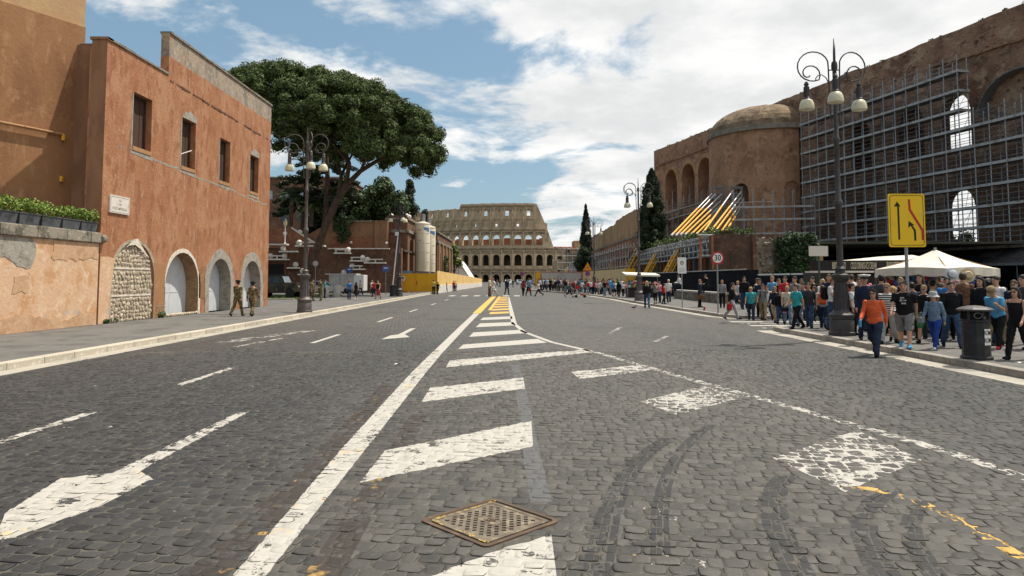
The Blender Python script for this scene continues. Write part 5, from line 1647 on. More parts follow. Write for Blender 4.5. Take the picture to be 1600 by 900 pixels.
# ================================================================ the amphitheatre at the end of the street
def amphitheatre():
 CX, CY, RO = 3.0, 515.0, 85.0
 NB = 80
 BW = 2 * PI * RO / NB * 1.002
 t = thing('amphitheatre', 'huge ancient oval stone amphitheatre with tiers of arches closing the street', 'amphitheatre', (CX, CY - RO, 0))
 Z = [-2.5, 8.0, 20.7, 32.4, 48.2]
 S = 'travertine_old'
 def panel(name, z0, z1, ops, depth, extra=None, mats=(S,), infill=None, topf=None):
  mb = MB()
  fr = Frame((-BW / 2, 0, 0), 0)
  wall_band(mb, fr, 0, BW, z0, topf or z1, ops, depth, infill=infill, ds=1.2 if topf else None)
  if extra: extra(mb)
  return mb
 def half_column(mb, x, z0, z1, r=.55):
  mb.lathe([(r * 1.3, 0), (r * 1.3, .5), (r, .7), (r * .9, z1 - z0 - 1.0), (r * 1.35, z1 - z0 - .5), (r * 1.35, z1 - z0)], (x, -.1, z0), 8)
 def cornice(mb, z, h=1.0, out=.9):
  mb.box(-BW / 2, BW / 2, -out * 1.7, .3, z - h * .35, z + .0, 1)
  mb.box(-BW / 2, BW / 2, -out * .8, .3, z - h, z - h * .35 - .003)
  mb.box(-BW / 2, BW / 2, -out * .4, .3, z - h * 1.5, z - h - .003, 1)
 def t1(mb):
  half_column(mb, -BW / 2, Z[0], Z[1] - 1.8)
  cornice(mb, Z[1], 1.9)
 def t2(mb):
  half_column(mb, -BW / 2, Z[1] + 1.5, Z[2] - 2.0)
  mb.box(-BW / 2, BW / 2, -.35, 0, Z[1], Z[1] + 1.4)
  cornice(mb, Z[2], 2.0)
 def t3(mb):
  half_column(mb, -BW / 2, Z[2] + 1.5, Z[3] - 2.0)
  mb.box(-BW / 2, BW / 2, -.35, 0, Z[2], Z[2] + 1.4)
  cornice(mb, Z[3], 2.0, 1.0)
 m1 = panel('arcade', Z[0], Z[1], [(BW / 2, 4.2, Z[0], 2.5, 2.1)], 3.0, t1).mesh('arcade_bay', [S, 'cornice_old'])
 m2 = panel('arcade', Z[1], Z[2], [(BW / 2, 4.2, 9.9, 14.6, 2.1)], 3.0, t2).mesh('arcade_bay', [S, 'cornice_old'])
 m3 = panel('arcade', Z[2], Z[3], [(BW / 2, 4.2, 22.6, 26.6, 2.1)], 2.2, t3).mesh('arcade_bay', [S, 'cornice_old'])
 def attic(kind, topf=None):
  mb = MB()
  fr = Frame((-BW / 2, 0, 0), 0)
  zt = topf or (lambda s_: Z[4])
  mb.box(-BW / 2, BW / 2, -.4, 0, Z[3], Z[3] + 1.2)
  lo = [(BW / 2, 1.5, 34.0, 35.6, 0)] if kind == 1 else []
  hi = [(BW / 2, 2.3, 40.6, 43.6, 0)] if kind == 0 else []
  wall_band(mb, fr, 0, BW, Z[3], 37.0, lo, 1.8)
  wall_band(mb, fr, 0, BW, 37.0, zt, hi, 1.8, ds=1.1)
  mb.box(-BW / 2 - .45, -BW / 2 + .45, -.5, 0, Z[3] + 1.2, 46.4 if topf is full else 44.5)
  mb.box(-BW / 2, BW / 2, -.3, 0, 38.2, 38.8)
  for k in range(3):
   x = -BW / 2 + BW * (k + .5) / 3
   if topf is full: mb.box(x - .35, x + .35, -.9, 0, 44.2, 45.0, 1)
  if topf is full: mb.box(-BW / 2, BW / 2, -.9, 0, 46.5, 47.3, 1)
  return mb
 full = ragged(lambda s_: Z[4], .25, 1.7, 2)
 a0 = attic(0, full).mesh('attic_bay', [S, 'cornice_old'])
 a1 = attic(1, full).mesh('attic_bay', [S, 'cornice_old'])
 low = ragged(lambda s_: Z[4] - 2.6, .5, 1.3, 6)
 l0 = attic(0, low).mesh('attic_bay', [S, 'cornice_old'])
 l1 = attic(1, low).mesh('attic_bay', [S, 'cornice_old'])
 AE = R(7.15)
 def put(me, name, ang, dr=0.0):
  o = bpy.data.objects.new(name, me)
  link(o, t)
  r = RO + dr
  o.location = Vector((CX + r * math.sin(ang), CY - r * math.cos(ang), 0)) - t.location
  o.rotation_euler = (0, 0, ang)
  return o
 st = 2 * PI / NB
 for i in range(-17, 6):
  ang = AE - st * .5 + (i - 4) * st
  put(m2, 'arcade_bay', ang)
  put(m1, 'arcade_bay', ang)
  put(m3, 'arcade_bay', ang)
  if i <= 4:
   lowp = i <= -3
   put((l0 if i % 2 == 0 else l1) if lowp else (a0 if i % 2 == 0 else a1), 'attic_bay', ang)
 for i in range(6, 8):
  ang = AE - st * .5 + (i - 4) * st
  put(m2, 'arcade_bay', ang)
  put(m1, 'arcade_bay', ang)
 for i in range(8, 12):
  ang = AE - st * .5 + (i - 4) * st
  put(m2, 'arcade_bay', ang, -11)
  put(m1, 'arcade_bay', ang, -11)
 bt = MB()
 a = AE
 o = Vector((CX + RO * math.sin(a), CY - RO * math.cos(a), 0))
 tx = Vector((math.cos(a), math.sin(a), 0))
 ny = Vector((-math.sin(a), math.cos(a), 0))
 bx = o - tx * BW
 def Q(s_, z, d=0): return tuple(bx + tx * s_ + ny * d + Vector((0, 0, z)))
 bt.prism([Q(BW, Z[3]), Q(BW + 8.2, Z[3]), Q(BW + 8.2, 35.9), Q(BW + 6.6, 36.3), Q(BW + 4.2, 42), Q(BW + 1.6, 47.6), Q(BW, 48.2)], ny * 2.2)
 bt.prism([Q(2 * BW, 20.7), Q(2 * BW + 5.6, 20.7), Q(2 * BW + 4.4, 24), Q(2 * BW + 2.2, 30.5), Q(2 * BW + 1.4, 32.4), Q(2 * BW, 32.4)], ny * 2.2)
 bt.build('end_buttress', 'travertine_old', t)
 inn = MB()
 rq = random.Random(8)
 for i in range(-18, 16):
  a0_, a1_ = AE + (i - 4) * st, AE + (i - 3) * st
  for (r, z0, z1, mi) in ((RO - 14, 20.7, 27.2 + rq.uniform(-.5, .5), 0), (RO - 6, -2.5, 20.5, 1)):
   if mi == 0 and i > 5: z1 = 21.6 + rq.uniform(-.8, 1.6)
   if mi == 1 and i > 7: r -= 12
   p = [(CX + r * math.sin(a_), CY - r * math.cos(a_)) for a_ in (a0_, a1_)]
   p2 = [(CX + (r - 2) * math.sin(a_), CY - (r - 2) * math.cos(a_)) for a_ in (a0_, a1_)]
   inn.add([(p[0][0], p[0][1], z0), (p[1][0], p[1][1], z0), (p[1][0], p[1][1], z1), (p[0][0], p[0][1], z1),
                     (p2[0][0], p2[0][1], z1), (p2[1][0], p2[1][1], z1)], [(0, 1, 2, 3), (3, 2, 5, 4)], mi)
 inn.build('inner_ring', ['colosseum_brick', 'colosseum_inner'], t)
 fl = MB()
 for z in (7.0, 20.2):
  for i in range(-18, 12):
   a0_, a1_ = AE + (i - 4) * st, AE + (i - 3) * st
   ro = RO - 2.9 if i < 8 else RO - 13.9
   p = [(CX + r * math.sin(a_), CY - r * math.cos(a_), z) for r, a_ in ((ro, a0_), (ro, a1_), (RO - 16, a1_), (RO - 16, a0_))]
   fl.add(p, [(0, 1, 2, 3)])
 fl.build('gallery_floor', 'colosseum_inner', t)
 rb = MB()
 for k in range(40):
  a = AE + R(rq.uniform(2, 34))
  r = RO - rq.uniform(6, 14)
  rb.add(*ico((CX + r * math.sin(a), CY - r * math.cos(a), 20.6 + rq.uniform(-.3, 1.0)), rq.uniform(.7, 1.6), .7))
 tag(rb.build('rubble_crest', 'colosseum_brick', t), kind='stuff')
 MB().box(40, 52, 455, 470, -2, 26.5).build('brick_turret', 'brick_ochre', t)
amphitheatre()
def ruin_slope():
 t = thing('ruined_wall', 'low pale ruined walls under scaffolding between the amphitheatre and the cypress', 'ruin', (24, 330, 0))
 rq = random.Random(5)
 for k, (x, y, w, h) in enumerate(((19, 330, 10, 11), (25, 325, 9, 14), (30, 318, 8, 17), (22, 322, 6, 7), (30, 312, 9, 10), (34, 322, 6, 20))):
  mb = MB()
  fr = Frame((x, y, 0), 0)
  ops = [(w * .3, 1.6, h * .35, h * .5, .8), (w * .72, 1.6, h * .35, h * .5, .8)]
  wall_band(mb, fr, 0, w, 0, ragged(h, .8, 1.8, k), ops, 3, ds=1.2, infill=0)
  mb.build('wall', 'stone_rough' if k % 2 else 'travertine_old', t)
 sc = MB()
 for x in np.arange(20, 38, 2.2):
  sc.tube([(x, 311, 0), (x, 311, 14 + (x - 20) * .3)], .09, 5)
 for z in (3, 6, 9, 12, 15): sc.tube([(20, 311, z), (38, 311, z)], .11, 5)
 tag(sc.build('scaffold_tubes', 'steel_galv', t), kind='stuff')
ruin_slope()
h = thing('clipped_hedge', 'low green hedge in front of the ruins right of the amphitheatre', 'hedge', (17, 240, 0))
leaf_mesh('foliage', [(12 + i * .55, 238 + random.uniform(-.6, .6), 1.6 + random.uniform(0, 2.0)) for i in range(30)], [1.3] * 30, 70, .3, 'leaf_bush', h, core='leaf_core', seed=4)
# ================================================================ the great brick basilica on the right
BO = (29.3, 143.0)
BT = Vector((0.219, -1.0, 0)).normalized()
BANG = math.atan2(BT.y, BT.x)
BF = Frame((BO[0], BO[1], 0), BANG)
def s_at_px(px, off=0.0):
 u = (px - 800) / 1100.0
 n = BF.n
 ox, oy = BO[0] - n.x * off, BO[1] - n.y * off
 return (u * oy - ox) / (BT.x - u * BT.y)
def basilica():
 t = thing('basilica_ruin', 'towering dark brick ruin of a Roman basilica with a round apse and tall arches', 'ruin', (40, 100, 0))
 top = ragged(lambda s_: 28.0 - .012 * s_ + (.0 if s_ < 60 else -.1), .13, 4.2, 4)
 END = 112.0
 arcs = [(s_at_px(p), 5.2, 15.2, 20.4, 2.6) for p in (1050, 1077, 1104)]
 mb = MB()
 wall_band(mb, BF, -.5, 30.5, 3, 24.6, arcs, 3.2)
 wall_band(mb, BF, -.5, 30.5, 24.6, top, (), 3.2, ds=1.0)
 mb.build('arcade_wall', 'brick_apse', t)
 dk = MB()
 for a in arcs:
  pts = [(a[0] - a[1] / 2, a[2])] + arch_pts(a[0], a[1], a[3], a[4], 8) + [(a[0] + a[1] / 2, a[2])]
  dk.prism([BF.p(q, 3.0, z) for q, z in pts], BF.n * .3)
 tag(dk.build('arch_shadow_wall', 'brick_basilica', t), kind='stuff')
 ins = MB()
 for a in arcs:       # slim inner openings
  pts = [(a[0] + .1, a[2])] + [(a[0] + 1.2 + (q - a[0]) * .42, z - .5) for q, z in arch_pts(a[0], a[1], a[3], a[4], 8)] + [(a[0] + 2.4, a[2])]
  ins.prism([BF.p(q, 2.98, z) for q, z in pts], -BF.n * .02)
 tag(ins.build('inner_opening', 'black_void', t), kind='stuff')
 cn = MB()
 for s_ in np.arange(0, 30, 1.0):
  cn.prism([BF.p(s_, -.25, 24.5), BF.p(s_ + .98, -.25, 24.5), BF.p(s_ + .98, 0, 24.5), BF.p(s_, 0, 24.5)], (0, 0, .28))
 tag(cn.build('string_course', 'brick_basilica', t), kind='stuff')
 for a in arcs:       # brick arch rings, standing proud
  rg = MB()
  p0 = arch_pts(a[0], a[1], a[3], a[4], 12)
  p1 = arch_pts(a[0], a[1] + 1.5, a[3], a[4] + .75, 12)
  for i in range(12):
   rg.prism([BF.p(p0[i][0], 0, p0[i][1]), BF.p(p0[i + 1][0], 0, p0[i + 1][1]), BF.p(p1[i + 1][0], 0, p1[i + 1][1]), BF.p(p1[i][0], 0, p1[i][1])], -BF.n * .1)
  tag(rg.build('arch_ring', 'brick_ochre', t), kind='stuff')
 mw = MB()
 S0 = 30.5
 low = [(s_at_px(p, 0), w, 1.4, 9.0, w / 2) for p, w in ((1345, 4.4), (1503, 3.7), (1700, 4.4))]
 hi = [(s_at_px(p, 0), w, 14.6, 18.8, w / 2) for p, w in ((1345, 4.6), (1425, 4.6), (1503, 3.4), (1720, 4.6))]
 wall_band(mw, BF, S0, END, -.05, 12.6, low, .9)
 wall_band(mw, BF, S0, END, 12.6, top, hi, .9, ds=1.0)
 mw.build('main_wall', 'brick_basilica', t)
 for a in low + hi:
  rg = MB()
  p0 = arch_pts(a[0], a[1], a[3], a[4], 12)
  p1 = arch_pts(a[0], a[1] + 1.8, a[3], a[4] + .9, 12)
  for i in range(12):
   rg.prism([BF.p(p0[i][0], 0, p0[i][1]), BF.p(p0[i + 1][0], 0, p0[i + 1][1]), BF.p(p1[i + 1][0], 0, p1[i + 1][1]), BF.p(p1[i][0], 0, p1[i][1])], -BF.n * .09)
  tag(rg.build('arch_ring', 'brick_basilica', t), kind='stuff')
 so = s_at_px(1503, 0)
 for s0, s1 in ((S0, so - 13.2), (so - 5.6, END)):
  MB().prism([BF.p(s0, 9, 0), BF.p(s1, 9, 0), BF.p(s1, 10, 0), BF.p(s0, 10, 0)], (0, 0, 27)).build('back_wall', 'black_void' if False else 'brick_basilica', t)
 rf = MB()
 for s0, s1 in ((S0, END),):
  rf.prism([BF.p(s0, .8, 25.6), BF.p(s1, .8, 25.6), BF.p(s1, 10, 25.6), BF.p(s0, 10, 25.6)], (0, 0, .8))
 rf.build('vault', 'brick_basilica', t)
 ps = s_at_px(1503)
 rq = random.Random(12)
 sc = MB()
 for k in range(140):
  s_ = rq.uniform(31, 100)
  z = rq.uniform(23, 26.6) if k % 3 else rq.uniform(10, 23)
  sc.add(*ico(BF.p(s_, .02, z), rq.uniform(.08, .34), rq.uniform(.4, .8)))
 tag(sc.build('brick_lumps', 'brick_basilica', t), kind='stuff')
 ledge = MB()
 for i in range(14):
  s0 = s_at_px(1470) + i * 1.05
  ledge.prism([BF.p(s0, -.3, 24.0 - .05 * i + rq.uniform(-.1, .1)), BF.p(s0 + 1.0, -.3, 24.0 - .05 * i), BF.p(s0 + 1.0, 0, 24.0 - .05 * i), BF.p(s0, 0, 24.1 - .05 * i)], (0, 0, .25))
 tag(ledge.build('broken_ledge', 'brick_basilica', t), kind='stuff')
 c = s_at_px(1616)
 cv = MB()
 pts = [BF.p(c + (4.3) * math.cos(a), -1.1, 17.2 + 3.6 * math.sin(a)) for a in np.linspace(PI * .98, .02, 16)]
 for a, b in zip(pts[:-1], pts[1:]):
  cv.prism([a, b, tuple(Vector(b) + BF.n * 1.1), tuple(Vector(a) + BF.n * 1.1)], (0, 0, .09))
 cv.build('arch_canopy', 'steel_dull', t)
 ca = s_at_px(1203)
 RA = 8.4
 C = Vector(BF.p(ca, 0, 0))
 th0 = math.atan2(-BF.n.y, -BF.n.x)
 NA = 40
 wn = MB()
 zb, zt = 3.0, 22.4
 wins = [(R(32), R(7.5), 12.4, 13.9, 1.2), (R(-52), R(7.0), 9.5, 13.2, 1.1), (R(79), R(7.5), 9.5, 13.9, 1.2)]
 angs = sorted(set([round(-PI / 2 + PI * i / NA, 5) for i in range(NA + 1)]))
 def pc(a, r, z): return (C.x + r * math.cos(th0 + a), C.y + r * math.sin(th0 + a), z)
 gaps = []
 for (a, hw, z0, zs, rise) in wins: gaps.append((a - hw, a + hw))
 cuts = sorted(set(angs + [x for g_ in gaps for x in g_]))
 cuts = [c_ for c_ in cuts if -PI / 2 <= c_ <= PI / 2]
 for a, b in zip(cuts[:-1], cuts[1:]):
  mid = (a + b) / 2
  inside = [w for w in wins if w[0] - w[1] < mid < w[0] + w[1]]
  if not inside:
   wn.quad(pc(a, RA, zb), pc(b, RA, zb), pc(b, RA, zt), pc(a, RA, zt))
  else:
   w = inside[0]
   wn.quad(pc(a, RA, zb), pc(b, RA, zb), pc(b, RA, w[2]), pc(a, RA, w[2]))
   n = 4
   for i in range(n):
    u, v = a + (b - a) * i / n, a + (b - a) * (i + 1) / n
    f = lambda q: w[3] + w[4] * math.sqrt(max(0, 1 - ((q - w[0]) / w[1]) ** 2))
    wn.quad(pc(u, RA, f(u)), pc(v, RA, f(v)), pc(v, RA, zt), pc(u, RA, zt))
    wn.quad(pc(u, RA, f(u)), pc(v, RA, f(v)), pc(v, RA - .9, f(v)), pc(u, RA - .9, f(u)))
   wn.quad(pc(a, RA, w[2]), pc(b, RA, w[2]), pc(b, RA - .9, w[2]), pc(a, RA - .9, w[2]))
 for w in wins:
  for s_ in (-1, 1):
   a = w[0] + s_ * w[1]
   wn.quad(pc(a, RA, w[2]), pc(a, RA - .9, w[2]), pc(a, RA - .9, w[3] + .05), pc(a, RA, w[3] + .05))
 wn.build('apse_wall', 'brick_apse', t)
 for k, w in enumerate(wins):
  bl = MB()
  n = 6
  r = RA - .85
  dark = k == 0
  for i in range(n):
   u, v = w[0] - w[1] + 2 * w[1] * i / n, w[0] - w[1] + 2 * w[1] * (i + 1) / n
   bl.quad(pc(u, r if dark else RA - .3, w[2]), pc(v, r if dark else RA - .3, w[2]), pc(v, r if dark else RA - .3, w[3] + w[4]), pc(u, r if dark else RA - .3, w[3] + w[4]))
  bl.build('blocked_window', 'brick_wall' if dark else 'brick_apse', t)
 co = MB()
 for i in range(NA):
  a, b = -PI / 2 + PI * i / NA, -PI / 2 + PI * (i + 1) / NA
  for (r0, r1, z0, z1) in ((RA - .3, RA + .35, 22.4, 22.75), (RA - .3, RA + .22, 22.753, 23.15)):
   co.quad(pc(a, r1, z0), pc(b, r1, z0), pc(b, r1, z1), pc(a, r1, z1))
   co.quad(pc(a, r1, z1), pc(b, r1, z1), pc(b, r0, z1), pc(a, r0, z1))
   co.quad(pc(a, r1, z0), pc(b, r1, z0), pc(b, r0, z0), pc(a, r0, z0))
 co.build('apse_cornice', 'cornice_grey', t)
 dm = MB()
 ND = 9
 rq = random.Random(4)
 prof = [(RA * math.cos(PI / 2 * i / ND), 23.15 + 4.1 * math.sin(PI / 2 * i / ND)) for i in range(ND + 1)]
 grid = {}
 for i, (r, z) in enumerate(prof):
  for j in range(NA + 1):
   a = -PI / 2 + PI * j / NA
   w = rq.uniform(-.06, .06) if 0 < i < ND else 0
   grid[i, j] = pc(a, max(.02, r + w), z + w)
 for i in range(ND):
  for j in range(NA):
   dm.quad(grid[i, j], grid[i, j + 1], grid[i + 1, j + 1], grid[i + 1, j])
 dm.build('half_dome', 'dome_concrete', t, smooth=True)
 rk = MB()
 for k in range(130):
  s_ = rq.uniform(-1, 26)
  z = rq.uniform(4, 14.6)
  rk.add(*ico(BF.p(s_, .8 - (15 - z) * .22 + rq.uniform(-.4, .4), z), rq.uniform(.7, 1.6), .8))
 rk.box(30, 31, 118, 140, 3, 10)
 tag(rk.build('rough_core', 'stone_rough', t), kind='stuff')
 ss = [rq.uniform(0, 100) for _ in range(44)]
 cs = [(*BF.p(q, .35, 0)[:2], top(q) + .05) for q in ss]
 o = leaf_mesh('wall_top_weeds', cs, [rq.uniform(.12, .28) for _ in cs], 40, .09, 'leaf_bush', t, seed=3)
 tag(o, kind='stuff')
basilica()
# ================================================================ scaffolds
def tube_between(mb, a, b, r=.03, n=5):
 mb.tube([a, b], r, n)
def big_scaffold():
 t = thing('tube_scaffold', 'huge grey tube scaffold of many decks covering the basilica wall', 'scaffold', (40, 80, 0))
 OFF = 2.3
 dep = 1.15
 def P(s_, d, z): return BF.p(s_, -OFF + d, z)
 sL = s_at_px(1257, OFF)
 sM = s_at_px(1507, OFF)
 sR = s_at_px(1600, OFF) + 18
 bay = 1.62
 n1 = int(round((sM - sL) / bay))
 bay = (sM - sL) / n1
 lift = 1.93
 z0 = 4.6
 lifts = [z0 + i * lift for i in range(10)]
 nb = int((sR - sL) / bay)
 std = MB().tube([(0, 0, 0), (0, 0, 1)], .052, 6).mesh('standard', 'steel_galv')
 for i in range(nb + 1):
  s_ = sL + i * bay
  high = i <= n1
  zt = lifts[-1] + 1.75 if high else lifts[6] + 1.9
  for d in (0, dep):
   o = bpy.data.objects.new('standard', std)
   link(o, t)
   o.location = Vector(P(s_, d, 0)) - t.location
   o.scale = (1, 1, zt - (.35 if d else 0))
 led = MB()
 for k, z in enumerate(lifts):
  s1 = sM if k > 6 else sL + nb * bay
  for d in (0, dep):
   for dz in (.5, 1.0, 1.45) if d == 0 else (.5, 1.0,):
    led.tube([P(sL - .1, d - .03, z + dz), P(s1 + .1, d - .03, z + dz)], .03, 5)
  dk = MB().prism([P(sL - .15, -.09, z), P(s1 + .1, -.09, z), P(s1 + .1, dep + .05, z), P(sL - .15, dep + .05, z)], (0, 0, .05))
  deck = dk.build('deck', 'canopy_dark' if False else 'steel_dull', t)
  MB().prism([P(sL - .15, -.13, z - .06), P(s1 + .12, -.13, z - .06), P(s1 + .12, -.095, z - .06), P(sL - .15, -.095, z - .06)], (0, 0, .25)).build('toe_board', 'deck_board', deck)
  e = MB().prism([P(s1 + .12, -.13, z - .06), P(s1 + .16, -.13, z - .06), P(s1 + .16, dep + .1, z - .06), P(s1 + .12, dep + .1, z - .06)], (0, 0, .25))
  e.build('toe_board', 'deck_board', deck)
 for z in (.6, 2.6):
  led.tube([P(sL, 0, z), P(sL + nb * bay, 0, z)], .026, 5)
 tag(led.build('guard_rails', 'steel_dull', t), kind='stuff')
 br = MB()
 rq = random.Random(4)
 for k in range(len(lifts) - 1):
  for i in range(nb):
   if i >= n1 and k > 5: continue
   if (i + k) % 3 == 0:
    s_ = sL + i * bay
    a, b = P(s_, dep, lifts[k]), P(s_ + bay, dep, lifts[k + 1])
    br.tube([a, b] if (i + k) % 2 else [P(s_ + bay, dep, lifts[k]), P(s_, dep, lifts[k + 1])], .022, 4)
   if rq.random() < .35:
    s_ = sL + (i + .5) * bay
    br.tube([P(s_, dep, lifts[k]), P(s_, dep + rq.uniform(.4, 1.0), lifts[k] + 1.9)], .022, 4)
 tag(br.build('braces', 'steel_dull', t), kind='stuff')
 for k in range(0, len(lifts)):
  for i in range(0, nb + 1):
   pass
 tr = MB()
 for k, z in enumerate(lifts):
  for i in range(nb + 1):
   if i > n1 and k > 6: continue
   tr.tube([P(sL + i * bay, -.1, z - .03), P(sL + i * bay, dep + .15, z - .03)], .024, 4)
 tag(tr.build('transoms', 'steel_dull', t), kind='stuff')
 cp = thing('site_canopy', 'dark sloping protective canopy along the foot of the great scaffold', 'canopy', (40, 80, 3))
 fan = MB().add([P(sL - .4, .2, 4.55), P(sL + nb * bay, .2, 4.55), P(sL + nb * bay, -3.2, 3.05), P(sL - .4, -3.2, 3.05),
     P(sL - .4, .2, 4.45), P(sL + nb * bay, .2, 4.45), P(sL + nb * bay, -3.2, 2.95), P(sL - .4, -3.2, 2.95)],
                   [(0, 1, 2, 3), (7, 6, 5, 4), (3, 2, 6, 7), (0, 3, 7, 4), (1, 5, 6, 2)])
 fan.build('fan', 'canopy_dark', cp)
 rb = MB()
 for i in range(0, nb * 3):
  s_ = sL + i * bay / 3
  rb.prism([P(s_, .2, 4.56), P(s_ + .06, .2, 4.56), P(s_ + .06, -3.2, 3.06), P(s_, -3.2, 3.06)], (0, 0, .05))
 tag(rb.build('fan_ribs', 'canopy_dark', cp), kind='stuff')
 for i in (11, 17, 20):
  s_ = sL + i * bay
  MB().prism([P(s_, -.8, 4.20), P(s_ + 1.6, -.8, 4.20), P(s_ + 1.6, -1.9, 3.715), P(s_, -1.9, 3.715)], (0, 0, .02)).build('pale_sheet', 'canopy_panel', cp)
 MB().prism([P(sL - .4, -3.24, 2.9), P(sL + nb * bay, -3.24, 2.9), P(sL + nb * bay, -3.2, 2.9), P(sL - .4, -3.2, 2.9)], (0, 0, .22)).build('edge_board', 'steel_dull', cp)
 ps = MB()
 for i in range(0, nb, 2): ps.tube([P(sL + i * bay, -3.1, 0), P(sL + i * bay, -3.1, 3)], .04, 5)
 tag(ps.build('canopy_posts', 'steel_dull', cp), kind='stuff')
 sk = thing('dark_void_sheet', 'black sheet standing in for the dark space behind the kiosk and crowd under the scaffold', 'screen', (38, 82, 0))  # black sheet added where there is only darkness under the canopy
 MB().prism([P(sL - .4, -.6, 0), P(sL + nb * bay, -.6, 0), P(sL + nb * bay, -.54, 0), P(sL - .4, -.54, 0)], (0, 0, 2.9)).build('fabric', 'black_cloth', sk)
big_scaffold()
def small_scaffold():
 t = thing('low_scaffold', 'low grey tube scaffold with three decks in front of the round apse', 'scaffold', (33, 90, 5))
 A, B = Vector((28.6, 90.2, 0)), Vector((38.2, 88.4, 0))
 d = (B - A)
 n = 8
 back = Vector((.2, 1.0, 0))
 zs = (7.5, 9.3, 10.9)
 for i in range(n + 1):
  for k in (0, 1):
   p = A + d * (i / n) + back * k
   MB().tube([(p.x, p.y, 5), (p.x, p.y, 13.2 if i % 2 == 0 else 12.2)], .04, 6).build('standard', 'steel_galv', t)
 for z in zs:
  MB().prism([tuple(A + Vector((0, 0, z))), tuple(B + Vector((0, 0, z))), tuple(B + back + Vector((0, 0, z))), tuple(A + back + Vector((0, 0, z)))], (0, 0, .08)).build('deck', 'deck_board', t)
 for z in (7.5, 9.3, 10.9): MB().prism([tuple(A - back * .06 + Vector((0, 0, z - .06))), tuple(B - back * .06 + Vector((0, 0, z - .06))), tuple(B + Vector((0, 0, z - .06))), tuple(A + Vector((0, 0, z - .06)))], (0, 0, .24)).build('toe_board', 'deck_board', t)
 r = MB()
 for z in (8.1, 8.6, 9.9, 10.3, 11.6):
  r.tube([tuple(A + Vector((0, 0, z))), tuple(B + Vector((0, 0, z)))], .03, 5)
 for i in (2, 5):
  r.tube([tuple(A + d * (i / n) + Vector((0, 0, 7.5))), tuple(A + d * ((i + 1) / n) + Vector((0, 0, 9.3)))], .04, 5)
 tag(r.build('rails', 'steel_dull', t), kind='stuff')
 w = thing('walkway_scaffold', 'grey scaffold walkway with railings below the three tall arches', 'scaffold', (32, 130, 12))
 q = MB()
 s0, s1 = -2.0, 26.0
 for z in (13.6, 14.9):
  MB().prism([BF.p(s0, -1.9, z - 1.2), BF.p(s1, -1.9, z), BF.p(s1, -.9, z), BF.p(s0, -.9, z - 1.2)], (0, 0, .16)).build('deck', 'deck_board', w)
 for i in range(13):
  s_ = s0 + i * (s1 - s0) / 12
  for dd in (-1.9, -.9):
   MB().tube([BF.p(s_, dd, 8), BF.p(s_, dd, 17.0 if i % 3 else 18.2)], .05, 5).build('standard', 'steel_galv', w)
 for z in (15.4, 15.9): q.tube([BF.p(s0, -1.95, z - 1), BF.p(s1, -1.95, z)], .04, 5)
 tag(q.build('rails', 'steel_dull', w), kind='stuff')
small_scaffold()
def raking(pairs, label, group, frame=None):
 for i, (a, b) in enumerate(pairs):
  a, b = Vector(a), Vector(b)
  t = thing('raking_shore', label[i], 'prop', tuple(a), 0, group)
  m = a.lerp(b, .62)
  MB().tube([tuple(a), tuple(a.lerp(b, .05))], .13, 6).build('foot', 'prop_white', t)
  MB().tube([tuple(a.lerp(b, .03)), tuple(m)], .125, 8).build('outer_tube', 'prop_yellow', t)
  MB().tube([tuple(m), tuple(b)], .085, 8).build('inner_tube', 'prop_white', t)
upA = []
from_px = [((1050, 368), (1113, 302)), ((1057, 367), (1130, 302)), ((1066, 366), (1128, 308)), ((1078, 366), (1124, 320))]
def ground_at(px, py, Y):
 u, v = (px - 800) / 1100.0, (367 - py) / 1100.0
 c_, s_ = math.cos(PITCH), math.sin(PITCH)
 d = (u, c_ - v * s_, s_ + v * c_)
 k = Y / d[1]
 return (u * k, Y, EYE + d[2] * k)
A_ = [(ground_at(p, q, 84 + i * .8), ground_at(r_, s_, 97 + i * .5)) for i, (p, q, r_, s_) in enumerate(((1049, 368, 1112, 303), (1056, 368, 1118, 303), (1063, 367, 1128, 303), (1070, 367, 1128, 312), (1079, 367, 1128, 319), (1088, 366, 1127, 327)))]
B_ = [(ground_at(p, q, 82 + i * .8), ground_at(r_, s_, 95 + i * .5)) for i, (p, q, r_, s_) in enumerate(((1097, 366, 1145, 298), (1107, 366, 1158, 300), (1115, 365, 1158, 308), (1125, 365, 1158, 317), (1132, 365, 1157, 325)))]
la = ['topmost yellow raking prop of the left fan', 'second yellow raking prop of the left fan from the top', 'third yellow raking prop of the left fan from the top', 'fourth yellow raking prop of the left fan from the top', 'fifth yellow raking prop of the left fan from the top', 'lowest yellow raking prop of the left fan']
lb = ['topmost yellow raking prop of the fan nearest the apse window', 'second prop of the fan nearest the apse window', 'third prop of the fan nearest the apse window', 'fourth prop of the fan nearest the apse window', 'lowest prop of the fan nearest the apse window']
raking(A_, la, 'yellow raking props against the apse')
raking(B_, lb, 'yellow raking props against the apse')
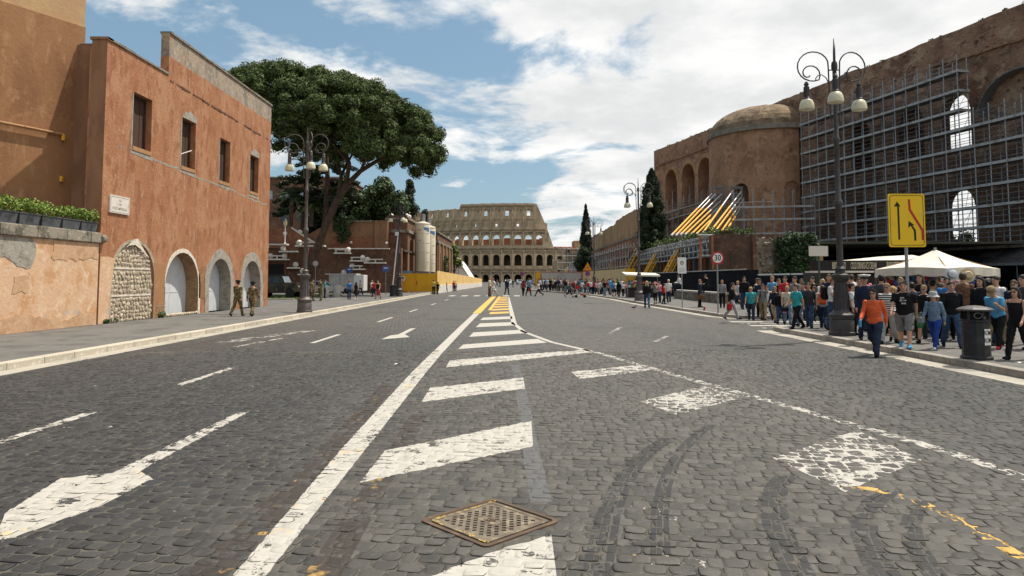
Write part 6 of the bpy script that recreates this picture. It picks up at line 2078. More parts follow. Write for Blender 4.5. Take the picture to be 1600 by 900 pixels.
def shore_frames():
 for px, Y, lab in ((1130, 97.5, 'grey steel thrust frame at the head of the left prop fan'), (1157, 96.0, 'grey steel thrust frame at the head of the right prop fan')):
  t = thing('thrust_frame', lab, 'frame', ground_at(px, 330, Y), 0, 'steel thrust frames on the apse')
  x0, _, z0 = ground_at(px - 11, 335, Y)
  x1, _, z1 = ground_at(px + 3, 293, Y)
  for x in (x0, x1): MB().box(x - .13, x + .13, Y + .35, Y + .65, z0 - 2, z1).build('upright', 'steel_dull', t)
  for z in np.linspace(z0, z1 - .15, 6): MB().box(x0 + .13, x1 - .13, Y + .4, Y + .6, z, z + .16).build('crossbar', 'steel_dull', t)
  MB().box(x0 - .2, x1 + .2, Y + .3, Y + .7, z1, z1 + .2).build('head_beam', 'steel_dull', t)
  MB().box((x0 + x1) / 2 - .3, (x0 + x1) / 2 + .3, Y + .65, Y + 9, z1 - 1.2, z1 - .9).build('tie_beam', 'steel_dull', t)
shore_frames()
# ================================================================ terrace on the right with its lattice truss
def right_terrace():
 t = thing('retaining_wall', 'brown brick retaining wall of the raised terrace with a rough ruined end', 'wall', (20, 60, KZ))
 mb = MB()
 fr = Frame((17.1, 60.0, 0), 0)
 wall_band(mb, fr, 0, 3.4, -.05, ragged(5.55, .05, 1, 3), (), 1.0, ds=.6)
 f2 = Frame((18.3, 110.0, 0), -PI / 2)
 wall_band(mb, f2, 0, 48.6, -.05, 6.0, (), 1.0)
 mb.build('brick_face', 'brick_dark', t)
 rq = random.Random(9)
 MB().box(20.44, 20.75, 59.7, 60.8, -.05, 5.55).build('brick_quoin', 'brick_wall', t)
 rz = MB()
 f3 = Frame((20.6, 60.5, 0), 0)
 wall_band(rz, f3, 0, 5.6, -.05, ragged(lambda s_: 5.3 - .12 * s_, .16, .5, 8), (), 1.0, ds=.3)
 for k in range(120):
  x = rq.uniform(20.9, 26)
  rz.add(*ico((x, 60.45, rq.uniform(.3, 5.0)), rq.uniform(.1, .3), .7))
 for k in range(26):
  x = rq.uniform(20.8, 25.4)
  rz.add(*ico((x, 60.6, 5.3 - .12 * (x - 20.6) + rq.uniform(-.1, .15)), rq.uniform(.1, .22), .8))
 rz.build('ruined_end', 'stone_rough', t)
 MB().box(26.0, 26.6, 60.2, 61.5, -.05, 4.6).build('end_pier', 'brick_ochre', t)
 tp = MB().box(17.4, 60, 61, 118, 4.8, 5.0)
 tp.build('terrace_fill', 'ground', t)
 o = leaf_mesh('ivy', [(rq.uniform(22.7, 25.6), 60.0 + rq.uniform(-.4, .2), rq.uniform(1.6, 5.4)) for _ in range(60)], [rq.uniform(.4, .7) for _ in range(60)], 90, .13, 'leaf_ivy', None, core='leaf_core', seed=3)
 tag(o, 'big dark green ivy bush growing over the ruined end of the terrace wall', 'ivy')
 for ob in [x for x in bpy.data.objects if x.name.startswith('inner_foliage') and x.parent is None]:
  ob.parent = o
 o2 = leaf_mesh('dry_grass', [(rq.uniform(17.2, 21), rq.uniform(60.5, 92), 5.9 + rq.uniform(-.2, .25)) for _ in range(90)], [rq.uniform(.25, .5) for _ in range(90)], 36, .12, 'grass', None, seed=6)
 tag(o2, 'pale dry grass along the top of the right terrace', 'grass', kind='stuff')
right_terrace()
def lattice():
 t = thing('lattice_truss', 'pale steel lattice truss on rusty posts along the terrace edge', 'truss', (17, 75, 4))
 ch = MB()
 zb, zt = 3.75, 5.5
 for X0 in (17.2, 17.9):
  for z in (zb, zb + .55, zt - .5, zt):
   MB().tube([(X0, 60.2, z), (X0, 97, z)], .07, 6).build('chord', 'steel_galv', t)
 dg = MB()
 y = 60.2
 i = 0
 while y < 96.5:
  for X0 in (17.2, 17.9):
   dg.tube([(X0, y, zb), (X0, y + .8, zt)], .045, 5)
   dg.tube([(X0, y + .8, zt), (X0, y + 1.6, zb)], .045, 5)
   dg.tube([(X0, y, zb), (X0, y, zt)], .04, 5)
  dg.tube([(17.2, y, zt), (17.9, y + .8, zt)], .035, 4)
  dg.tube([(17.2, y, zb), (17.9, y + .8, zb)], .035, 4)
  y += 1.6
 tag(dg.build('lattice_bars', 'steel_galv', t), kind='stuff')
 ef = MB()
 for k in range(6):
  x = 13.9 + k * .5
 for y in np.arange(60.3, 86, 1.9):
  MB().box(17.5, 17.68, y, y + .2, .1, zb).build('post', 'rust_post' if int(y * 10) % 3 else 'steel_dull', t)
 MB().box(17.0, 17.16, 59.85, 59.99, .1, 5.5).build('post', 'rust_post', t)
 MB().box(16.0, 16.16, 59.95, 60.1, .1, 5.5).build('post', 'rust_post', t)
 for z in (zb, zt): MB().tube([(15.9, 60.1, z), (17.3, 60.1, z)], .08, 6).build('end_bar', 'steel_galv', t)
 f = thing('far_scaffold', 'dense grey tube scaffold under the long ochre wall', 'scaffold', (17, 130, 0))
 q = MB()
 for y in np.arange(99, 200, 2.6):
  for X0 in (16.4, 17.6):
   q.tube([(X0, y, 0), (X0, y, 7.0 - (y - 99) * .005)], .06, 5)
 for z in (2.2, 3.6, 5.0, 6.3):
  for X0 in (16.4, 17.6): q.tube([(X0, 99, z), (X0, 200, z)], .07, 5)
 for y in np.arange(99, 198, 5.2):
  q.tube([(16.35, y, .5), (16.35, y + 2.6, 6.3)], .05, 5)
 tag(q.build('tubes', 'steel_galv', f), kind='stuff')
 for z in (3.55, 6.25): MB().box(16.4, 17.6, 99, 200, z, z + .1).build('deck', 'deck_board', f)
 labs = ['nearest yellow lattice prop against the right terrace truss', 'second yellow lattice prop from the speed sign', 'wide yellow lattice prop behind the tan hoarding end', 'yellow lattice prop above the middle of the tan hoarding', 'yellow lattice prop above the works warning sign', 'yellow lattice prop above the left end of the tan hoarding', 'far yellow lattice prop above the grey hoarding']
 for lab, Y, w in zip(labs, (72.8, 84, 99, 122, 141, 163, 226), (1.3, 1.3, 3.0, 1.5, 1.5, 1.5, 3)):
  s_ = thing('lattice_prop', lab, 'prop', (14.6, Y, .2), 0, 'yellow lattice props along the terrace')
  a, b = Vector((15.68, Y, 1.9)), Vector((18.0, Y, 6.2 if Y < 110 else 5.7))
  for k, dy in enumerate((0, w)):
   o = Vector((0, dy, 0))
   m = a.lerp(b, .74 if k == 0 else .55)
   MB().tube([tuple(a + o), tuple(m + o)], .11, 6).build('yellow_leg', 'prop_yellow', s_)
   MB().tube([tuple(m + o), tuple(b + o)], .08, 6).build('white_leg', 'prop_white', s_)
   o2 = o + Vector((.50, 0, -.1))
   MB().tube([tuple(a + o2), tuple(m + o2)], .09, 6).build('yellow_leg', 'prop_yellow', s_)
  r = MB()
  for q_ in np.linspace(.08, .92, 9):
   p = a.lerp(b, q_)
   r.tube([tuple(p), tuple(p + Vector((0, w, 0)))], .05, 5)
   r.tube([tuple(p), tuple(p + Vector((.50, 0, -.1)))], .05, 5)
  tag(r.build('rungs', 'prop_yellow', s_), kind='stuff')
lattice()
def long_wall():
 t = thing('ochre_brick_wall', 'long high ochre brick wall with a redder brick base behind the cypress', 'wall', (20, 145, 0))
 fr = Frame((19.4, 182, 0), -PI / 2)
 mb = MB()
 wall_band(mb, fr, 0, 76, -.05, ragged(lambda s_: 12.1 - (1.2 if s_ < 14 else 0) + (.5 if s_ > 50 else 0), .18, 2.4, 6), (), 2.0, ds=1.2)
 mb.build('upper_face', 'brick_ochre', t)
 MB().prism([(19.0, 182, 0), (19.0, 106, 0), (19.4, 106, 0), (19.4, 182, 0)], (0, 0, 8.2)).build('red_base', 'brick_red', t)
 MB().prism([(18.9, 182, 8.2), (18.9, 106, 8.2), (19.4, 106, 8.2), (19.4, 182, 8.2)], (0, 0, .25)).build('ledge', 'stone_coping', t)
long_wall()
def cypress(x, y, z0, h, r, label, seed, material='leaf_cypress'):
 t = thing('cypress_tree', label, 'tree', (x, y, z0))
 rq = random.Random(seed)
 MB().tube([(x, y, z0 - .5), (x, y, z0 + h * .8)], [.3, .08], 8).build('trunk', 'bark', t)
 cs, rs = [], []
 n = int(h * 16)
 for i in range(n):
  u = (i + .5) / n
  prof = (min(1, u / .12) ** .6) * (1 - u) ** .62 * 1.18
  rad = r * prof
  a = rq.uniform(0, 2 * PI)
  k = math.sqrt(rq.uniform(.2, 1)) * .82
  cs.append((x + math.cos(a) * rad * k, y + math.sin(a) * rad * k, z0 + .4 + u * h * .97))
  rs.append(max(.16, min(.62, rad * .42)) * rq.uniform(.8, 1.25))
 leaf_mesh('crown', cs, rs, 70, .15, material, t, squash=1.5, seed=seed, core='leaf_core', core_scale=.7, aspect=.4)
cypress(18.6, 93, 5.0, 11.3, 2.35, 'big dense dark cypress beside the three arches behind the street lamp', 3)
cypress(15.8, 150, .5, 17.2, 1.75, 'slender tall dark cypress near the amphitheatre left of the ochre wall', 5)
blob_tree('bushy_tree', 'round dark green bush at the foot of the slender cypress', 'tree', (15.2, 148, .3, 3), puffs_box(40, 13.6, 17.2, 146.5, 149.5, 2.0, 8.2, .7, 1.1, 14), 100, .18, 'leaf_dark', seed=14)
blob_tree('low_bush', 'small green bush hiding the foot of the big cypress', 'bush', (17.7, 92, 5, 0), puffs_box(20, 16.6, 20.6, 90.5, 92.5, 5.8, 7.8, .4, .7, 15), 80, .14, 'leaf_dark', seed=15)
q = BF.p(s_at_px(1503) - 21, 22, 0)
blob_tree('shade_tree', 'dark tree glimpsed through the lower window opening of the basilica', 'tree', (q[0], q[1], 0, 4), puffs_box(40, q[0] - 4, q[0] + 4, q[1] - 3, q[1] + 3, 1.5, 7.5, .8, 1.3, 22), 90, .22, 'leaf_dark', seed=22)
# ================================================================ hoardings and low wall on the right
def right_hoardings():
 t = thing('black_hoarding', 'long black fabric covered hoarding behind the seated people', 'hoarding', (15.5, 60, KZ))
 y = 33.0
 while y < 86:
  l = 2.9
  top = 2.35 if y > 44 else 1.95
  MB().bbox(15.5, 15.6, y + .005, y + l - .005, KZ, top, .02).build('panel', 'black_cloth', t)
  y += l
 MB().box(15.42, 15.5, 46.6, 86, 2.36, 2.44).build('top_rail', 'deck_board', t)
 b = thing('light_batten', 'pale batten lying along the top of the black hoarding', 'batten', (15.4, 40, 2))
 for k in range(3): MB().box(15.30, 15.40, 36.5 + k * 2.6, 38.7 + k * 2.6, 1.98, 2.06).build('board', 'sign_white', b)
 w = thing('low_stone_wall', 'low grey stone bench wall with people sitting on it', 'wall', (13.9, 52, KZ))
 mb = MB()
 MB().box(13.75, 14.25, 46.6, 60, KZ, .72).build('wall_face', 'stone_rough', w)
 y = 46.55
 while y < 60:
  MB().bbox(13.68, 14.32, y, y + 1.48, .72, .86, .02).build('coping_slab', 'concrete', w)
  y += 1.5
 h = thing('tan_hoarding', 'tan board hoarding with a yellow end beyond the street lamp', 'hoarding', (14, 100, KZ))
 a, b_ = Vector((14.15, 88, 0)), Vector((12.6, 126, 0))
 n = 15
 for i in range(n):
  p, q = a.lerp(b_, i / n), a.lerp(b_, (i + 1) / n)
  MB().prism([(p.x, p.y + .01, KZ), (q.x, q.y - .01, KZ), (q.x, q.y - .01, 3.05), (p.x, p.y + .01, 3.05)], (.08, 0, 0)).build('panel', 'hoard_tan', h)
 MB().box(14.15, 15.4, 87.9, 88, KZ, 3.05).build('end_panel', 'hoard_yellow', h)['label'] = 'bright yellow end panel'
 g = thing('grey_hoarding', 'pale grey panelled hoarding edged in red at the far end of the crowd', 'hoarding', (10, 128, KZ))
 for i in range(5):
  x = 12.5 - i * 1.42
  MB().box(x - 1.40, x, 127.2 + i * .35, 127.26 + i * .35, KZ, 2.95).build('panel', 'hoard_grey', g)
  MB().box(x - 1.40, x, 127.14 + i * .35, 127.2 + i * .35, 2.95, 3.08).build('red_rail', 'hoard_red', g)
 MB().box(12.5, 12.62, 127.1, 127.2, KZ, 3.1).build('red_post', 'hoard_red', g)
 y2 = thing('yellow_barrier', 'small yellow panel behind the far end of the crowd', 'barrier', (5, 130, KZ))
 MB().box(4.2, 5.4, 130, 130.08, KZ + .3, 3.0).build('panel', 'hoard_yellow', y2)
 for x in (4.3, 5.3): MB().box(x - .04, x + .04, 129.95, 130.0, KZ, 3.0).build('post', 'steel_dull', y2)
right_hoardings()
def hoop_rail():
 pts = []
 a, b = Vector((5.9, 92.2, KZ)), Vector((8.05, 79.2, KZ))
 d = (b - a)
 n = 13
 base = None
 mb = MB()
 w = Vector((.30, -.62, 0)).normalized() * .36
 for k in range(9):
  x = -.36 + .72 * k / 8
 hoop = [(-.36, 0, 0)] + [(-.36 * math.cos(q), 0, .62 + .36 * math.sin(q)) for q in np.linspace(0, PI, 9)] + [(.36, 0, 0)]
 me = MB().tube(hoop, .035, 6).mesh('hoop', 'iron_dark')
 base = MB().box(-.42, -.30, -.06, .06, 0, .02).box(.30, .42, -.06, .06, 0, .02).mesh('base_plate', 'iron_dark')
 for i in range(n):
  t = thing('railing_hoop', '%s black iron hoop from the left in the rail before the queue' % ['first', 'second', 'third', 'fourth', 'fifth', 'sixth', 'seventh', 'eighth', 'ninth', 'tenth', 'eleventh', 'twelfth', 'last'][i], 'railing', tuple(a + d * (i / (n - 1))), math.atan2(d.y, d.x), 'black hoops along the far kerb')
  for m, nm in ((me, 'hoop'), (base, 'base_plate')):
   link(bpy.data.objects.new(nm, m), t)
hoop_rail()
# ================================================================ street lamps
def lamp_meshes(material):
 base = MB().lathe([(.36, 0), (.36, .10), (.33, .12), (.33, .42), (.30, .46), (.34, .52), (.34, .60), (.25, .68), (.21, .74), (.205, .86), (.175, 1.30), (.155, 1.52),
                       (.19, 1.56), (.24, 1.66), (.24, 1.74), (.15, 1.78), (.13, 1.86), (.15, 1.92), (.09, 1.99)], n=16)
 for k in range(12):
  a = 2 * PI * k / 12
  base.tube([(.215 * math.cos(a), .215 * math.sin(a), .76), (.165 * math.cos(a), .165 * math.sin(a), 1.5)], .018, 4)
 shaft = MB().lathe([(.088, 1.95), (.082, 3.7), (.11, 3.74), (.13, 3.82), (.11, 3.90), (.078, 3.95), (.070, 5.6), (.092, 5.64), (.092, 5.74), (.066, 5.78), (.058, 7.75),
      (.085, 7.79), (.09, 7.9), (.075, 8.0), (.035, 8.04), (.03, 8.3), (.02, 8.5), (.008, 8.72)], n=12)
 arm = MB()
 pts = [(.13, 0, 5.62), (.16, 0, 6.2), (.17, 0, 7.2)]
 cx, cz, r = .60, 7.28, .44
 for q in np.linspace(PI, -PI * .62, 17)[1:]:
  pts.append((cx + r * math.cos(q), 0, cz + r * math.sin(q)))
 ex = pts[-1]
 sp = []
 scx, scz = .72, 7.06
 r0 = math.hypot(ex[0] - scx, ex[2] - scz)
 a0 = math.atan2(ex[2] - scz, ex[0] - scx)
 for i in range(1, 15):
  q = a0 - i * .42
  rr = r0 * (1 - i / 17)
  sp.append((scx + rr * math.cos(q), 0, scz + rr * math.sin(q)))
 arm.tube(pts + sp, .021, 6)
 arm.tube([(.17, 0, 6.75), (.24, 0, 6.92), (.36, 0, 7.02), (.48, 0, 6.99), (.54, 0, 6.90), (.50, 0, 6.85)], .016, 5)
 arm.tube([(.09, 0, 5.7), (.15, 0, 5.7)], .02, 5)
 arm.tube([(.06, 0, 7.15), (.19, 0, 7.15)], .02, 5)
 neck = MB().lathe([(.02, 6.83), (.05, 6.80), (.075, 6.74), (.05, 6.70), (.085, 6.66), (.085, 6.36), (.11, 6.33), (.11, 6.28)], (.80, 0, 0), 12)
 bell = MB().lathe([(.10, 6.30), (.155, 6.26), (.20, 6.16), (.215, 6.05), (.215, 6.0), (.19, 5.98), (.05, 5.97)], (.80, 0, 0), 16)
 for q in (arm, neck, bell): q.v = [(a, b, c + .62) for a, b, c in q.v]
 return [('base', base.mesh('base', material, smooth=True)), ('shaft', shaft.mesh('shaft', material, smooth=True)), ('arm', arm.mesh('arm', material, smooth=True)),
   ('lamp_neck', neck.mesh('lamp_neck', material, smooth=True)), ('lamp_bell', bell.mesh('lamp_bell', 'lamp_glass', smooth=True))]
LAMP = lamp_meshes('iron_brown')
LAMP_D = lamp_meshes('iron_dark')
def street_lamp(x, y, z, label, angs, sc=1.0, meshes=LAMP):
 t = thing('street_lamp', label, 'street lamp', (x, y, z), 0, 'ornate iron street lamps')
 t.scale = (sc, sc, sc)
 for nm, me in meshes:
  if nm in ('base', 'shaft'):
   link(bpy.data.objects.new(nm, me), t)
 for a in angs:
  arm = link(bpy.data.objects.new('arm', meshes[2][1]), t)
  arm.rotation_euler = (0, 0, R(a))
  for nm, me in meshes[3:]:
   link(bpy.data.objects.new(nm, me), arm)
 return t
street_lamp(-10.12, 34.5, KZ, 'ornate three armed iron street lamp on the left kerb beyond the orange house', (188, -8, -62), 1.05)
street_lamp(9.5, 20.4, KZ, 'tall ornate three armed street lamp among the crowd on the right pavement', (172, 12, -114), 1.0, LAMP_D)
street_lamp(9.5, 52.7, KZ, 'ornate street lamp between the big cypress and the tan hoarding', (190, 170, -12), 1.06)
street_lamp(9.95, 85.3, KZ, 'ornate street lamp in front of the slender cypress', (200, 168, 0), 1.06)
street_lamp(-10.6, 66.2, KZ, 'ornate street lamp with dark arms in front of the brick pier', (180, 60, -60), 1.06, LAMP_D)
def flood_post():
 t = thing('floodlight_post', 'thin leaning white floodlight post left of the brick pier', 'lamp', (-11.7, 69, KZ))
 MB().tube([(-11.75, 69, KZ), (-11.2, 69, 6.0)], .06, 6).build('post', 'sign_white', t)
 MB().box(-11.45, -11.0, 68.8, 69.1, 6.0, 6.35).build('floodlight', 'sign_white', t)
flood_post()
# ================================================================ signs
def pole(t, x, y, z1, r=.03, m='pole_grey', z0=KZ):
 MB().tube([(x, y, z0), (x, y, z1)], r, 8).build('pole', m, t)
 MB().lathe([(r * 2.2, 0), (r * 2.2, .02), (r * 1.3, .05)], (x, y, z0), 8).build('pole_foot', m, t)
def rrect(x0, x1, z0, z1, r, y):
 out = []
 for cx, cz, a0 in ((x1 - r, z1 - r, 0), (x0 + r, z1 - r, 90), (x0 + r, z0 + r, 180), (x1 - r, z0 + r, 270)):
  for i in range(5):
   a = R(a0 + 22.5 * i)
   out.append((cx + r * math.cos(a), y, cz + r * math.sin(a)))
 return out
def lane_sign():
 x, y = 9.30, 16.6
 t = thing('lane_sign', 'large yellow lane closure sign with black arrows and a bent red line', 'road sign', (x, y, KZ))
 pole(t, x, y, 3.1, .038)
 w, h = .86, 1.26
 z0 = 2.50
 p = MB().prism(rrect(x - w / 2, x + w / 2, z0, z0 + h, .05, y - .075), (0, .025, 0)).build('plate', 'sign_yellow', t)
 b = MB()
 o = rrect(x - w / 2 + .035, x + w / 2 - .035, z0 + .035, z0 + h - .035, .07, y - .078)
 i_ = rrect(x - w / 2 + .047, x + w / 2 - .047, z0 + .047, z0 + h - .047, .06, y - .078)
 for k in range(len(o)):
  k2 = (k + 1) % len(o)
  b.quad(o[k], o[k2], i_[k2], i_[k])
 b.build('border', 'sign_black', p)
 X = lambda u: x - w / 2 + u * w
 Zz = lambda v: z0 + h - v * h
 ys = y - .079
 def poly(pts, m, nm):
  MB().prism([(X(u), ys, Zz(v)) for u, v in pts], (0, .003, 0)).build(nm, m, p)
 poly([(.30, .86), (.25, .86), (.245, .24), (.155, .24), (.245, .145), (.335, .24), (.295, .24)], 'sign_black', 'straight_arrow')
 poly([(.74, .88), (.685, .88), (.68, .70), (.60, .60), (.53, .645), (.545, .51), (.705, .59), (.645, .59), (.735, .685)], 'sign_black', 'merging_arrow')
 poly([(.545, .105), (.60, .105), (.615, .29), (.945, .675), (.945, .87), (.885, .87), (.885, .695), (.555, .305)], 'sign_red', 'red_line')
 br = MB()
 for zz in (2.75, 3.0): br.box(x - .16, x + .16, y - .05, y - .012, zz, zz + .04)
 tag(br.build('bracket', 'pole_grey', t), kind='stuff')
lane_sign()
def disc(x, y, z, r, m, nm, parent, d=.02, n=28):
 return MB().prism([(x + r * math.cos(a), y, z + r * math.sin(a)) for a in np.linspace(0, 2 * PI, n + 1)[:-1]], (0, d, 0)).build(nm, m, parent)
def text_on(parent, txt, x, y, z, size, m, scale=(1, 1), nm='lettering', depth=.006):
 mb = text_mb(txt, size, depth, scale)
 xf(mb, (x, y, z))
 return mb.build(nm, m, parent)
def small_signs():
 x, y = 9.5, 32.6
 t = thing('speed_sign', 'round red rimmed 30 speed limit sign on a grey pole', 'road sign', (x, y, KZ))
 pole(t, x, y, 3.0, .035)
 p = disc(x, y - .07, 2.72, .30, 'sign_red', 'plate', t)
 disc(x, y - .076, 2.72, .225, 'sign_white', 'face', p, .004)
 tx = text_on(p, '30', x, y - .083, 2.72, .32, 'sign_black', (1.0, 1.15), 'number')
 x, y = 9.2, 38.2
 t = thing('info_sign', 'white rectangular parking sign with a black symbol on a thin pole', 'road sign', (x, y, KZ))
 pole(t, x, y, 2.9, .03)
 p = MB().prism(rrect(x - .235, x + .235, 2.05, 2.92, .03, y - .06), (0, .02, 0)).build('plate', 'sign_white', t)
 disc(x, y - .064, 2.62, .095, 'sign_black', 'symbol', p, .004)
 MB().box(x - .06, x + .06, y - .067, y - .0645, 2.58, 2.65).build('symbol_car', 'sign_white', p)
 ln = MB()
 for k, wv in enumerate((.16, .18, .14)): ln.box(x - wv, x + wv, y - .064, y - .061, 2.30 - k * .07, 2.325 - k * .07)
 tag(ln.build('print_lines', 'sign_back', p), kind='stuff')
 x, y = 12.2, 28.0
 t = thing('blank_sign', 'blank pale rectangular sign on a dark green post behind the crowd', 'sign', (x, y, KZ))
 pole(t, x, y, 2.7, .04, 'pole_green')
 MB().prism(rrect(x - .40, x + .36, 2.66, 3.06, .015, y - .04), (0, .025, 0)).build('plate', 'sign_cream', t)
 x, y = 8.95, 83.5
 t = thing('works_sign', 'orange triangular roadworks sign above a round no parking sign', 'road sign', (x, y, KZ))
 pole(t, x, y, 3.6, .035)
 p = MB().prism([(x - .55, y - .06, 2.75), (x + .55, y - .06, 2.75), (x, y - .06, 3.75)], (0, .02, 0)).build('triangle', 'sign_orange', t)
 MB().prism([(x - .47, y - .064, 2.80), (x + .47, y - .064, 2.80), (x, y - .064, 3.65)], (0, .003, 0)).build('triangle_border', 'sign_red', p)
 MB().prism([(x - .39, y - .068, 2.85), (x + .39, y - .068, 2.85), (x, y - .068, 3.54)], (0, .003, 0)).build('triangle_face', 'sign_orange', p)
 disc(x, y - .074, 3.1, .1, 'sign_black', 'symbol', p, .003, 8)
 q = disc(x, y - .06, 2.38, .30, 'sign_red', 'no_parking_disc', t)
 disc(x, y - .064, 2.38, .22, 'sign_blue', 'disc_face', q, .003)
 MB().prism([(x - .17, y - .068, 2.50), (x - .13, y - .068, 2.54), (x + .17, y - .068, 2.26), (x + .13, y - .068, 2.22)], (0, .003, 0)).build('disc_bar', 'sign_red', q)
 x, y = 11.4, 86
 t = thing('yellow_tag', 'small round yellow sign hanging in front of the ochre wall', 'sign', (x, y, 4))
 for (x, y, z, lab) in ((-17.2, 74.6, 3.0, 'small blue parking sign on a thin pole behind the white trailer'), (-11.9, 66.5, 3.0, 'blue street sign on a thin pole beside the pavement bin')):
  t = thing('blue_sign', lab, 'road sign', (x, y, KZ))
  pole(t, x, y, 3.0, .03)
  p = MB().prism(rrect(x - .33, x + .33, z - .55, z, .02, y - .06), (0, .02, 0)).build('plate', 'sign_blue', t)
  MB().box(x - .2, x + .2, y - .065, y - .061, z - .25, z - .18).build('print_bar', 'sign_white', p)
 x, y = -18.4, 66
 t = thing('grey_sign', 'back of a small grey traffic sign beside the pine trunk', 'road sign', (x, y, KZ))
 pole(t, x, y, 3.4, .03)
 disc(x, y - .05, 3.2, .26, 'sign_back', 'plate', t)
 x, y = 1.9, 135
 t = thing('far_no_entry', 'small round red and blue sign far down the road', 'road sign', (x, y, 0))
 pole(t, x, y, 2.6, .05, z0=0)
 disc(x, y - .08, 2.7, .42, 'sign_red', 'plate', t, .03, 14)
 disc(x, y - .09, 2.7, .28, 'sign_blue', 'face', t, .005, 14)
 bpy.data.objects.remove(bpy.data.objects['yellow_tag'])
small_signs()
# ================================================================ litter bins
def litter_bin():
 x, y = 9.42, 14.4
 t = thing('litter_bin', 'black cast litter bin with a grey domed lid and white poster at the right kerb', 'bin', (x, y, KZ))
 def oct_(r, n=8): return r
 b = MB().lathe([(.29, 0), (.29, .05), (.255, .08), (.245, .74), (.27, .76), (.27, .80), (.25, .81)], (x, y, KZ), 12)
 b.build('body', 'bin_black', t)
 ps = MB()
 for k in range(6):
  a = 2 * PI * (k + .5) / 6
  px, py = x + .235 * math.cos(a), y + .235 * math.sin(a)
  ps.box(px - .02, px + .02, py - .02, py + .02, KZ + .80, KZ + 1.0)
 tag(ps.build('hood_posts', 'bin_black', t), kind='stuff')
 MB().lathe([(.215, .80), (.215, .97)], (x, y, KZ), 12).build('liner', 'hole_dark', t)
 MB().lathe([(.27, .97), (.33, .985), (.33, 1.01), (.26, 1.045), (.13, 1.075), (.02, 1.085)], (x, y, KZ), 14).build('lid', 'bin_lid', t)
 h = [(x - .17 + .12 * i / 6, y - .262, KZ + .93 - .10 * (1 - abs(i - 3) / 3) ** .4 * 0) for i in range(7)]
 ring = [(x - .11 + .08 * math.cos(a), y - .262, KZ + .89 + .055 * math.sin(a)) for a in np.linspace(0, 2 * PI, 13)]
 MB().tube(ring, .012, 5, caps=False).build('handle', 'bin_lid', t)
 MB().box(x - .02, x + .02, y - .30, y - .26, KZ + .82, KZ + .87).build('latch', 'bin_lid', t)
 p = MB()
 for i in range(3):
  a0, a1 = R(-88 + i * 15), R(-88 + (i + 1) * 15)
  r = .2545
  p.quad((x + r * math.cos(a0), y + r * math.sin(a0), KZ + .30), (x + r * math.cos(a1), y + r * math.sin(a1), KZ + .30), (x + r * math.cos(a1), y + r * math.sin(a1), KZ + .62), (x + r * math.cos(a0), y + r * math.sin(a0), KZ + .62))
 q = p.build('poster', 'sign_white', t)
 for row, word in ((.54, 'ROMA'), (.39, 'ROMA')):
  m = text_mb(word, .125, .003, (.62, 1.2))
  v = []
  for (a, b_, c_) in m.v:
   an = R(-66) + a / .26
   r = .2570 + b_ * .3
   v.append((x + r * math.cos(an), y + r * math.sin(an), KZ + row + c_ * .9))
  m.v = v
  tag(m.build('lettering', 'sign_black', q), kind='stuff')
 x, y = -11.05, 65.6
 t = thing('litter_bin', 'black cylindrical litter bin beside the far left street lamp', 'bin', (x, y, KZ))
 MB().lathe([(.34, 0), (.34, .06), (.31, .08), (.31, .92), (.35, .95), (.35, 1.05), (.28, 1.08)], (x, y, KZ), 14).build('body', 'bin_black', t)
 MB().lathe([(.30, 1.02), (.30, 1.04)], (x, y, KZ), 14).build('rim', 'bin_lid', t)
litter_bin()
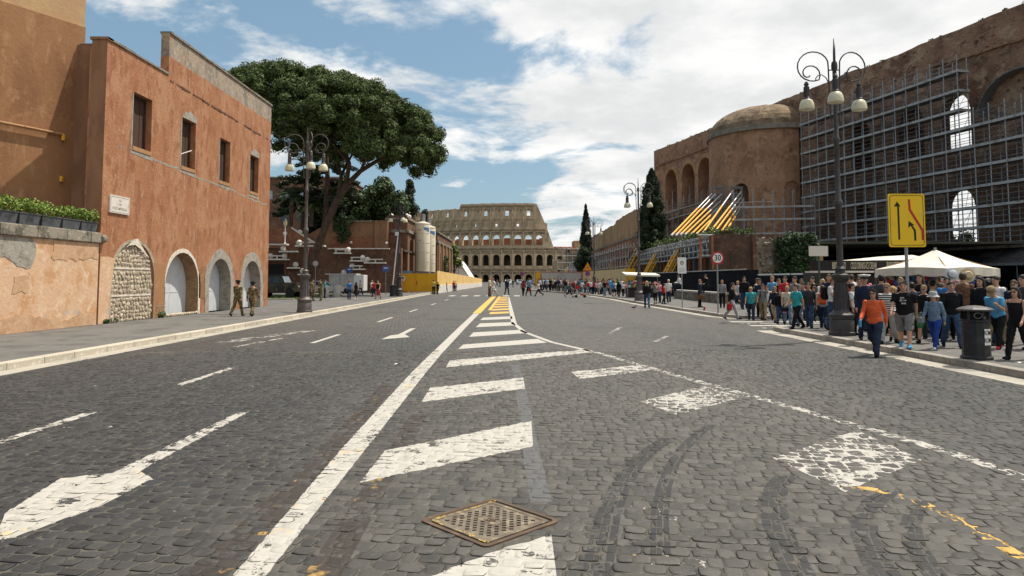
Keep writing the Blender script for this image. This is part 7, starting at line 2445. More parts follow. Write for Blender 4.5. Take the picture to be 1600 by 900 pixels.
# ================================================================ kiosk, parasol and souvenir stall
def kiosk():
 x0, x1, y0, y1 = 12.95, 18.0, 30.0, 32.6
 t = thing('snack_kiosk', 'dark snack kiosk with cream lettering on its curved fascia and a cream canopy roof', 'kiosk', (15.6, 31, KZ))
 MB().box(x0 + .5, x1, y0 + 1.0, y1, KZ, 2.1).build('body', 'kiosk_black', t)
 MB().box(x0 + .7, x1 - .2, y0 + .7, y0 + 1.0, KZ, 1.05).build('counter', 'kiosk_black', t)
 MB().bbox(x0 + .6, x1 - .1, y0 + .55, y0 + 1.05, 1.05, 1.11, .01).build('counter_top', 'steel_galv', t)
 fa = MB()
 segs = [(x0, y0 + .55), (x0 + .25, y0 + .18), (x0 + .7, y0), (x1, y0 - .25)]
 for (a, b) in zip(segs[:-1], segs[1:]):
  fa.prism([(a[0], a[1], 2.10), (b[0], b[1], 2.10), (b[0], b[1], 2.54), (a[0], a[1], 2.54)], (0, .06, 0))
 f = fa.build('fascia', 'kiosk_black', t)
 ed = MB()
 for (a, b) in zip(segs[:-1], segs[1:]):
  ed.prism([(a[0], a[1] - .03, 2.02), (b[0], b[1] - .03, 2.02), (b[0], b[1] + .6, 2.02), (a[0], a[1] + .6, 2.02)], (0, 0, .08))
 ed.build('fascia_edge', 'canvas_cream', t)
 rf = MB().add([(x0 + 2.2, y0 + .5, 2.55), (x0 + 2.4, y0 - .02, 2.55), (x1, y0 - .28, 2.56), (x1, y1, 2.7), (x0 + 2.2, y1, 2.6), (x0 + 3.0, y0 + .6, 2.72), (x1 - .5, y0 + .8, 2.80)],
                  [(0, 1, 5), (1, 2, 6, 5), (2, 3, 6), (3, 4, 5, 6), (4, 0, 5)])
 rf.build('roof', 'canvas_cream', t)
 d = Vector((x1 - x0 - .7, -.25, 0)).normalized()
 ang = math.atan2(d.y, d.x)
 for txt, off, sz, scx in (('BIBITE-GELATI', .40, .36, .25), ('COLD DRINKS-ICE CREAM', 1.42, .36, .25), ('BIBITE', 2.62, .38, .50)):
  m = text_mb(txt, sz, .01, (scx, 1.12))
  p = Vector((x0 + .55, y0 + .02, 0)) + d * off
  xf(m, (p.x, p.y - .045, 2.305), ang)
  m.build('lettering', 'letter_cream', f)
 g = MB()
 rq = random.Random(4)
 for k in range(26):
  x = x0 + .8 + k * .15
  g.box(x, x + .1, y0 + .78, y0 + .9, 1.11, 1.11 + rq.uniform(.1, .28))
 tag(g.build('goods', ['sign_red'], t), kind='stuff')
kiosk()
def parasol():
 cx, cy = 13.05, 21.7
 t = thing('market_parasol', 'large cream square market parasol over the souvenir stall', 'parasol', (cx, cy, KZ))
 MB().tube([(cx, cy, KZ), (cx, cy, 2.72)], .04, 8).build('pole', 'pole_grey', t)
 MB().lathe([(.35, 0), (.35, .08), (.06, .14)], (cx, cy, KZ), 12).build('base', 'concrete', t)
 a0 = R(24)
 corners = []
 h = 1.42
 for k in range(4):
  a = a0 + PI / 4 + k * PI / 2
  corners.append(Vector((cx + h * 1.18 * math.cos(a), cy + h * 1.18 * math.sin(a), 2.07)))
 apex = Vector((cx, cy, 2.66))
 mb = MB()
 n = 8
 for k in range(4):
  a, b = corners[k], corners[(k + 1) % 4]
  for i in range(n):
   u, v = i / n, (i + 1) / n
   def edge(q):
    p = a.lerp(b, q)
    p.z += .05 * math.sin(PI * q) - .015
    return p
   p0, p1 = edge(u), edge(v)
   m = 5
   for j in range(m):
    f0, f1 = j / m, (j + 1) / m
    sag = lambda f: -.07 * math.sin(PI * f)
    A_, B_ = apex.lerp(p0, f0) + Vector((0, 0, sag(f0))), apex.lerp(p1, f0) + Vector((0, 0, sag(f0)))
    C_, D_ = apex.lerp(p1, f1) + Vector((0, 0, sag(f1))), apex.lerp(p0, f1) + Vector((0, 0, sag(f1)))
    mb.quad(tuple(A_), tuple(B_), tuple(C_), tuple(D_))
 mb.build('canopy', 'canvas_cream', t, smooth=True)
 vl = MB()
 for k in range(4):
  a, b = corners[k], corners[(k + 1) % 4]
  nrm = (a + b) / 2 - Vector((cx, cy, 0))
  nrm.z = 0
  nrm.normalize()
  for i in range(12):
   u, v = i / 12, (i + 1) / 12
   def lo(q):
    p = a.lerp(b, q)
    p.z += .05 * math.sin(PI * q) - .015
    return p, p + Vector((0, 0, -.25 - .02 * math.sin(q * 17 + k))) + nrm * (.03 * math.sin(q * 22 + k))
   p0, q0 = lo(u)
   p1, q1 = lo(v)
   vl.quad(tuple(p0), tuple(p1), tuple(q1), tuple(q0))
 vl.build('valance', 'canvas_cream', t, smooth=True)
 rb = MB()
 for k in range(4):
  rb.tube([tuple(apex + Vector((0, 0, -.08))), tuple(corners[k] + Vector((0, 0, -.05)))], .015, 5)
  rb.tube([(cx, cy, 1.75), tuple(apex.lerp(corners[k], .5) + Vector((0, 0, -.12)))], .013, 5)
 tag(rb.build('ribs', 'timber_sill', t), kind='stuff')
parasol()
SOUV = [(.05, .10, .30), (.55, .56, .58), (.35, .03, .03), (.10, .20, .45), (.60, .33, .03), (.03, .03, .035), (.45, .40, .30), (.06, .18, .10), (.55, .10, .15)]
for i, c in enumerate(SOUV): plain('cap_cloth_%d' % i, c, .8, spec=.2)
plain('straw', (.50, .40, .24), .85)
plain('band_dark', (.03, .03, .04), .8)
CAPN = ['navy', 'pale grey', 'dark red', 'blue', 'orange', 'black', 'beige', 'dark green', 'crimson']
ORD = ['first', 'second', 'third', 'fourth', 'fifth', 'sixth', 'seventh', 'eighth', 'ninth', 'tenth', 'eleventh', 'twelfth', 'last']
def stall():
 x0, x1, y = 11.7, 14.6, 22.4
 t = thing('souvenir_stall', 'crowded souvenir stall with a back board and racks under the cream parasol', 'stall', (13, y, KZ))
 MB().box(x0, x1, y + .3, y + .38, .3, 2.0).build('back_board', 'timber_dark', t)
 MB().box(x0, x1, y - .5, y + .3, .8, .86).build('table_top', 'timber_sill', t)
 MB().box(x0 + .02, x1 - .02, y - .5, y - .47, .16, .8).build('table_cloth', 'black_cloth', t)
 MB().box(x0, x1, y - .35, y - .31, 1.98, 2.02).build('hanging_rail', 'pole_grey', t)
 for xx in (x0, x1): MB().tube([(xx, y - .33, KZ), (xx, y - .33, 2.0)], .02, 6).build('post', 'pole_grey', t)
 gd = MB()
 for k in range(14): gd.tube([(x0 + k * .22, y + .27, .9), (x0 + k * .22, y + .27, 2.0)], .008, 4)
 for k in range(8): gd.tube([(x0, y + .27, .9 + k * .15), (x1, y + .27, .9 + k * .15)], .008, 4)
 tag(gd.build('wire_grid', 'steel_galv', t), kind='stuff')
 rk = thing('sunglasses_rack', 'upright rack of many sunglasses behind the litter bin', 'rack', (12.55, 20.0, KZ))
 MB().box(12.15, 12.95, 20.02, 20.06, .75, 1.78).build('board', 'sign_cream', rk)
 for xx in (12.15, 12.92): MB().box(xx, xx + .03, 20.0, 20.06, KZ, 1.8).build('leg', 'pole_grey', rk)
 rq = random.Random(2)
 pr = MB().tube([(-.06 + .045 * math.cos(a) * .7 - .0, 0, .02 * math.sin(a)) for a in np.linspace(0, 2 * PI, 7)], .012, 4).ext(MB().tube([(.06 + .045 * math.cos(a) * .7, 0, .02 * math.sin(a)) for a in np.linspace(0, 2 * PI, 7)], .012, 4))
 pr.box(-.03, .03, -.008, .008, .0, .012)
 gm = [pr.mesh('sunglasses', m) for m in ('window_dark', 'cap_cloth_4', 'cap_cloth_8', 'cap_cloth_1')]
 for r in range(8):
  for c in range(5):
   q = rq.randrange(4)
   o = thing_mesh('sunglasses', gm[q], (12.23 + c * .157, 19.99, .85 + r * .118), '%s sunglasses, %s from the left in the %s row up of the rack' % (('black', 'orange', 'crimson', 'pale')[q], ORD[c], ORD[r]), 'sunglasses', 'sunglasses on the rack')
 cap = MB().lathe([(.10, 0), (.10, .03), (.088, .08), (.05, .115), (.005, .125)], (0, 0, 0), 10)
 cap.add([(-.085, -.06, .012), (.085, -.06, .012), (.06, -.17, -.005), (-.06, -.17, -.005), (0, -.19, -.008)], [(0, 1, 2, 4, 3)])
 cms = [cap.mesh('baseball_hat', 'cap_cloth_%d' % i) for i in range(9)]
 k = 0
 for row, z in ((0, 1.84), (1, 1.66), (2, 1.47)):
  for c in range(13):
   i = rq.randrange(9)
   x = x0 + .1 + c * .215 + rq.uniform(-.03, .03)
   o = thing_mesh('baseball_hat', cms[i], (x, y - .36 + row * .05, z + rq.uniform(-.03, .03)), '%s cap, %s from the left in the %s row under the parasol' % (CAPN[i], ORD[c], ('top', 'middle', 'lowest')[row]), 'hat', 'souvenir caps on the stall')
   o.rotation_euler = (R(rq.uniform(20, 50)), 0, rq.uniform(-.5, .5))
   o.scale = (1.05, 1.05, 1.1)
   k += 1
 hat = MB().lathe([(.20, 0), (.205, .008), (.115, .02), (.108, .10), (.085, .125), (.005, .13)], (0, 0, 0), 16).mesh('straw_hat', 'straw', smooth=True)
 wht = MB().lathe([(.18, 0), (.185, .008), (.115, .02), (.108, .10), (.085, .12), (.005, .125)], (0, 0, 0), 16).mesh('straw_hat', 'cap_cloth_1', smooth=True)
 bnd = MB().lathe([(.119, .022), (.114, .055)], (0, 0, 0), 16, cap=False).mesh('hat_band', 'band_dark')
 for (x, yy, z, m, lab, c) in ((12.35, 19.8, 1.88, wht, 'white straw hat with a dark band hanging under the parasol edge', 'hat'), (12.75, 19.75, 1.85, hat, 'cream straw hat with a dark band hanging right of the white hat', 'hat'), (13.35, 19.9, 1.45, hat, 'straw hat hanging lower by the stall keeper', 'hat')):
  o = thing_mesh('straw_hat', m, (x, yy, z), lab, c, 'straw hats on the stall')
  o.rotation_euler = (R(80), 0, R(-12))
  link(bpy.data.objects.new('hat_band', bnd), o)
 for k in range(7):
  i = (k * 4 + 1) % 9
  x = x0 + .35 + k * .37
  sh = MB().prism([(x - .13, y + .18, 1.42), (x - .10, y + .18, .98), (x + .10, y + .18, .98), (x + .13, y + .18, 1.42), (x + .17, y + .18, 1.30), (x + .20, y + .18, 1.33), (x + .11, y + .18, 1.50), (x - .11, y + .18, 1.50), (x - .2, y + .18, 1.33), (x - .17, y + .18, 1.3)], (0, .03, 0))
  o = sh.build('souvenir_shirt', 'cap_cloth_%d' % i, None, origin=(x, y + .18, 1.0))
  tag(o, '%s souvenir shirt pinned to the back board of the stall' % CAPN[i], 'shirt', 'souvenir shirts on the stall')
def thing_mesh(name, me, loc, label, cat, group=None):
 o = bpy.data.objects.new(name, me)
 COL.objects.link(o)
 o.location = loc
 return tag(o, label, cat, group)
stall()
def far_stall():
 t = thing('souvenir_stall', 'small stall with a cream awning and piled goods behind the middle street lamp', 'stall', (11.5, 62, KZ))
 MB().box(10.2, 12.6, 62, 63.4, KZ, 1.0).build('counter', 'kiosk_black', t)
 MB().prism([(9.9, 61.4, 2.02), (12.9, 61.4, 1.95), (12.9, 63.6, 2.15), (9.9, 63.6, 2.25)], (0, 0, .14)).build('awning', 'canvas_cream', t)
 for x in (10.1, 12.7): MB().tube([(x, 61.6, KZ), (x, 61.6, 2.0)], .03, 6).build('post', 'pole_grey', t)
 rq = random.Random(6)
 for k in range(24):
  i = rq.randrange(9)
  o = MB().add(*ico((10.3 + (k % 12) * .2, 61.8, 1.12 + .3 * (k // 12)), .13)).build('goods', 'cap_cloth_%d' % i, t)
far_stall()
# ================================================================ vehicles on the left
def jeep():
 ox, oy = -20.2, 61.2
 t = thing('army_jeep', 'camouflaged boxy army off-road car parked on the grass behind the orange house corner', 'car', (ox, oy, KZ))
 t.rotation_euler = (0, 0, R(-6))
 L, W = 4.3, 1.8
 def B(nm, m, *a, bev=.04, par=None):
  return loc_build(MB().bbox(*a, bev), nm, m, par or t)
 def loc_build(mb, nm, m, par):
  me = mb.mesh(nm, m)
  return link(bpy.data.objects.new(nm, me), par)
 body = B('body', 'jeep_olive', -2.1, 2.05, -.85, .85, .52, 1.12)
 B('bonnet', 'jeep_olive', .75, 2.0, -.72, .72, 1.10, 1.30, bev=.06)
 cab = MB().prism([(-2.05, -.80, 1.12), (.75, -.80, 1.12), (.45, -.74, 1.88), (-2.0, -.74, 1.92)], (0, 1.60, 0))
 loc_build(cab, 'cab', 'jeep_olive', t)
 B('roof', 'jeep_olive', -2.05, .5, -.78, .78, 1.90, 1.97)
 for (x0, x1) in ((-1.85, -1.15), (-1.0, -.35), (-.2, .42)):
  w = MB().prism([(x0, -.835, 1.28), (x1, -.835, 1.28), (x1 - .05, -.775, 1.80), (x0 + .03, -.775, 1.80)], (0, .03, 0))
  loc_build(w, 'window', 'window_dark', t)
 ws = MB().prism([(.80, -.68, 1.32), (.80, .68, 1.32), (.55, .64, 1.84), (.55, -.64, 1.84)], (.02, 0, .01))
 loc_build(ws, 'windscreen', 'window_sky', t)
 for (x, y) in ((1.35, -.80), (-1.35, -.80), (1.35, .80), (-1.35, .80)):
  prof = [(.39, -.11), (.39, .11)]
  tm = MB()
  for k in range(1):
   tm.lathe([(.24, -.11), (.36, -.11), (.39, -.07), (.39, .07), (.36, .11), (.24, .11)], (0, 0, 0), 18)
  tm.v = [(px, pz, py) for px, py, pz in tm.v]
  rm = MB().lathe([(.03, -.09), (.24, -.08), (.24, .08), (.03, .09)], (0, 0, 0), 14)
  rm.v = [(px, pz, py) for px, py, pz in rm.v]
  w = link(bpy.data.objects.new('wheel', tm.mesh('wheel', 'rubber')), t)
  w.location = (x, y, .39)
  link(bpy.data.objects.new('rim', rm.mesh('rim', 'jeep_olive')), w)
  ar = MB()
  pts = [(x + .47 * math.cos(a), y, .42 + .47 * math.sin(a)) for a in np.linspace(0, PI, 9)]
  for a, b in zip(pts[:-1], pts[1:]):
   s_ = -1 if y < 0 else 1
   ar.prism([(a[0], y - .02, a[2]), (b[0], y - .02, b[2]), (b[0], y + s_ * .10 - .02, b[2]), (a[0], y + s_ * .10 - .02, a[2])], (0, 0, .04))
  loc_build(ar, 'wheel_arch', 'jeep_olive', t)
 B('bumper', 'iron_dark', 2.05, 2.2, -.85, .85, .52, .68)
 B('grille', 'iron_dark', 2.0, 2.06, -.45, .45, .72, 1.10, bev=.01)
 for y in (-.62, .62):
  m = MB().lathe([(.09, -.03), (.09, .03)], (0, 0, 0), 12)
  m.v = [(pz, px, py) for px, py, pz in m.v]
  h = link(bpy.data.objects.new('headlight', m.mesh('headlight', 'lens')), t)
  h.location = (2.06, y, .98)
 s_ = MB().lathe([(.38, -.1), (.38, .1)], (0, 0, 0), 14)
 s_.v = [(pz, px, py) for px, py, pz in s_.v]
 sp = link(bpy.data.objects.new('spare_wheel', s_.mesh('spare_wheel', 'rubber')), t)
 sp.location = (-2.2, 0, 1.2)
 B('mirror', 'iron_dark', .62, .70, -1.0, -.84, 1.32, 1.52, bev=.01)
 B('sill_step', 'iron_dark', -.9, .9, -.92, -.84, .45, .52, bev=.01)
jeep()
gp = MB().add([(-40, 55.6, KZ + .004), (-17.2, 55.6, KZ + .004), (-16.6, 58, KZ + .004), (-17.0, 72, KZ + .004), (-40, 72, KZ + .004)], [(0, 1, 2, 3, 4)])
gp = tag(gp.build('grass_bed', 'ground'), kind='structure', label='worn grass bed beside the pavement')
o = leaf_mesh('grass', [(random.uniform(-30, -16.9), random.uniform(55.7, 71), KZ + .03) for _ in range(900)], [.22] * 900, 14, .09, 'grass', None, squash=.25, seed=2, aspect=.2)
tag(o, 'short green grass under the army car', 'grass', kind='stuff')
MB().bbox(-30, -17.1, 55.4, 55.6, 0, KZ + .09, .02).build('kerb_stone', 'kerb_travertine', pav_l)
def trailer():
 x0, x1, y = -21.0, -16.2, 77
 t = thing('white_trailer', 'pale grey and white closed works trailer parked under the terrace wall', 'trailer', (-18.6, y, KZ))
 MB().bbox(x0 + 1.0, x1 - 1.1, y, y + 2.1, .65, 2.25, .05).build('body', 'hoard_grey', t)
 MB().bbox(x1 - 1.1, x1, y + .05, y + 2.05, .45, 2.2, .06).build('white_end', 'van_white', t)
 MB().box(x0 + .6, x1 - .8, y - .1, y + 2.2, 2.25, 2.33).build('roof', 'van_white', t)
 for x in (x0 + 1.7, x1 - 1.8):
  m = MB().lathe([(.2, -.1), (.33, -.1), (.33, .1), (.2, .1)], (0, 0, 0), 14)
  m.v = [(px, pz, py) for px, py, pz in m.v]
  w = link(bpy.data.objects.new('wheel', m.mesh('wheel', 'rubber')), t)
  w.location = Vector((x, y + .1, .46)) - t.location
 MB().box(x0 + 2.2, x0 + 2.24, y - .012, y, .8, 2.2).build('door_gap', 'iron_dark', t)
trailer()
def car(x, y, rz, paint, label):
 t = thing('parked_car', label, 'car', (x, y, KZ))
 t.rotation_euler = (0, 0, rz)
 prof = [(-2.0, .35), (2.0, .35), (2.05, .6), (1.95, .78), (1.0, .92), (.35, 1.40), (-1.0, 1.45), (-1.75, 1.0), (-2.02, .9)]
 mb = MB().prism([(px, -.82, pz) for px, pz in prof], (0, 1.64, 0))
 link(bpy.data.objects.new('body', mb.mesh('body', paint)), t)
 for s_ in (-1, 1):
  wm = MB().prism([(.82, s_ * .825, .95), (.32, s_ * .825, 1.34), (-.95, s_ * .825, 1.38), (-1.5, s_ * .825, 1.0)], (0, s_ * .012, 0))
  link(bpy.data.objects.new('window', wm.mesh('window', 'window_dark')), t)
 wsm = MB().prism([(1.0, -.7, .94), (1.0, .7, .94), (.40, .64, 1.38), (.40, -.64, 1.38)], (.03, 0, .03))
 link(bpy.data.objects.new('windscreen', wsm.mesh('windscreen', 'window_dark')), t)
 for px in (-1.25, 1.25):
  for s_ in (-1, 1):
   m = MB().lathe([(.16, -.1), (.31, -.1), (.31, .1), (.16, .1)], (0, 0, 0), 14)
   m.v = [(a, c, b) for a, b, c in m.v]
   w = link(bpy.data.objects.new('wheel', m.mesh('wheel', 'rubber')), t)
   w.location = (px, s_ * .76, .31)
 for s_ in (-.6, .6):
  m = MB().box(2.03, 2.06, s_ - .15, s_ + .15, .62, .74)
  link(bpy.data.objects.new('headlight', m.mesh('headlight', 'lens')), t)
car(-19.4, 72.5, R(15), 'car_silver', 'silver car parked behind the concrete bollards by the terrace')
car(-1.0, 190, R(-90), 'van_white', 'small white car far down the road in front of the amphitheatre')
car(4.6, 170, R(-90), 'jeep_olive', 'dark car far down the road left of the crowd')
car(2.2, 200, R(-80), 'car_silver', 'small silver car farthest down the road')
for (x, y, lab) in ((-16.4, 62, 'round concrete bollard nearest the soldiers'), (-16.0, 64.5, 'round concrete bollard right of the first one')):
 o = MB().lathe([(.34, 0), (.34, .98), (.30, 1.05), (.1, 1.07)], (x, y, KZ), 16).build('bollard', 'concrete', None, origin=(x, y, KZ), smooth=True)
 tag(o, lab, 'bollard', 'concrete bollards on the left pavement')
# ================================================================ small things on the ground
pg = thing('pigeon', 'small dark grey pigeon walking on the road left of the speed sign', 'pigeon', (7.0, 40.6, 0))
b = MB()
b.v, b.f, b.m = [], [], []
body = [(-.17, 0, .12), (-.10, 0, .13), (0, 0, .145), (.08, 0, .16), (.12, 0, .20), (.145, 0, .235), (.175, 0, .235)]
b.tube(body, [.012, .04, .062, .055, .034, .03, .012], 10)
b.build('body', 'iron_dark', None) if False else None
bo = link(bpy.data.objects.new('body', b.mesh('body', 'iron_dark', smooth=True)), pg)
lg = MB()
for s_ in (-.025, .025): lg.tube([(0, s_, .09), (.0, s_, .0), (.03, s_, .004)], .006, 5)
link(bpy.data.objects.new('legs', lg.mesh('legs', 'sign_red')), pg)
wg = MB()
for s_ in (-1, 1): wg.add([(.06, s_ * .055, .16), (-.06, s_ * .064, .165), (-.18, s_ * .03, .125), (-.02, s_ * .066, .12)], [(0, 1, 2, 3)])
link(bpy.data.objects.new('wings', wg.mesh('wings', 'bin_lid')), pg)
pg.rotation_euler = (0, 0, R(15))
cup = MB().lathe([(.045, 0), (.06, .17), (.066, .18), (.05, .175)], (9.95, 36.6, KZ), 12).build('paper_cup', 'sign_red', None, origin=(9.95, 36.6, KZ))
tag(cup, 'little red paper cup standing on the far right pavement', 'cup')
cup2 = MB().lathe([(.05, 0), (.07, .10), (.076, .105), (.06, .10)], (9.82, 36.5, KZ), 12).build('paper_cup', 'sign_white', None, origin=(9.82, 36.5, KZ))
tag(cup2, 'white crumpled paper cup beside the red cup on the pavement', 'cup')
for (x, y, lab) in ((9.85, 13.75, 'white scrap of paper by the foot of the kerb litter bin'), (-2.36, 14.6, 'tiny white scrap on the road beside the white lane line')):
 z = KZ + .005 if x > 9 else .004
 o = MB().add([(x - .06, y - .03, z), (x + .05, y - .04, z + .02), (x + .07, y + .03, z), (x - .04, y + .04, z + .015)], [(0, 1, 2), (0, 2, 3)]).build('paper_scrap', 'sign_white', None, origin=(x, y, z))
 tag(o, lab, 'litter')
# ================================================================ people
def V3(*a): return np.array(a, float)
def rotx(p, o, ang):
 c, s = math.cos(ang), math.sin(ang)
 d = p - o
 return o + V3(d[0], d[1] * c - d[2] * s, d[1] * s + d[2] * c)
POSES = {
 'stand': dict(h=(2, -3), k=(3, 5), a=((4, 9, 12, 4), (-2, 9, 14, 4)), lean=0),
 'walk': dict(h=(24, -17), k=(6, 24), a=((-20, 9, 18, 4), (22, 9, 26, 4)), lean=3),
 'walk2': dict(h=(-15, 21), k=(26, 5), a=((20, 9, 26, 4), (-18, 9, 16, 4)), lean=3),
 'stride': dict(h=(31, -24), k=(5, 42), a=((-26, 10, 20, 4), (28, 10, 34, 4)), lean=5),
 'phone': dict(h=(4, -5), k=(4, 8), a=((28, 8, 88, 26), (24, 8, 92, 26)), lean=2, hp=14),
 'photo': dict(h=(4, -4), k=(4, 6), a=((62, 12, 112, 30), (60, 12, 114, 30)), lean=0),
 'bag': dict(h=(8, -9), k=(6, 14), a=((6, 10, 78, 30), (-4, 10, 18, 6)), lean=1),
 'push': dict(h=(30, -22), k=(6, 34), a=((42, 8, 26, 6), (44, 8, 24, 6)), lean=12),
 'sit': dict(h=(86, 82), k=(86, 78), a=((26, 8, 60, 24), (30, 8, 56, 24)), lean=10, hp=14),
 'lean': dict(h=(26, -16), k=(14, 22), a=((30, 12, 118, 20), (-6, 10, 24, 6)), lean=24, hp=30),
}
class Skel:
 def __init__(s, p):
  s.p = p
  P0 = V3(0, 0, .95)
  s.pel = P0
  s.legs = []
  for i, sx in enumerate((1, -1)):
   a, k = R(p['h'][i]), R(p['k'][i])
   hip = P0 + V3(.095 * sx, 0, -.03)
   knee = hip + .44 * V3(.02 * sx, -math.sin(a), -math.cos(a))
   b = a - k
   ank = knee + .41 * V3(0, -math.sin(b), -math.cos(b))
   f = max(0, min(R(60), -b * .9)) if p['h'][i] < 0 else max(-R(14), -b * .5)
   fd = V3(.14 * sx, -math.cos(f), -math.sin(f))
   s.legs.append((hip, knee, ank, fd / np.linalg.norm(fd)))
  L = R(p.get('lean', 0))
  s.up = lambda q: rotx(q, P0, L)
  s.arms = []
  for i, sx in enumerate((1, -1)):
   f, ab, el, tw = [R(v) for v in p['a'][i]]
   sh = V3(.178 * sx, .0, 1.408)
   ud = V3(math.sin(ab) * sx, -math.sin(f) * math.cos(ab), -math.cos(f) * math.cos(ab))
   eb = sh + .29 * ud
   fd = V3(0, -math.sin(f + el), -math.cos(f + el))
   fd = V3(fd[0] - sx * math.sin(tw) + sx * math.sin(ab) * .5, fd[1], fd[2])
   fd /= np.linalg.norm(fd)
   wr = eb + .25 * fd
   s.arms.append([s.up(q) for q in (sh, eb, wr, wr + .10 * fd)] + [sx])
  low = min(min(a[2] - .075, (a + f * .17)[2] - .025) for (_, _, a, f) in s.legs)
  s.dz = -low if abs(p['h'][0]) < 60 else 0
  s.head = s.up(V3(0, -.015, 1.635)) + V3(0, -.01 * (1 if p.get('hp') else 0), 0)
  s.hp = R(p.get('hp', 0)) + L * .6
TOR = [(.84, .10, .09), (.90, .158, .108), (.97, .170, .118), (1.06, .148, .102), (1.18, .152, .108), (1.30, .170, .118), (1.39, .172, .106), (1.44, .135, .085), (1.475, .072, .066), (1.53, .056, .060), (1.58, .055, .058)]
def ring_loft(mb, rings, n=14):
 vs, fs = [], []
 for c, rx, ry, up in rings:
  for k in range(n):
   a = 2 * PI * k / n
   q = V3(rx * math.cos(a), ry * math.sin(a), 0)
   vs.append(tuple(c + (up(q) if up else q)))
 for i in range(len(rings) - 1):
  for k in range(n):
   k2 = (k + 1) % n
   fs.append((i * n + k, i * n + k2, (i + 1) * n + k2, (i + 1) * n + k))
 fs.append(tuple(range(n))[::-1])
 fs.append(tuple(range((len(rings) - 1) * n, len(rings) * n)))
 mb.add(vs, fs)
def torso(mb, sk, z0, z1, g=0.0, flare=0.0):
 rs = []
 L = R(sk.p.get('lean', 0))
 zs = [t for t in TOR if z0 - .001 <= t[0] <= z1 + .001]
 lo = np.interp(z0, [t[0] for t in TOR], [t[1] for t in TOR]), np.interp(z0, [t[0] for t in TOR], [t[2] for t in TOR])
 if not zs or zs[0][0] > z0 + .01: zs = [(z0, lo[0], lo[1])] + zs
 up = lambda q: rotx(q, V3(0, 0, 0), L)
 for z, rx, ry in zs:
  fl = flare * max(0, (1.0 - z))
  rs.append((sk.up(V3(0, .01 if 1.2 < z < 1.45 else 0, z)), rx + g + fl, ry + g + fl, up))
 ring_loft(mb, rs)
def limb(mb, pts, rad, n=10):
 mb.tube([tuple(p) for p in pts], rad, n)
 for p, r in zip(pts, rad): mb.ball(tuple(p), r * .99, 8)
def remesh(mb, voxel, ratio, smooth_it=2, folds=0):
 me = bpy.data.meshes.new('tmp')
 me.from_pydata(mb.v, [], mb.f)
 o = bpy.data.objects.new('tmp', me)
 COL.objects.link(o)
 m = o.modifiers.new('r', 'REMESH'); m.mode = 'VOXEL'; m.voxel_size = voxel
 s_ = o.modifiers.new('s', 'SMOOTH'); s_.iterations = smooth_it; s_.factor = .5
 if folds:
  if 'folds' not in bpy.data.textures:
   tx = bpy.data.textures.new('folds', 'CLOUDS'); tx.noise_scale = .085; tx.noise_depth = 1
  q = o.modifiers.new('f', 'DISPLACE'); q.texture = bpy.data.textures['folds']; q.strength = folds; q.mid_level = .42
 d = o.modifiers.new('d', 'DECIMATE'); d.ratio = ratio
 dg = bpy.context.evaluated_depsgraph_get()
 dg.update()
 out = bpy.data.meshes.new_from_object(o.evaluated_get(dg))
 bpy.data.objects.remove(o)
 bpy.data.meshes.remove(me)
 out.shade_smooth()
 return out
plain('skin', (.48, .27, .18), .55, spec=.35, var=.06)
plain('skin_dark', (.22, .12, .08), .55, spec=.35, var=.06)
plain('eye_dark', (.03, .02, .018), .3)
plain('lip', (.36, .13, .11), .5)
CACHE = {}
def leg_pts(sk, i, upto):
 hip, knee, ank, fd = sk.legs[i]
 return hip, knee, ank, fd
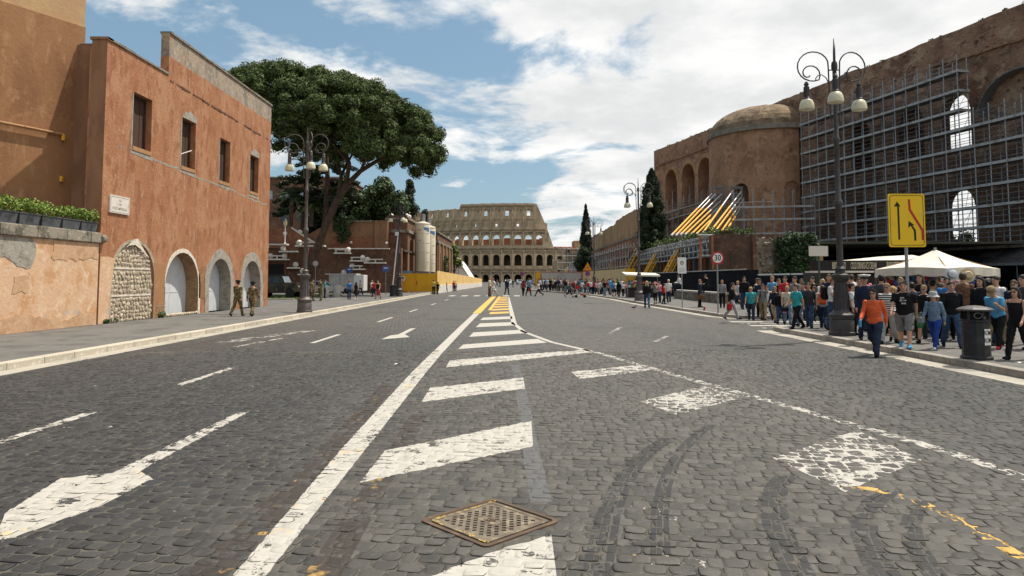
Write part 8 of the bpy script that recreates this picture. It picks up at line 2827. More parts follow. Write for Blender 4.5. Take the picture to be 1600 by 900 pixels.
def part_mesh(pose, kind):
 key = (pose, kind)
 if key in CACHE: return CACHE[key]
 sk = Skel(POSES[pose])
 mb = MB()
 vox, rat = .0125, .34
 if kind == 'body':
  vox, rat = .0095, .30
  torso(mb, sk, .84, 1.58)
  for i in range(2):
   hip, knee, ank, fd = sk.legs[i]
   limb(mb, [hip, hip * .5 + knee * .5, knee, knee * .65 + ank * .35 + V3(0, .012, 0), ank], [.088, .076, .054, .055, .036])
   limb(mb, [ank + V3(0, .03, -.035), ank + fd * .08 + V3(0, 0, -.04), ank + fd * .15 + V3(0, 0, -.05)], [.035, .036, .026])
   sh, eb, wr, hd, sx = sk.arms[i]
   limb(mb, [sk.up(V3(.04 * sx, .005, 1.475)), sk.up(V3(.10 * sx, 0, 1.425)), sh, sh * .5 + eb * .5, eb, eb * .6 + wr * .4, wr], [.045, .048, .054, .045, .036, .036, .025])
   f = (wr - eb) / np.linalg.norm(wr - eb)
   limb(mb, [wr, wr + f * .035, wr + f * .075], [.025, .034, .030])
  h = sk.head
  def hr(q): return h + rotx(q, V3(0, 0, 0), sk.hp)
  rings = []
  for z, rx, ry, yo in ((-.115, .030, .03, -.045), (-.10, .048, .052, -.028), (-.065, .062, .078, -.012), (-.02, .072, .092, .0), (.03, .076, .098, .004), (.07, .072, .092, .006), (.10, .052, .068, .008), (.118, .02, .03, .008)):
   rings.append((hr(V3(0, yo, z)), rx, ry, lambda q: rotx(q, V3(0, 0, 0), sk.hp)))
  ring_loft(mb, rings, 16)
  limb(mb, [hr(V3(0, -.085, .015)), hr(V3(0, -.108, -.028))], [.010, .016], 6)
  limb(mb, [sk.up(V3(0, .0, 1.52)), hr(V3(0, .0, -.06))], [.056, .054])
  for sx in (-1, 1): limb(mb, [hr(V3(.076 * sx, .008, -.022)), hr(V3(.080 * sx, .012, .012))], [.012, .016], 6)
 elif kind in ('short', 'long', 'tank', 'coat', 'dress'):
  zb = {'coat': .78, 'dress': .60}.get(kind, .90)
  if kind in ('coat', 'dress'):
   L = R(sk.p.get('lean', 0))
   fl = .10 if kind == 'dress' else .03
   ring_loft(mb, [(sk.up(V3(0, 0, zb)), .185 + fl, .135 + fl, None), (sk.up(V3(0, 0, .86)), .185 + fl * .4, .132 + fl * .4, None), (sk.up(V3(0, 0, .98)), .186, .132, None)])
   torso(mb, sk, .95, 1.475, .018)
  else:
   torso(mb, sk, zb, 1.475 if kind != 'tank' else 1.43, .016)
  for i in range(2):
   sh, eb, wr, hd, sx = sk.arms[i]
   ins = sk.up(V3(.09 * sx, 0, 1.405))
   if kind in ('long', 'coat'): limb(mb, [ins, sh, sh * .5 + eb * .5, eb, wr * .9 + eb * .1], [.064, .066, .060, .051, .042])
   elif kind == 'short': limb(mb, [ins, sh, sh * .45 + eb * .55], [.062, .064, .060])
   else: limb(mb, [ins, sh * .75 + ins * .25], [.055, .052])
 elif kind in ('trousers', 'shorts', 'capri', 'skirt'):
  torso(mb, sk, .84, .99, .012)
  for i in range(2):
   hip, knee, ank, fd = sk.legs[i]
   if kind == 'trousers': limb(mb, [hip, hip * .5 + knee * .5, knee, knee * .6 + ank * .4, ank + V3(0, 0, -.02)], [.102, .092, .072, .068, .060])
   elif kind == 'capri': limb(mb, [hip, hip * .5 + knee * .5, knee, knee * .55 + ank * .45], [.102, .09, .068, .062])
   elif kind == 'shorts': limb(mb, [hip, hip * .5 + knee * .5, hip * .1 + knee * .9], [.105, .098, .088])
  if kind == 'skirt':
   c = (sk.legs[0][1] + sk.legs[1][1]) / 2
   ring_loft(mb, [(V3(0, 0, .99), .165, .12, None), (V3(0, 0, .86), .195, .15, None), (V3(c[0], c[1] * .5, .60), .215, .20, None), (V3(c[0], c[1] * .5, .36), .22, .22, None)])
 elif kind[:4] == 'shoe':
  for i in (int(kind[4]),):
   hip, knee, ank, fd = sk.legs[i]
   limb(mb, [ank + V3(0, .035, -.03), ank + fd * .07 + V3(0, 0, -.035), ank + fd * .165 + V3(0, 0, -.046)], [.046, .046, .032])
   limb(mb, [ank + V3(0, 0, .02), ank + V3(0, .01, -.03)], [.045, .05])
 elif kind in ('hair_short', 'hair_long', 'hair_curly', 'hair_bun'):
  h = sk.head
  def hr(q): return h + rotx(q, V3(0, 0, 0), sk.hp)
  g = .03 if kind == 'hair_curly' else .012
  rq = random.Random(3)
  for z, y, r in ((.045, .024, .080), (.062, -.006, .070), (.01, .038, .073), (.078, -.034, .040)):
   limb(mb, [hr(V3(0, y, z)), hr(V3(0, y, z + .001))], [r + g, r + g])
  if kind == 'hair_long':
   for sx in (-1, 0, 1): limb(mb, [hr(V3(.045 * sx, .05, .02)), hr(V3(.06 * sx, .065, -.1)), hr(V3(.075 * sx, .075, -.22)), hr(V3(.05 * sx, .08, -.32))], [.055, .052, .045, .022])
   for sx in (-1, 1): limb(mb, [hr(V3(.06 * sx, .0, .05)), hr(V3(.082 * sx, .01, -.05)), hr(V3(.085 * sx, .015, -.18))], [.03, .03, .02])
  if kind == 'hair_curly':
   for k in range(40):
    a, b = rq.uniform(0, 2 * PI), rq.uniform(-.4, 1.4)
    q = V3(math.cos(a) * math.cos(b) * .10, math.sin(a) * math.cos(b) * .11 + .02, math.sin(b) * .11 + .01)
    if q[1] > -.06 or q[2] > .06: mb.ball(tuple(hr(q)), .034, 6)
  if kind == 'hair_bun': limb(mb, [hr(V3(0, .1, .07)), hr(V3(0, .12, .08))], [.045, .04])
 me = remesh(mb, vox, rat, 2 if kind != 'body' else 1, 0 if kind == 'body' or kind[:4] == 'shoe' else .034 if kind[:4] != 'hair' else .02)
 if kind == 'body':
  ex = MB()
  for i in range(2):
   sh, eb, wr, hd, sx = sk.arms[i]
   f = (wr - eb) / np.linalg.norm(wr - eb)
   side = np.cross(f, V3(1, 0, 0)); side /= np.linalg.norm(side)
   nrm = np.cross(side, f)
   for q, ln in ((-1.5, .062), (-.5, .072), (.5, .068), (1.5, .052)):
    b0 = wr + f * .078 + side * q * .014
    c1 = f * .8 - nrm * sx * .5
    ex.tube([tuple(b0 - f * .02), tuple(b0 + f * ln * .45), tuple(b0 + f * ln * .45 + c1 * ln * .5)], [.0085, .008, .006], 5)
   tb = wr + f * .03 - side * .026
   ex.tube([tuple(tb), tuple(tb + f * .025 - side * .02), tuple(tb + f * .055 - side * .022 - nrm * sx * .01)], [.011, .010, .007], 5)
  h = sk.head
  def hr(q): return h + rotx(q, V3(0, 0, 0), sk.hp)
  n1 = len(ex.f)
  for sx in (-1, 1):
   ex.ball(tuple(hr(V3(.030 * sx, -.083, .008))), .011, 6, 1)
   ex.tube([tuple(hr(V3(.016 * sx, -.092, .030))), tuple(hr(V3(.045 * sx, -.083, .032)))], .0045, 4, 1)
  ex.tube([tuple(hr(V3(-.022, -.082, -.062))), tuple(hr(V3(.022, -.082, -.062)))], .006, 5, 2)
  bm = bmesh.new()
  bm.from_mesh(me)
  vs = [bm.verts.new(v) for v in ex.v]
  for f_, m_ in zip(ex.f, ex.m):
   try:
    fc = bm.faces.new([vs[j] for j in f_]); fc.material_index = m_; fc.smooth = True
   except ValueError: pass
  bm.to_mesh(me)
  bm.free()
 me.transform(Matrix.Translation((0, 0, sk.dz)))
 for m in (('skin', 'eye_dark', 'lip') if kind == 'body' else ('skin',)): me.materials.append(MATS[m])
 me.name = kind
 CACHE[key] = me
 return me
CLOTH = {'black': (.012, .012, .014), 'navy': (.018, .026, .055), 'dkgrey': (.045, .046, .05), 'grey': (.20, .20, .20), 'ltgrey': (.40, .40, .40), 'white': (.70, .69, .67), 'cream': (.58, .51, .40),
         'orange': (.70, .13, .045), 'red': (.48, .03, .035), 'maroon': (.20, .035, .045), 'pink': (.62, .22, .27), 'turq': (.035, .33, .36), 'blue': (.05, .18, .45), 'sky': (.10, .33, .56), 'denim': (.040, .075, .14),
         'ltdenim': (.15, .22, .31), 'jean': (.022, .036, .065), 'green': (.05, .20, .07), 'brtgreen': (.12, .42, .08), 'khaki': (.27, .21, .12), 'beige': (.46, .37, .25), 'brown': (.14, .075, .045), 'yellow': (.58, .45, .08), 'teal': (.05, .16, .16), 'royal': (.022, .05, .25), 'purple': (.12, .06, .12)}
HAIRC = {'dark': (.018, .013, .011), 'brown': (.065, .038, .022), 'blond': (.40, .27, .12), 'fair': (.25, .16, .08), 'white': (.60, .58, .54), 'ginger': (.22, .09, .04)}
def cloth(c):
 n = 'cloth_' + c
 if n not in MATS: mat(n, CLOTH[c], .88, [(tuple(v * .72 for v in CLOTH[c]), 5, .45, .7)], (.9, .03, 9, (1, 1, .55)), spec=.15)
 return MATS[n]
def hairm(c):
 n = 'hair_' + c
 if n not in MATS: mat(n, HAIRC[c], .6, [(tuple(v * .6 for v in HAIRC[c]), 14, .45, .65, (1, 1, .2))], (.6, .006, 40, (1, 1, .2)), spec=.3)
 return MATS[n]
def banded(name, c1, c2, scale, axis='Z', plaid=False):
 m, nt, b = new_mat(name)
 tc = N(nt, 'ShaderNodeTexCoord')
 w = N(nt, 'ShaderNodeTexWave', bands_direction=axis)
 w.inputs['Scale'].default_value = scale
 nt.links.new(tc.outputs['Object'], w.inputs[0])
 f = ramp(nt, w.outputs[1], .42, .58)
 if plaid:
  w2 = N(nt, 'ShaderNodeTexWave', bands_direction='X')
  w2.inputs['Scale'].default_value = scale
  nt.links.new(tc.outputs['Object'], w2.inputs[0])
  f = fmath(nt, 'MULTIPLY', f, ramp(nt, w2.outputs[1], .42, .58))
 nt.links.new(mixc(nt, f, c1, c2), b.inputs['Base Color'])
 b.inputs['Roughness'].default_value = .9
 return m
banded('cloth_stripe', CLOTH['black'], CLOTH['white'], 5.0)
banded('cloth_ltstripe', CLOTH['grey'], CLOTH['white'], 5.0)
banded('cloth_plaid', CLOTH['navy'], CLOTH['white'], 4.0, 'Z', True)
mat('cloth_camo', (.17, .125, .06), .9, [((.06, .055, .025), 9, .47, .52), ((.24, .17, .085), 12, .53, .57), ((.035, .025, .018), 15, .59, .62)], spec=.15)
CLOTH.update(stripe=None, ltstripe=None, plaid=None, camo=None)
def hat_mesh(kind):
 key = ('hat', kind)
 if key in CACHE: return CACHE[key]
 mb = MB()
 if kind == 'cap':
  mb.lathe([(.098, .02), (.10, .06), (.085, .105), (.04, .13), (.005, .134)], (0, .01, 0), 14)
  mb.add([(-.08, -.06, .035), (.08, -.06, .035), (.06, -.17, .015), (0, -.19, .01), (-.06, -.17, .015)], [(0, 1, 2, 3, 4)])
 elif kind == 'bucket':
  mb.lathe([(.155, -.02), (.105, .03), (.10, .085), (.085, .12), (.005, .128)], (0, .01, 0), 16)
 elif kind == 'sun':
  mb.lathe([(.20, .02), (.105, .035), (.10, .085), (.085, .12), (.005, .128)], (0, .01, 0), 16)
 elif kind == 'beret':
  mb.lathe([(.095, .04), (.115, .075), (.10, .11), (.005, .125)], (.02, .01, 0), 14)
 elif kind == 'officer':
  mb.lathe([(.10, .03), (.10, .065), (.145, .10), (.14, .125), (.005, .135)], (0, .0, 0), 16)
 me = mb.mesh('hat', 'skin', smooth=True)
 CACHE[key] = me
 return me
def put(o, m):
 for s_ in o.material_slots: s_.link = 'OBJECT'
 o.material_slots[0].material = m
 return o
def person(px, pyf, pyh, pose, head, top, bottom, hair, label, shoes='black', hat=None, skin='skin', z=KZ, Y=None, glasses=False, group=None, jacket=None, width=1.0, H=None, loc=None, hatb=None):
 if loc is None:
  g_ = ground_ray(px, pyf, z)
  x, y = g_
  if Y: x, y = (px - 800) / 1100.0 * Y, Y
 else: x, y = loc
 if H is None:
  H = top_at(px, pyh, y) - z
  H = max(1.0, min(1.92, H))
 sc = H / 1.755
 t = thing('person', label, 'person', (x, y, z), R(head), group)
 t.scale = (sc * width, sc * width, sc)
 t.name = 'person'
 bd = put(link(bpy.data.objects.new('body', part_mesh(pose, 'body')), t), MATS[skin])
 bd.material_slots[1].material = MATS['eye_dark']
 bd.material_slots[2].material = MATS['lip']
 if top: put(link(bpy.data.objects.new({'short': 'shirt', 'long': 'jumper', 'tank': 'vest_top', 'coat': 'coat', 'dress': 'dress'}[top[0]], part_mesh(pose, top[0])), t), cloth2(top[1]))
 if bottom: put(link(bpy.data.objects.new(bottom[0], part_mesh(pose, bottom[0])), t), cloth2(bottom[1]))
 for q in '01': put(link(bpy.data.objects.new('shoe', part_mesh(pose, 'shoe' + q)), t), cloth2(shoes))
 sk = Skel(POSES[pose])
 hd = Vector(sk.head) + Vector((0, 0, sk.dz))
 if hair: put(link(bpy.data.objects.new('hair', part_mesh(pose, 'hair_' + hair[0])), t), hairm(hair[1]))
 if hat:
  o = put(link(bpy.data.objects.new('hat', hat_mesh(hat[0])), t), cloth2(hat[1]))
  o.location = hd + Vector((0, 0, .012))
  o.rotation_euler = (sk.hp, 0, 0)
  o.scale = (1.12, 1.12, 1.1)
  if hatb:
   p = MB().add([(-.08, -.075, .045), (.08, -.075, .045), (.065, -.165, .02), (0, -.18, .015), (-.065, -.165, .02)], [(0, 1, 2, 3, 4)])
   p.lathe([(.104, .032), (.104, .066)], (0, 0, 0), 14, cap=False)
   b = link(bpy.data.objects.new('hat_peak', p.mesh('hat_peak', hatb)), o)
 if glasses:
  key = 'glasses'
  if key not in CACHE: CACHE[key] = MB().bbox(-.058, -.008, -.104, -.090, -.008, .020, .006).bbox(.008, .058, -.104, -.090, -.008, .020, .006).box(-.01, .01, -.1, -.096, .01, .016).mesh('sunglasses', 'window_dark')
  o = link(bpy.data.objects.new('sunglasses', CACHE[key]), t)
  o.location = hd
  o.rotation_euler = (sk.hp, 0, 0)
 t['_arms'] = None
 del t['_arms']
 t_pose[t.name] = (sk, sc, width)
 return t
t_pose = {}
def cloth2(c):
 if c in MATS: return MATS[c]
 n = 'cloth_' + c
 return MATS[n] if n in MATS else cloth(c)
def ground_ray(px, py, z):
 u, v = (px - 800) / 1100.0, (367 - py) / 1100.0
 c_, s_ = math.cos(PITCH), math.sin(PITCH)
 d = (u, c_ - v * s_, s_ + v * c_)
 k = (z - EYE) / d[2]
 return u * k, d[1] * k
def top_at(px, py, Y):
 return ground_at(px, py, Y)[2]
def hold(t, mb_fn, name, label, cat, arm=0, m='cloth_black', drop=0.0, back=False, group=None):
 sk, sc, w = t_pose[t.name]
 if back: p = Vector(sk.up(V3(0, .19, 1.24)))
 else: p = Vector(sk.arms[arm][3])
 p = Vector((p.x * w, p.y * w, p.z)) + Vector((0, 0, sk.dz - drop))
 mw = Matrix.Translation(t.location) @ Matrix.Rotation(t.rotation_euler.z, 4, 'Z')
 q = mw @ (p * sc)
 o = thing(name, label, cat, tuple(q), t.rotation_euler.z, group)
 o.scale = (sc, sc, sc)
 for nm, mb, mm in mb_fn():
  if mm not in MATS: cloth(mm.replace('cloth_', ''))
  link(bpy.data.objects.new(nm, mb.mesh(nm, mm)), o)
 return o
def bag_fn(m, w=.17, h=.26, d=.07):
 def f():
  b = MB().bbox(-d, d, -w, w, -.12 - h, -.12, .03)
  s_ = MB().tube([(0, -w * .6, -.12), (0, -w * .5, .02), (0, w * .5, .02), (0, w * .6, -.12)], .012, 5)
  return [('bag_body', b, m), ('handle', s_, m)]
 return f
def pack_fn(m, m2='cloth_black'):
 def f():
  b = MB().bbox(-.15, .15, -.05, .13, -.24, .20, .05)
  p = MB().bbox(-.11, .11, .13, .18, -.20, .0, .03)
  s_ = MB()
  for sx in (-1, 1): s_.tube([(.09 * sx, -.03, .18), (.10 * sx, -.12, .23), (.11 * sx, -.33, .12), (.11 * sx, -.32, -.06), (.13 * sx, -.16, -.2), (.12 * sx, -.02, -.2)], .018, 5)
  return [('pack_body', b, m), ('pocket', p, m), ('straps', s_, m2)]
 return f
W = 'walk'; W2 = 'walk2'; ST = 'stand'
p = person(1368, 556, 445, 'stride', -38, ('long', 'orange'), ('trousers', 'jean'), ('long', 'dark'), 'woman in a bright orange top and dark jeans stepping down onto the road', z=.0, glasses=True)
def bottle():
 return [('bottle_body', MB().lathe([(.03, -.13), (.034, -.12), (.034, .02), (.012, .06), (.012, .08)], (0, 0, 0), 10), 'cloth_sky')]
hold(p, bottle, 'water_bottle', 'pale blue water bottle in the hand of the woman in orange', 'bottle', 1)
person(1353, 531, 431, ST, -12, ('coat', 'navy'), ('trousers', 'navy'), ('short', 'brown'), 'naval officer in a long dark coat and white peaked cap beside the lamp base', hat=('officer', 'white'), hatb='cloth_black')
p = person(1332, 524, 443, 'bag', 62, ('short', 'white'), ('trousers', 'black'), ('bun', 'dark'), 'dark haired woman in a white T-shirt turned right beside the lamp post', glasses=True)
hold(p, bag_fn('cloth_navy', .16, .2), 'shoulder_bag', 'dark shoulder bag with a strap on the woman in white by the lamp', 'bag', 0)
p = person(1302, 516, 434, 'phone', 42, ('short', 'white'), ('trousers', 'denim'), ('short', 'ginger'), 'bearded man in a white T-shirt looking at his phone left of the lamp', glasses=True)
hold(p, pack_fn('cloth_black'), 'backpack', 'black backpack on the man with the phone', 'backpack', back=True)
p = person(1287, 513, 444, W, 150, ('short', 'ltgrey'), ('trousers', 'jean'), ('long', 'brown'), 'person seen from behind in pale grey walking between the phone man and the girl')
hold(p, pack_fn('cloth_brown' if False else 'cloth_orange'), 'backpack', 'bright orange backpack left of the man with the phone', 'backpack', back=True)
person(1275, 509, 446, W2, -60, ('short', 'white'), ('trousers', 'black'), ('long', 'brown'), 'girl in a white top and black trousers holding her hair behind the hooded boy', shoes='white')
person(1265, 512, 440, W, -30, ('long', 'dkgrey'), ('trousers', 'denim'), ('short', 'brown'), 'boy in a dark grey hooded top and blue jeans facing the road')
person(1257, 509, 440, W2, -50, ('long', 'purple'), ('trousers', 'ltdenim'), ('short', 'dark'), 'dark haired man in purple behind the boy in turquoise')
p = person(1246, 514, 442, W, -70, ('short', 'turq'), ('trousers', 'black'), ('short', 'brown'), 'boy in a turquoise T-shirt and black trousers at the kerb corner')
hold(p, bag_fn('cloth_black', .12, .16), 'camera_bag', 'small black bag hanging on the boy in turquoise', 'bag', 1, drop=-.1)
person(1231, 507, 445, W, -20, ('short', 'cream'), ('trousers', 'ltdenim'), ('bun', 'blond'), 'blond woman in a cream top and pale jeans behind the girl in the black jacket')
p = person(1220, 506, 452, W2, -28, ('long', 'black'), ('trousers', 'denim'), ('long', 'dark'), 'long haired girl in an open black jacket crossing the side street')
hold(p, bag_fn('cloth_pink', .1, .16), 'shopping_bag', 'pink shopping bag of the long haired girl', 'bag', 0)
person(1212, 505, 446, W, -34, ('long', 'navy'), ('shorts', 'beige'), ('short', 'fair'), 'boy in a navy jacket and beige shorts crossing the side street', glasses=True)
person(1200, 500, 445, W2, -40, ('tank', 'white'), ('trousers', 'jean'), ('bun', 'brown'), 'young woman in a white vest and dark jeans crossing the side street')
p = person(1193, 500, 442, W, -24, ('short', 'grey'), ('trousers', 'khaki'), ('short', 'dark'), 'man in a grey T-shirt with a jacket round his waist and sunglasses', glasses=True)
hold(p, pack_fn('cloth_dkgrey'), 'backpack', 'dark grey backpack on the man in the grey T-shirt', 'backpack', back=True)
p = person(1174, 500, 447, W, -22, ('short', 'turq'), ('trousers', 'jean'), ('short', 'blond'), 'stout short haired blond woman in turquoise on the zebra crossing', width=1.12, glasses=True)
hold(p, pack_fn('cloth_red', 'cloth_maroon'), 'backpack', 'red strapped backpack on the stout blond woman', 'backpack', back=True)
p = person(1144, 499, 441, W2, 70, ('long', 'black'), ('trousers', 'ltgrey'), ('short', 'dark'), 'youth in a black jacket and light grey joggers stepping off the kerb')
hold(p, bag_fn('cloth_red', .12, .3), 'sling_bag', 'long red sling bag on the youth in grey joggers', 'bag', 1, drop=-.1)
person(1153, 482, 438, W, 8, ('short', 'ltstripe'), ('trousers', 'denim'), ('short', 'blond'), 'tall blond woman in a striped top standing behind the youth in joggers')
person(1129, 481, 438, ST, -18, ('short', 'plaid'), ('trousers', 'black'), ('short', 'fair'), 'man in a black and white checked shirt right of the speed sign')
p = person(1094, 480, 437, ST, 72, ('coat', 'navy'), ('trousers', 'black'), ('short', 'ginger'), 'man in a dark jacket looking right before the low stone wall')
hold(p, bag_fn('cloth_brown', .26, .3, .1), 'travel_bag', 'large reddish brown holdall carried by the man before the low wall', 'bag', 1, drop=-.12)
person(0, 0, 0, 'sit', -62, ('long', 'black'), ('trousers', 'black'), ('short', 'dark'), 'person in black sitting on the low stone wall with pale papers', loc=(13.72, 49.6), z=.40, H=1.68)
person(0, 0, 0, 'sit', -80, ('long', 'white'), ('trousers', 'navy'), ('short', 'brown'), 'person in a white shirt sitting on the far end of the low wall', loc=(13.72, 57.6), z=.40, H=1.7)
p = person(1045, 474, 437, ST, -32, ('short', 'white'), ('trousers', 'jean'), ('short', 'white'), 'tall white haired woman in a white shirt in the small group by the kerb', shoes='white')
hold(p, bag_fn('cloth_cream', .16, .55, .04), 'scarf', 'long pale scarf hanging from the arm of the white haired woman', 'scarf', 1, drop=-.2)
person(1038, 475, 443, 'bag', 100, ('tank', 'red'), ('trousers', 'black'), ('short', 'dark'), 'woman in a red top and black trousers in the small group by the kerb')
person(1031, 473, 440, 'photo', -60, ('short', 'pink'), ('trousers', 'jean'), ('short', 'brown'), 'woman in a pink top behind the woman in red')
person(1024, 475, 441, 'photo', -35, ('short', 'grey'), ('capri', 'black'), ('short', 'ginger'), 'woman in a pink hat taking a photograph at the kerb', hat=('sun', 'pink'))
person(1011, 481, 438, W, 172, ('long', 'black'), ('trousers', 'denim'), ('long', 'blond'), 'woman with long blond hair seen from behind beside the middle lamp', z=.0)
person(1389, 537, 441, W2, -40, ('long', 'stripe'), ('trousers', 'ltgrey'), ('short', 'fair'), 'man in a striped shirt half hidden behind the woman in orange', glasses=True)
person(1398, 535, 446, W, -30, ('short', 'ltgrey'), ('shorts', 'black'), ('curly', 'blond'), 'curly blond haired youth between the woman in orange and the big man')
p = person(1415, 544, 437, W, -34, ('short', 'black'), ('shorts', 'grey'), ('short', 'brown'), 'big man in a black printed T-shirt, grey shorts and blue trainers', shoes='sky', width=1.15)
pr = MB()
for (a, b, c, d) in ((-.06, .02, 1.27, 1.31), (-.07, -.02, 1.20, 1.25), (.0, .06, 1.21, 1.24), (-.04, .05, 1.13, 1.17)): pr.box(a, b, -.168, -.14, c, d)
link(bpy.data.objects.new('shirt_print', pr.mesh('shirt_print', cloth('ltgrey'))), p)
person(1447, 536, 444, W2, -46, ('coat', 'black'), ('shorts', 'green'), ('short', 'fair'), 'man in glasses with a dark jacket and green shorts', glasses=True)
p = person(1462, 546, 454, W, -52, ('long', 'ltdenim'), ('trousers', 'royal'), None, 'child in a pale bucket hat and bright blue trousers', hat=('bucket', 'ltgrey'), shoes='white')
hold(p, bag_fn('cloth_grey', .12, .18), 'shoulder_bag', 'grey shoulder bag across the child in blue', 'bag', 1, drop=-.25)
person(1489, 543, 437, W, -18, ('long', 'black'), ('trousers', 'denim'), ('short', 'dark'), 'man in a black hooded jumper and blue jeans left of the litter bin', width=1.08)
p = person(1562, 545, 442, 'lean', -58, ('short', 'sky'), ('trousers', 'black'), ('short', 'brown'), 'man bending his head in a bright blue shirt and khaki cap right of the bin', hat=('cap', 'khaki'), shoes='red')
person(1592, 562, 446, W2, -60, ('tank', 'black'), ('trousers', 'black'), ('long', 'dark'), 'woman in black with long dark hair and sunglasses at the right picture edge', glasses=True)
person(1547, 540, 437, ST, 75, ('long', 'dkgrey'), ('trousers', 'khaki'), ('curly', 'dark'), 'stall keeper with curly dark hair at the right end of the stall')
person(1574, 535, 447, W, -70, ('long', 'maroon'), ('trousers', 'khaki'), ('short', 'dark'), 'person in khaki trousers behind the woman in black')
person(1428, 530, 442, ST, 160, ('long', 'jean'), ('trousers', 'black'), ('short', 'dark'), 'customer in dark blue looking into the stall behind the yellow sign pole')
person(1472, 529, 443, ST, -150, ('long', 'maroon'), ('trousers', 'black'), ('long', 'brown'), 'customer in maroon at the stall behind the child in blue')
person(1238, 500, 441, W, -20, ('long', 'black'), ('trousers', 'jean'), None, 'person in a blue cap at the back of the group behind the boy in turquoise', hat=('cap', 'navy'))
back = [
 (1322, 21.6, 30, 'long', 'maroon', 'black', 'dark', 'long', 'woman in maroon behind the lamp base'), (1341, 22.5, -20, 'short', 'grey', 'jean', 'brown', 'short', 'man in grey just behind the naval officer'),
 (1376, 20.5, 160, 'long', 'dkgrey', 'black', 'dark', 'short', 'person in dark grey behind the woman in orange'), (1406, 20.6, -40, 'short', 'navy', 'jean', 'fair', 'short', 'person in navy behind the curly blond youth'),
 (1436, 19.4, -55, 'long', 'black', 'dkgrey', 'brown', 'long', 'woman in black behind the big man in the printed T-shirt'), (1455, 20.8, 120, 'short', 'cream', 'denim', 'dark', 'short', 'person in cream behind the man with green shorts'),
 (1478, 18.8, -30, 'short', 'blue', 'black', 'dark', 'short', 'person in blue between the child and the hooded man'), (1503, 18.6, 150, 'long', 'brown', 'black', 'brown', 'short', 'person in brown behind the litter bin left side'),
 (1530, 17.2, -60, 'long', 'black', 'black', 'dark', 'long', 'woman in black just right behind the litter bin'), (1556, 18.3, -75, 'short', 'white', 'jean', 'dark', 'short', 'person in white behind the man in the blue shirt'),
 (1583, 17.5, -50, 'long', 'navy', 'black', 'brown', 'short', 'person in navy behind the woman in black at the edge'), (1598, 16.4, -80, 'long', 'dkgrey', 'denim', 'dark', 'short', 'person in dark grey cut by the right picture edge'),
 (1294, 25.5, -35, 'long', 'navy', 'black', 'brown', 'short', 'person in navy behind the man with the phone'), (1283, 27.2, 20, 'short', 'white', 'jean', 'blond', 'long', 'blond woman in white at the blank sign post'),
 (1269, 27.6, -50, 'long', 'black', 'jean', 'dark', 'short', 'person in black behind the girl holding her hair'), (1251, 28.3, -20, 'short', 'maroon', 'black', 'brown', 'long', 'woman in maroon behind the purple man'),
 (1241, 26.6, -60, 'short', 'grey', 'khaki', 'dark', 'short', 'person in grey and khaki behind the turquoise boy'), (1226, 28.5, -35, 'long', 'red', 'black', 'dark', 'short', 'person in red behind the blond woman in cream'),
 (1215, 29.5, 10, 'long', 'black', 'jean', 'brown', 'short', 'person in black behind the boy in beige shorts'), (1206, 30.6, -45, 'short', 'sky', 'jean', 'fair', 'short', 'person in light blue behind the woman in the white vest'),
 (1186, 30.4, -30, 'long', 'navy', 'black', 'dark', 'long', 'woman in navy right of the stout blond woman'), (1181, 33.5, 60, 'short', 'cream', 'black', 'brown', 'short', 'person in cream behind the stout blond woman'),
 (1162, 38.0, -15, 'long', 'black', 'jean', 'dark', 'short', 'person in black standing by the hoarding behind the striped woman'), (1312, 24.0, -160, 'long', 'black', 'black', 'brown', 'short', 'person in black facing the kiosk behind the lamp'),
 (1350, 26.0, 170, 'short', 'pink', 'jean', 'dark', 'long', 'woman in pink facing the kiosk counter'), (1372, 26.4, 175, 'long', 'green', 'black', 'fair', 'short', 'person in green at the kiosk counter'),
 (1396, 24.8, -170, 'long', 'black', 'black', 'dark', 'short', 'person in black at the left end of the souvenir stall'), (1330, 27.5, 165, 'short', 'white', 'black', 'brown', 'short', 'person in white waiting at the kiosk')]
for i, (px, Y, hd, tk, tc_, bc, hc, hs, lab) in enumerate(back):
 person(px, 0, 0, (ST, W, W2, 'bag')[i % 4], hd, (tk, tc_), ('trousers', bc), (hs, hc), lab, loc=((px - 800) / 1100 * Y, Y), H=1.62 + .04 * (i * 7 % 5), glasses=i % 5 == 0)
person(765, 463, 433, ST, 75, ('short', 'cream'), ('trousers', 'brown'), ('short', 'fair'), 'man in brown trousers standing in the road with the woman in white', z=0)
person(771.5, 462.5, 434, W, -82, ('dress', 'white'), None, ('short', 'ginger'), 'woman in a short white dress standing in the road', z=0, shoes='beige')
person(792, 461, 434.5, W2, 160, ('long', 'navy'), ('trousers', 'dkgrey'), ('short', 'dark'), 'person in dark blue walking away down the middle of the road', z=0)
person(817.5, 462, 437, W, 165, ('long', 'maroon'), ('trousers', 'black'), ('long', 'dark'), 'woman in maroon with long dark hair crossing the road', z=0)
p = person(826, 462, 434.5, W2, 150, ('long', 'ltdenim'), ('trousers', 'black'), ('short', 'dark'), 'man in a pale denim jacket crossing the road', z=0)
hold(p, bag_fn('cloth_red', .16, .3, .08), 'shopping_bag', 'red and white shopping bag of the man in denim', 'bag', 0)
person(841.5, 463, 439, 'stride', -85, ('short', 'white'), ('trousers', 'black'), ('short', 'dark'), 'person in a white top striding left across the road', z=0)
person(889.5, 464.5, 440, 'push', 88, ('short', 'teal'), ('capri', 'black'), ('long', 'ginger'), 'woman in a teal top pushing a buggy across the road', z=0)
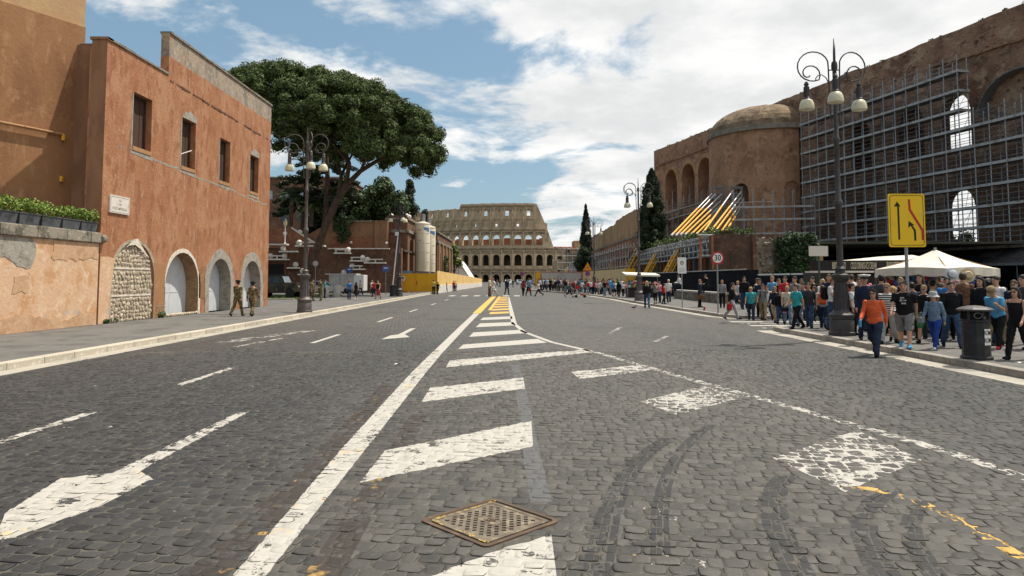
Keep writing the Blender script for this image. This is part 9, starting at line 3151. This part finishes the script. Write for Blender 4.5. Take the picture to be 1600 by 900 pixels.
def buggy():
 x, y = ground_ray(906, 465, 0)
 t = thing('pushchair', 'folding buggy with a red hood pushed across the road', 'buggy', (x, y, 0), 0)
 fr = MB()
 for s_ in (-.22, .22): fr.tube([(-.75, s_, 1.0), (-.2, s_, .55), (.45, s_, .14)], .018, 5).tube([(.05, s_, .75), (-.35, s_, .14)], .018, 5)
 fr.tube([(-.75, -.22, 1.0), (-.75, .22, 1.0)], .02, 5)
 link(bpy.data.objects.new('frame', fr.mesh('frame', 'iron_dark')), t)
 st = MB().prism([(-.25, -.2, .35), (.25, -.2, .38), (.25, -.2, .46), (-.15, -.2, .45), (-.32, -.2, .95), (-.4, -.2, .92)], (0, .4, 0))
 link(bpy.data.objects.new('seat', st.mesh('seat', cloth('white'))), t)
 hd = MB().prism([(-.42, -.22, .8), (-.40, -.22, 1.08), (-.12, -.22, 1.12), (.05, -.22, .95), (-.25, -.22, .78)], (0, .44, 0))
 link(bpy.data.objects.new('hood', hd.mesh('hood', cloth('red'))), t)
 bs = MB().bbox(.05, .36, -.16, .16, .2, .42, .04)
 link(bpy.data.objects.new('foot_bag', bs.mesh('foot_bag', cloth('orange'))), t)
 for (a, b) in ((.45, -.22), (.45, .22), (-.35, -.22), (-.35, .22)):
  m = MB().lathe([(.05, -.03), (.13, -.03), (.13, .03), (.05, .03)], (0, 0, 0), 12)
  m.v = [(px, pz, py) for px, py, pz in m.v]
  w = link(bpy.data.objects.new('wheel', m.mesh('wheel', 'rubber')), t)
  w.location = (a, b, .13)
buggy()
far = [
 (845, 453.5, 434, ST, 20, ('long', 'navy'), 'trousers', 'black', ('short', 'dark'), 'person in navy at the far left end of the queue'),
 (849, 453.5, 435, ST, -60, ('long', 'white'), 'trousers', 'jean', ('short', 'dark'), 'person in a white jacket and dark jeans second in the far queue'),
 (853, 453.5, 434.5, ST, 40, ('short', 'sky'), 'trousers', 'black', ('short', 'brown'), 'person in light blue in the far queue'),
 (857, 453.8, 435, 'bag', 60, ('short', 'white'), 'trousers', 'black', ('short', 'ginger'), 'person in white with black trousers in the far queue'),
 (862, 454.2, 434, ST, 10, ('short', 'brtgreen'), 'trousers', 'black', ('short', 'fair'), 'person in a bright green shirt in the far queue'),
 (866, 454.5, 434.5, ST, 30, ('short', 'cream'), 'trousers', 'black', ('short', 'dark'), 'person in cream right beside the green shirt'),
 (868.5, 454.8, 437, ST, -20, ('long', 'black'), 'trousers', 'dkgrey', ('short', 'brown'), 'short person in black right of the green shirt'),
 (872.5, 455, 435.5, ST, 15, ('long', 'navy'), 'trousers', 'black', ('long', 'dark'), 'long haired person in navy at the end of the hoops'),
 (884, 457, 437, ST, 25, ('long', 'black'), 'trousers', 'grey', ('long', 'dark'), 'person in black just left of the buggy woman'),
 (887, 456.5, 437.5, W, 120, ('short', 'cream'), 'trousers', 'jean', ('bun', 'blond'), 'blond person in cream behind the buggy woman'),
 (892, 457, 438, ST, -40, ('short', 'orange'), 'trousers', 'black', ('short', 'ginger'), 'person in a pale orange top behind the buggy handle'),
 (896, 457.5, 438.5, ST, 10, ('long', 'maroon'), 'trousers', 'black', ('short', 'dark'), 'person in maroon above the buggy'),
 (902, 458, 438, W, 60, ('long', 'dkgrey'), 'trousers', 'jean', ('short', 'brown'), 'person in dark grey just right of the buggy hood'),
 (905, 456.5, 436, W2, -60, ('long', 'black'), 'trousers', 'khaki', ('short', 'dark'), 'tall person in black before the grey hoarding end'),
 (910, 458.5, 438, W, 150, ('short', 'white'), 'trousers', 'ltdenim', ('short', 'dark'), 'person in white and pale jeans left of the works sign pole'),
 (914, 458, 437, ST, -30, ('long', 'navy'), 'trousers', 'black', ('short', 'dark'), 'person in navy under the works sign'),
 (918.5, 459.5, 437, W2, 30, ('tank', 'red'), 'trousers', 'ltdenim', ('short', 'dark'), 'person in a red vest under the works sign'),
 (923.5, 459.5, 438, ST, 160, ('short', 'white'), 'trousers', 'black', ('short', 'fair'), 'person in white and black left of the far lamp post'),
 (927, 459.5, 438.5, 'bag', -40, ('long', 'maroon'), 'trousers', 'black', ('long', 'brown'), 'woman in maroon right at the far lamp post'),
 (931, 459.8, 438, W, 60, ('long', 'pink'), 'trousers', 'jean', ('short', 'dark'), 'person in pink just right of the far lamp'),
 (936, 460.5, 438, W, -25, ('short', 'ltstripe'), 'shorts', 'grey', ('short', 'ginger'), 'man in a pale striped shirt and shorts before the tan hoarding'),
 (940, 459.5, 438.5, ST, 140, ('short', 'white'), 'trousers', 'black', ('short', 'dark'), 'person in white behind the man in the black T-shirt'),
 (945, 462.5, 437.5, ST, 150, ('short', 'black'), 'trousers', 'ltdenim', ('short', 'ginger'), 'man in a black T-shirt and pale jeans before the tan hoarding'),
 (949, 461, 437, W, 40, ('long', 'maroon'), 'trousers', 'black', ('short', 'dark'), 'person with a maroon bag right of the black T-shirt'),
 (953, 460, 435, ST, 170, ('long', 'sky'), 'trousers', 'grey', ('short', 'dark'), 'tall person in a pale blue shirt before the tan hoarding'),
 (956.5, 459.5, 434.5, ST, -20, ('long', 'black'), 'trousers', 'black', ('short', 'dark'), 'tall person in black before the tan hoarding'),
 (958, 463.5, 440, W2, 20, ('short', 'blue'), 'shorts', 'navy', ('short', 'brown'), 'boy in a bright blue shirt and navy shorts'),
 (961.5, 462.5, 439, 'phone', -50, ('short', 'white'), 'shorts', 'black', ('short', 'blond'), 'person in a white cap and shirt right of the boy in blue'),
 (967, 464, 439, W, 165, ('coat', 'black'), 'trousers', 'black', ('long', 'dark'), 'woman in a long black coat walking away'),
 (973.5, 463, 440, 'lean', 160, ('short', 'ltgrey'), 'trousers', 'black', ('short', 'dark'), 'stooping person in pale grey by the yellow hoarding end'),
 (979, 462.5, 440, W, 60, ('short', 'pink'), 'trousers', 'ltdenim', ('short', 'brown'), 'person in a pink shirt left of the far stall'),
 (988, 462.5, 437.5, ST, 100, ('short', 'black'), 'trousers', 'denim', ('short', 'dark'), 'man in black and blue jeans at the far stall'),
]
fill = [('white', 'black'), ('navy', 'jean'), ('black', 'black'), ('ltgrey', 'denim'), ('maroon', 'black'), ('cream', 'jean'), ('sky', 'black'), ('black', 'khaki'), ('white', 'jean'), ('dkgrey', 'black'), ('pink', 'jean'), ('black', 'jean'), ('green', 'black'), ('white', 'khaki'), ('navy', 'black'), ('beige', 'jean')]
spots = [(843.5, 'far left end of the rail'), (851, 'white jacket in the queue'), (860, 'green shirt'), (876, 'grey hoarding middle'), (881, 'right end of the hoops'), (899, 'buggy'), (907.5, 'grey hoarding end'), (916, 'no parking disc'), (921, 'far lamp, left side'), (934, 'far lamp, right side'), (942.5, 'black T-shirt'), (951, 'maroon bag'), (964, 'boy in blue'), (970.5, 'long black coat'), (983, 'far stall, left corner'), (992.5, 'middle street lamp')]
for i, ((px, near_), (c1, c2)) in enumerate(zip(spots, fill)):
 Y_ = 96 if px < 900 else (86 if px < 930 else 76)
 person(px, 0, 0, (ST, W, 'bag', W2)[i % 4], (i * 83) % 360, ('short' if i % 3 else 'long', c1), ('trousers', c2), ('short' if i % 2 else 'long', ('dark', 'brown', 'fair')[i % 3]), 'far bystander in %s and %s just behind the %s' % ({'ltgrey': 'pale grey', 'dkgrey': 'dark grey', 'sky': 'light blue'}.get(c1, c1), {'jean': 'dark denim'}.get(c2, c2), near_), loc=((px - 800) / 1100 * Y_, Y_), H=1.66 + .03 * (i % 4), group='people queuing on the far right pavement')
for (px, pf, ph, ps, hd, tp_, bt, bc, hr_, lab) in far:
 person(px, pf, ph, ps, hd, tp_, (bt, bc), hr_, lab, group='people queuing on the far right pavement')
for i, (x, y, c, bc, h, ps) in enumerate(((7.2, 118, 'red', 'black', 'dark', W), (5.2, 122, 'white', 'jean', 'brown', W2), (4.4, 116, 'black', 'black', 'dark', ST), (3.2, 126, 'sky', 'jean', 'fair', W), (8.6, 112, 'ltgrey', 'black', 'dark', ST), (0.2, 150, 'teal', 'jean', 'dark', W), (-2.6, 152, 'navy', 'navy', 'dark', W2), (-3.4, 160, 'grey', 'black', 'brown', W), (2.6, 142, 'maroon', 'black', 'dark', W), (6.2, 130, 'beige', 'jean', 'fair', ST))):
 where = ['behind the man in denim', 'beyond the crossing couple', 'at the far kerb bend', 'near the parked cars', 'before the grey hoarding', 'beside the small white car', 'left of the white car', 'farthest off by the end of the hoarding', 'in front of the dark car', 'beside the yellow panel'][i]
 person(0, 0, 0, ps, (i * 67) % 360, ('long' if i % 2 else 'short', c), ('trousers', bc), ('short', h), 'distant walker in %s %s' % ({'ltgrey': 'pale grey'}.get(c, c), where), loc=(x, y), z=0 if x < 3 else KZ, H=1.72)
person(370.5, 494, 437, W2, 168, ('long', 'camo'), ('trousers', 'camo'), ('short', 'dark'), 'left soldier in camouflage walking away past the arched doors', hat=('beret', 'black'))
person(394, 494, 439, W, 176, ('long', 'camo'), ('trousers', 'camo'), ('short', 'dark'), 'right soldier in camouflage walking away past the arched doors', hat=('beret', 'black'))
person(488, 470, 437, ST, 70, ('long', 'camo'), ('trousers', 'camo'), ('short', 'dark'), 'soldier in camouflage standing right behind the near street lamp')
person(500.5, 470, 436.5, 'bag', -30, ('long', 'camo'), ('trousers', 'camo'), ('short', 'dark'), 'soldier in camouflage standing left of the bollards facing the street')
person(507.5, 466, 437.5, ST, 120, ('short', 'turq'), ('trousers', 'navy'), ('short', 'brown'), 'person in a turquoise shirt behind the first bollard')
p = person(532, 459, 435.5, W, 60, ('short', 'white'), ('trousers', 'navy'), ('short', 'ginger'), 'walker in a white shirt right of the second bollard')
hold(p, pack_fn('cloth_navy'), 'backpack', 'dark blue backpack on the walker right of the bollards', 'backpack', back=True)
person(545.5, 468, 438, ST, 178, ('short', 'blue'), ('trousers', 'jean'), ('short', 'ginger'), 'man in a bright blue shirt seen from behind on the left pavement')
person(556, 468.5, 440, W, 165, ('dress', 'black'), ('capri', 'black'), ('long', 'dark'), 'woman in a black dress beside the man in blue', shoes='white')
person(563, 461, 438, W2, -20, ('short', 'cream'), ('trousers', 'black'), ('short', 'brown'), 'woman in a cream top before the white trailer')
person(566, 458, 438, ST, 100, ('short', 'red'), ('trousers', 'denim'), ('short', 'dark'), 'person in a red shirt at the end of the white trailer')
person(584, 464, 438, W, -40, ('short', 'red'), ('trousers', 'black'), ('short', 'dark'), 'man in a red T-shirt left of the woman in the long skirt')
person(590.5, 467, 437, W2, -10, ('tank', 'black'), ('skirt', 'maroon'), ('bun', 'dark'), 'woman in a long maroon skirt walking towards us on the left pavement')
person(581, 460, 438, ST, 60, ('short', 'white'), ('trousers', 'navy'), ('short', 'blond'), 'person in white half hidden behind the man in red')
person(677.5, 459.5, 437, ST, 170, ('short', 'yellow'), ('trousers', 'black'), ('short', 'ginger'), 'man in a yellow shirt at the corner of the yellow hoarding', z=0)
person(684, 459.5, 440, W, 160, ('short', 'black'), ('trousers', 'black'), ('short', 'dark'), 'person in black beside the man in yellow', z=0)
person(697, 456.5, 441, W2, 150, ('coat', 'black'), ('capri', 'black'), ('short', 'ginger'), 'woman in a black jacket walking along the side hoarding', z=0)
person(702.5, 455.5, 443.5, W, 160, ('short', 'ltgrey'), ('shorts', 'beige'), ('short', 'brown'), 'child in pale clothes beside the woman in the black jacket', z=0)
person(709, 455, 438.5, ST, 165, ('short', 'red'), ('trousers', 'black'), ('short', 'dark'), 'person in red walking along the side hoarding', z=0)
person(712, 454.8, 439, ST, 165, ('short', 'white'), ('trousers', 'jean'), ('short', 'fair'), 'person in white beside the one in red by the side hoarding', z=0)
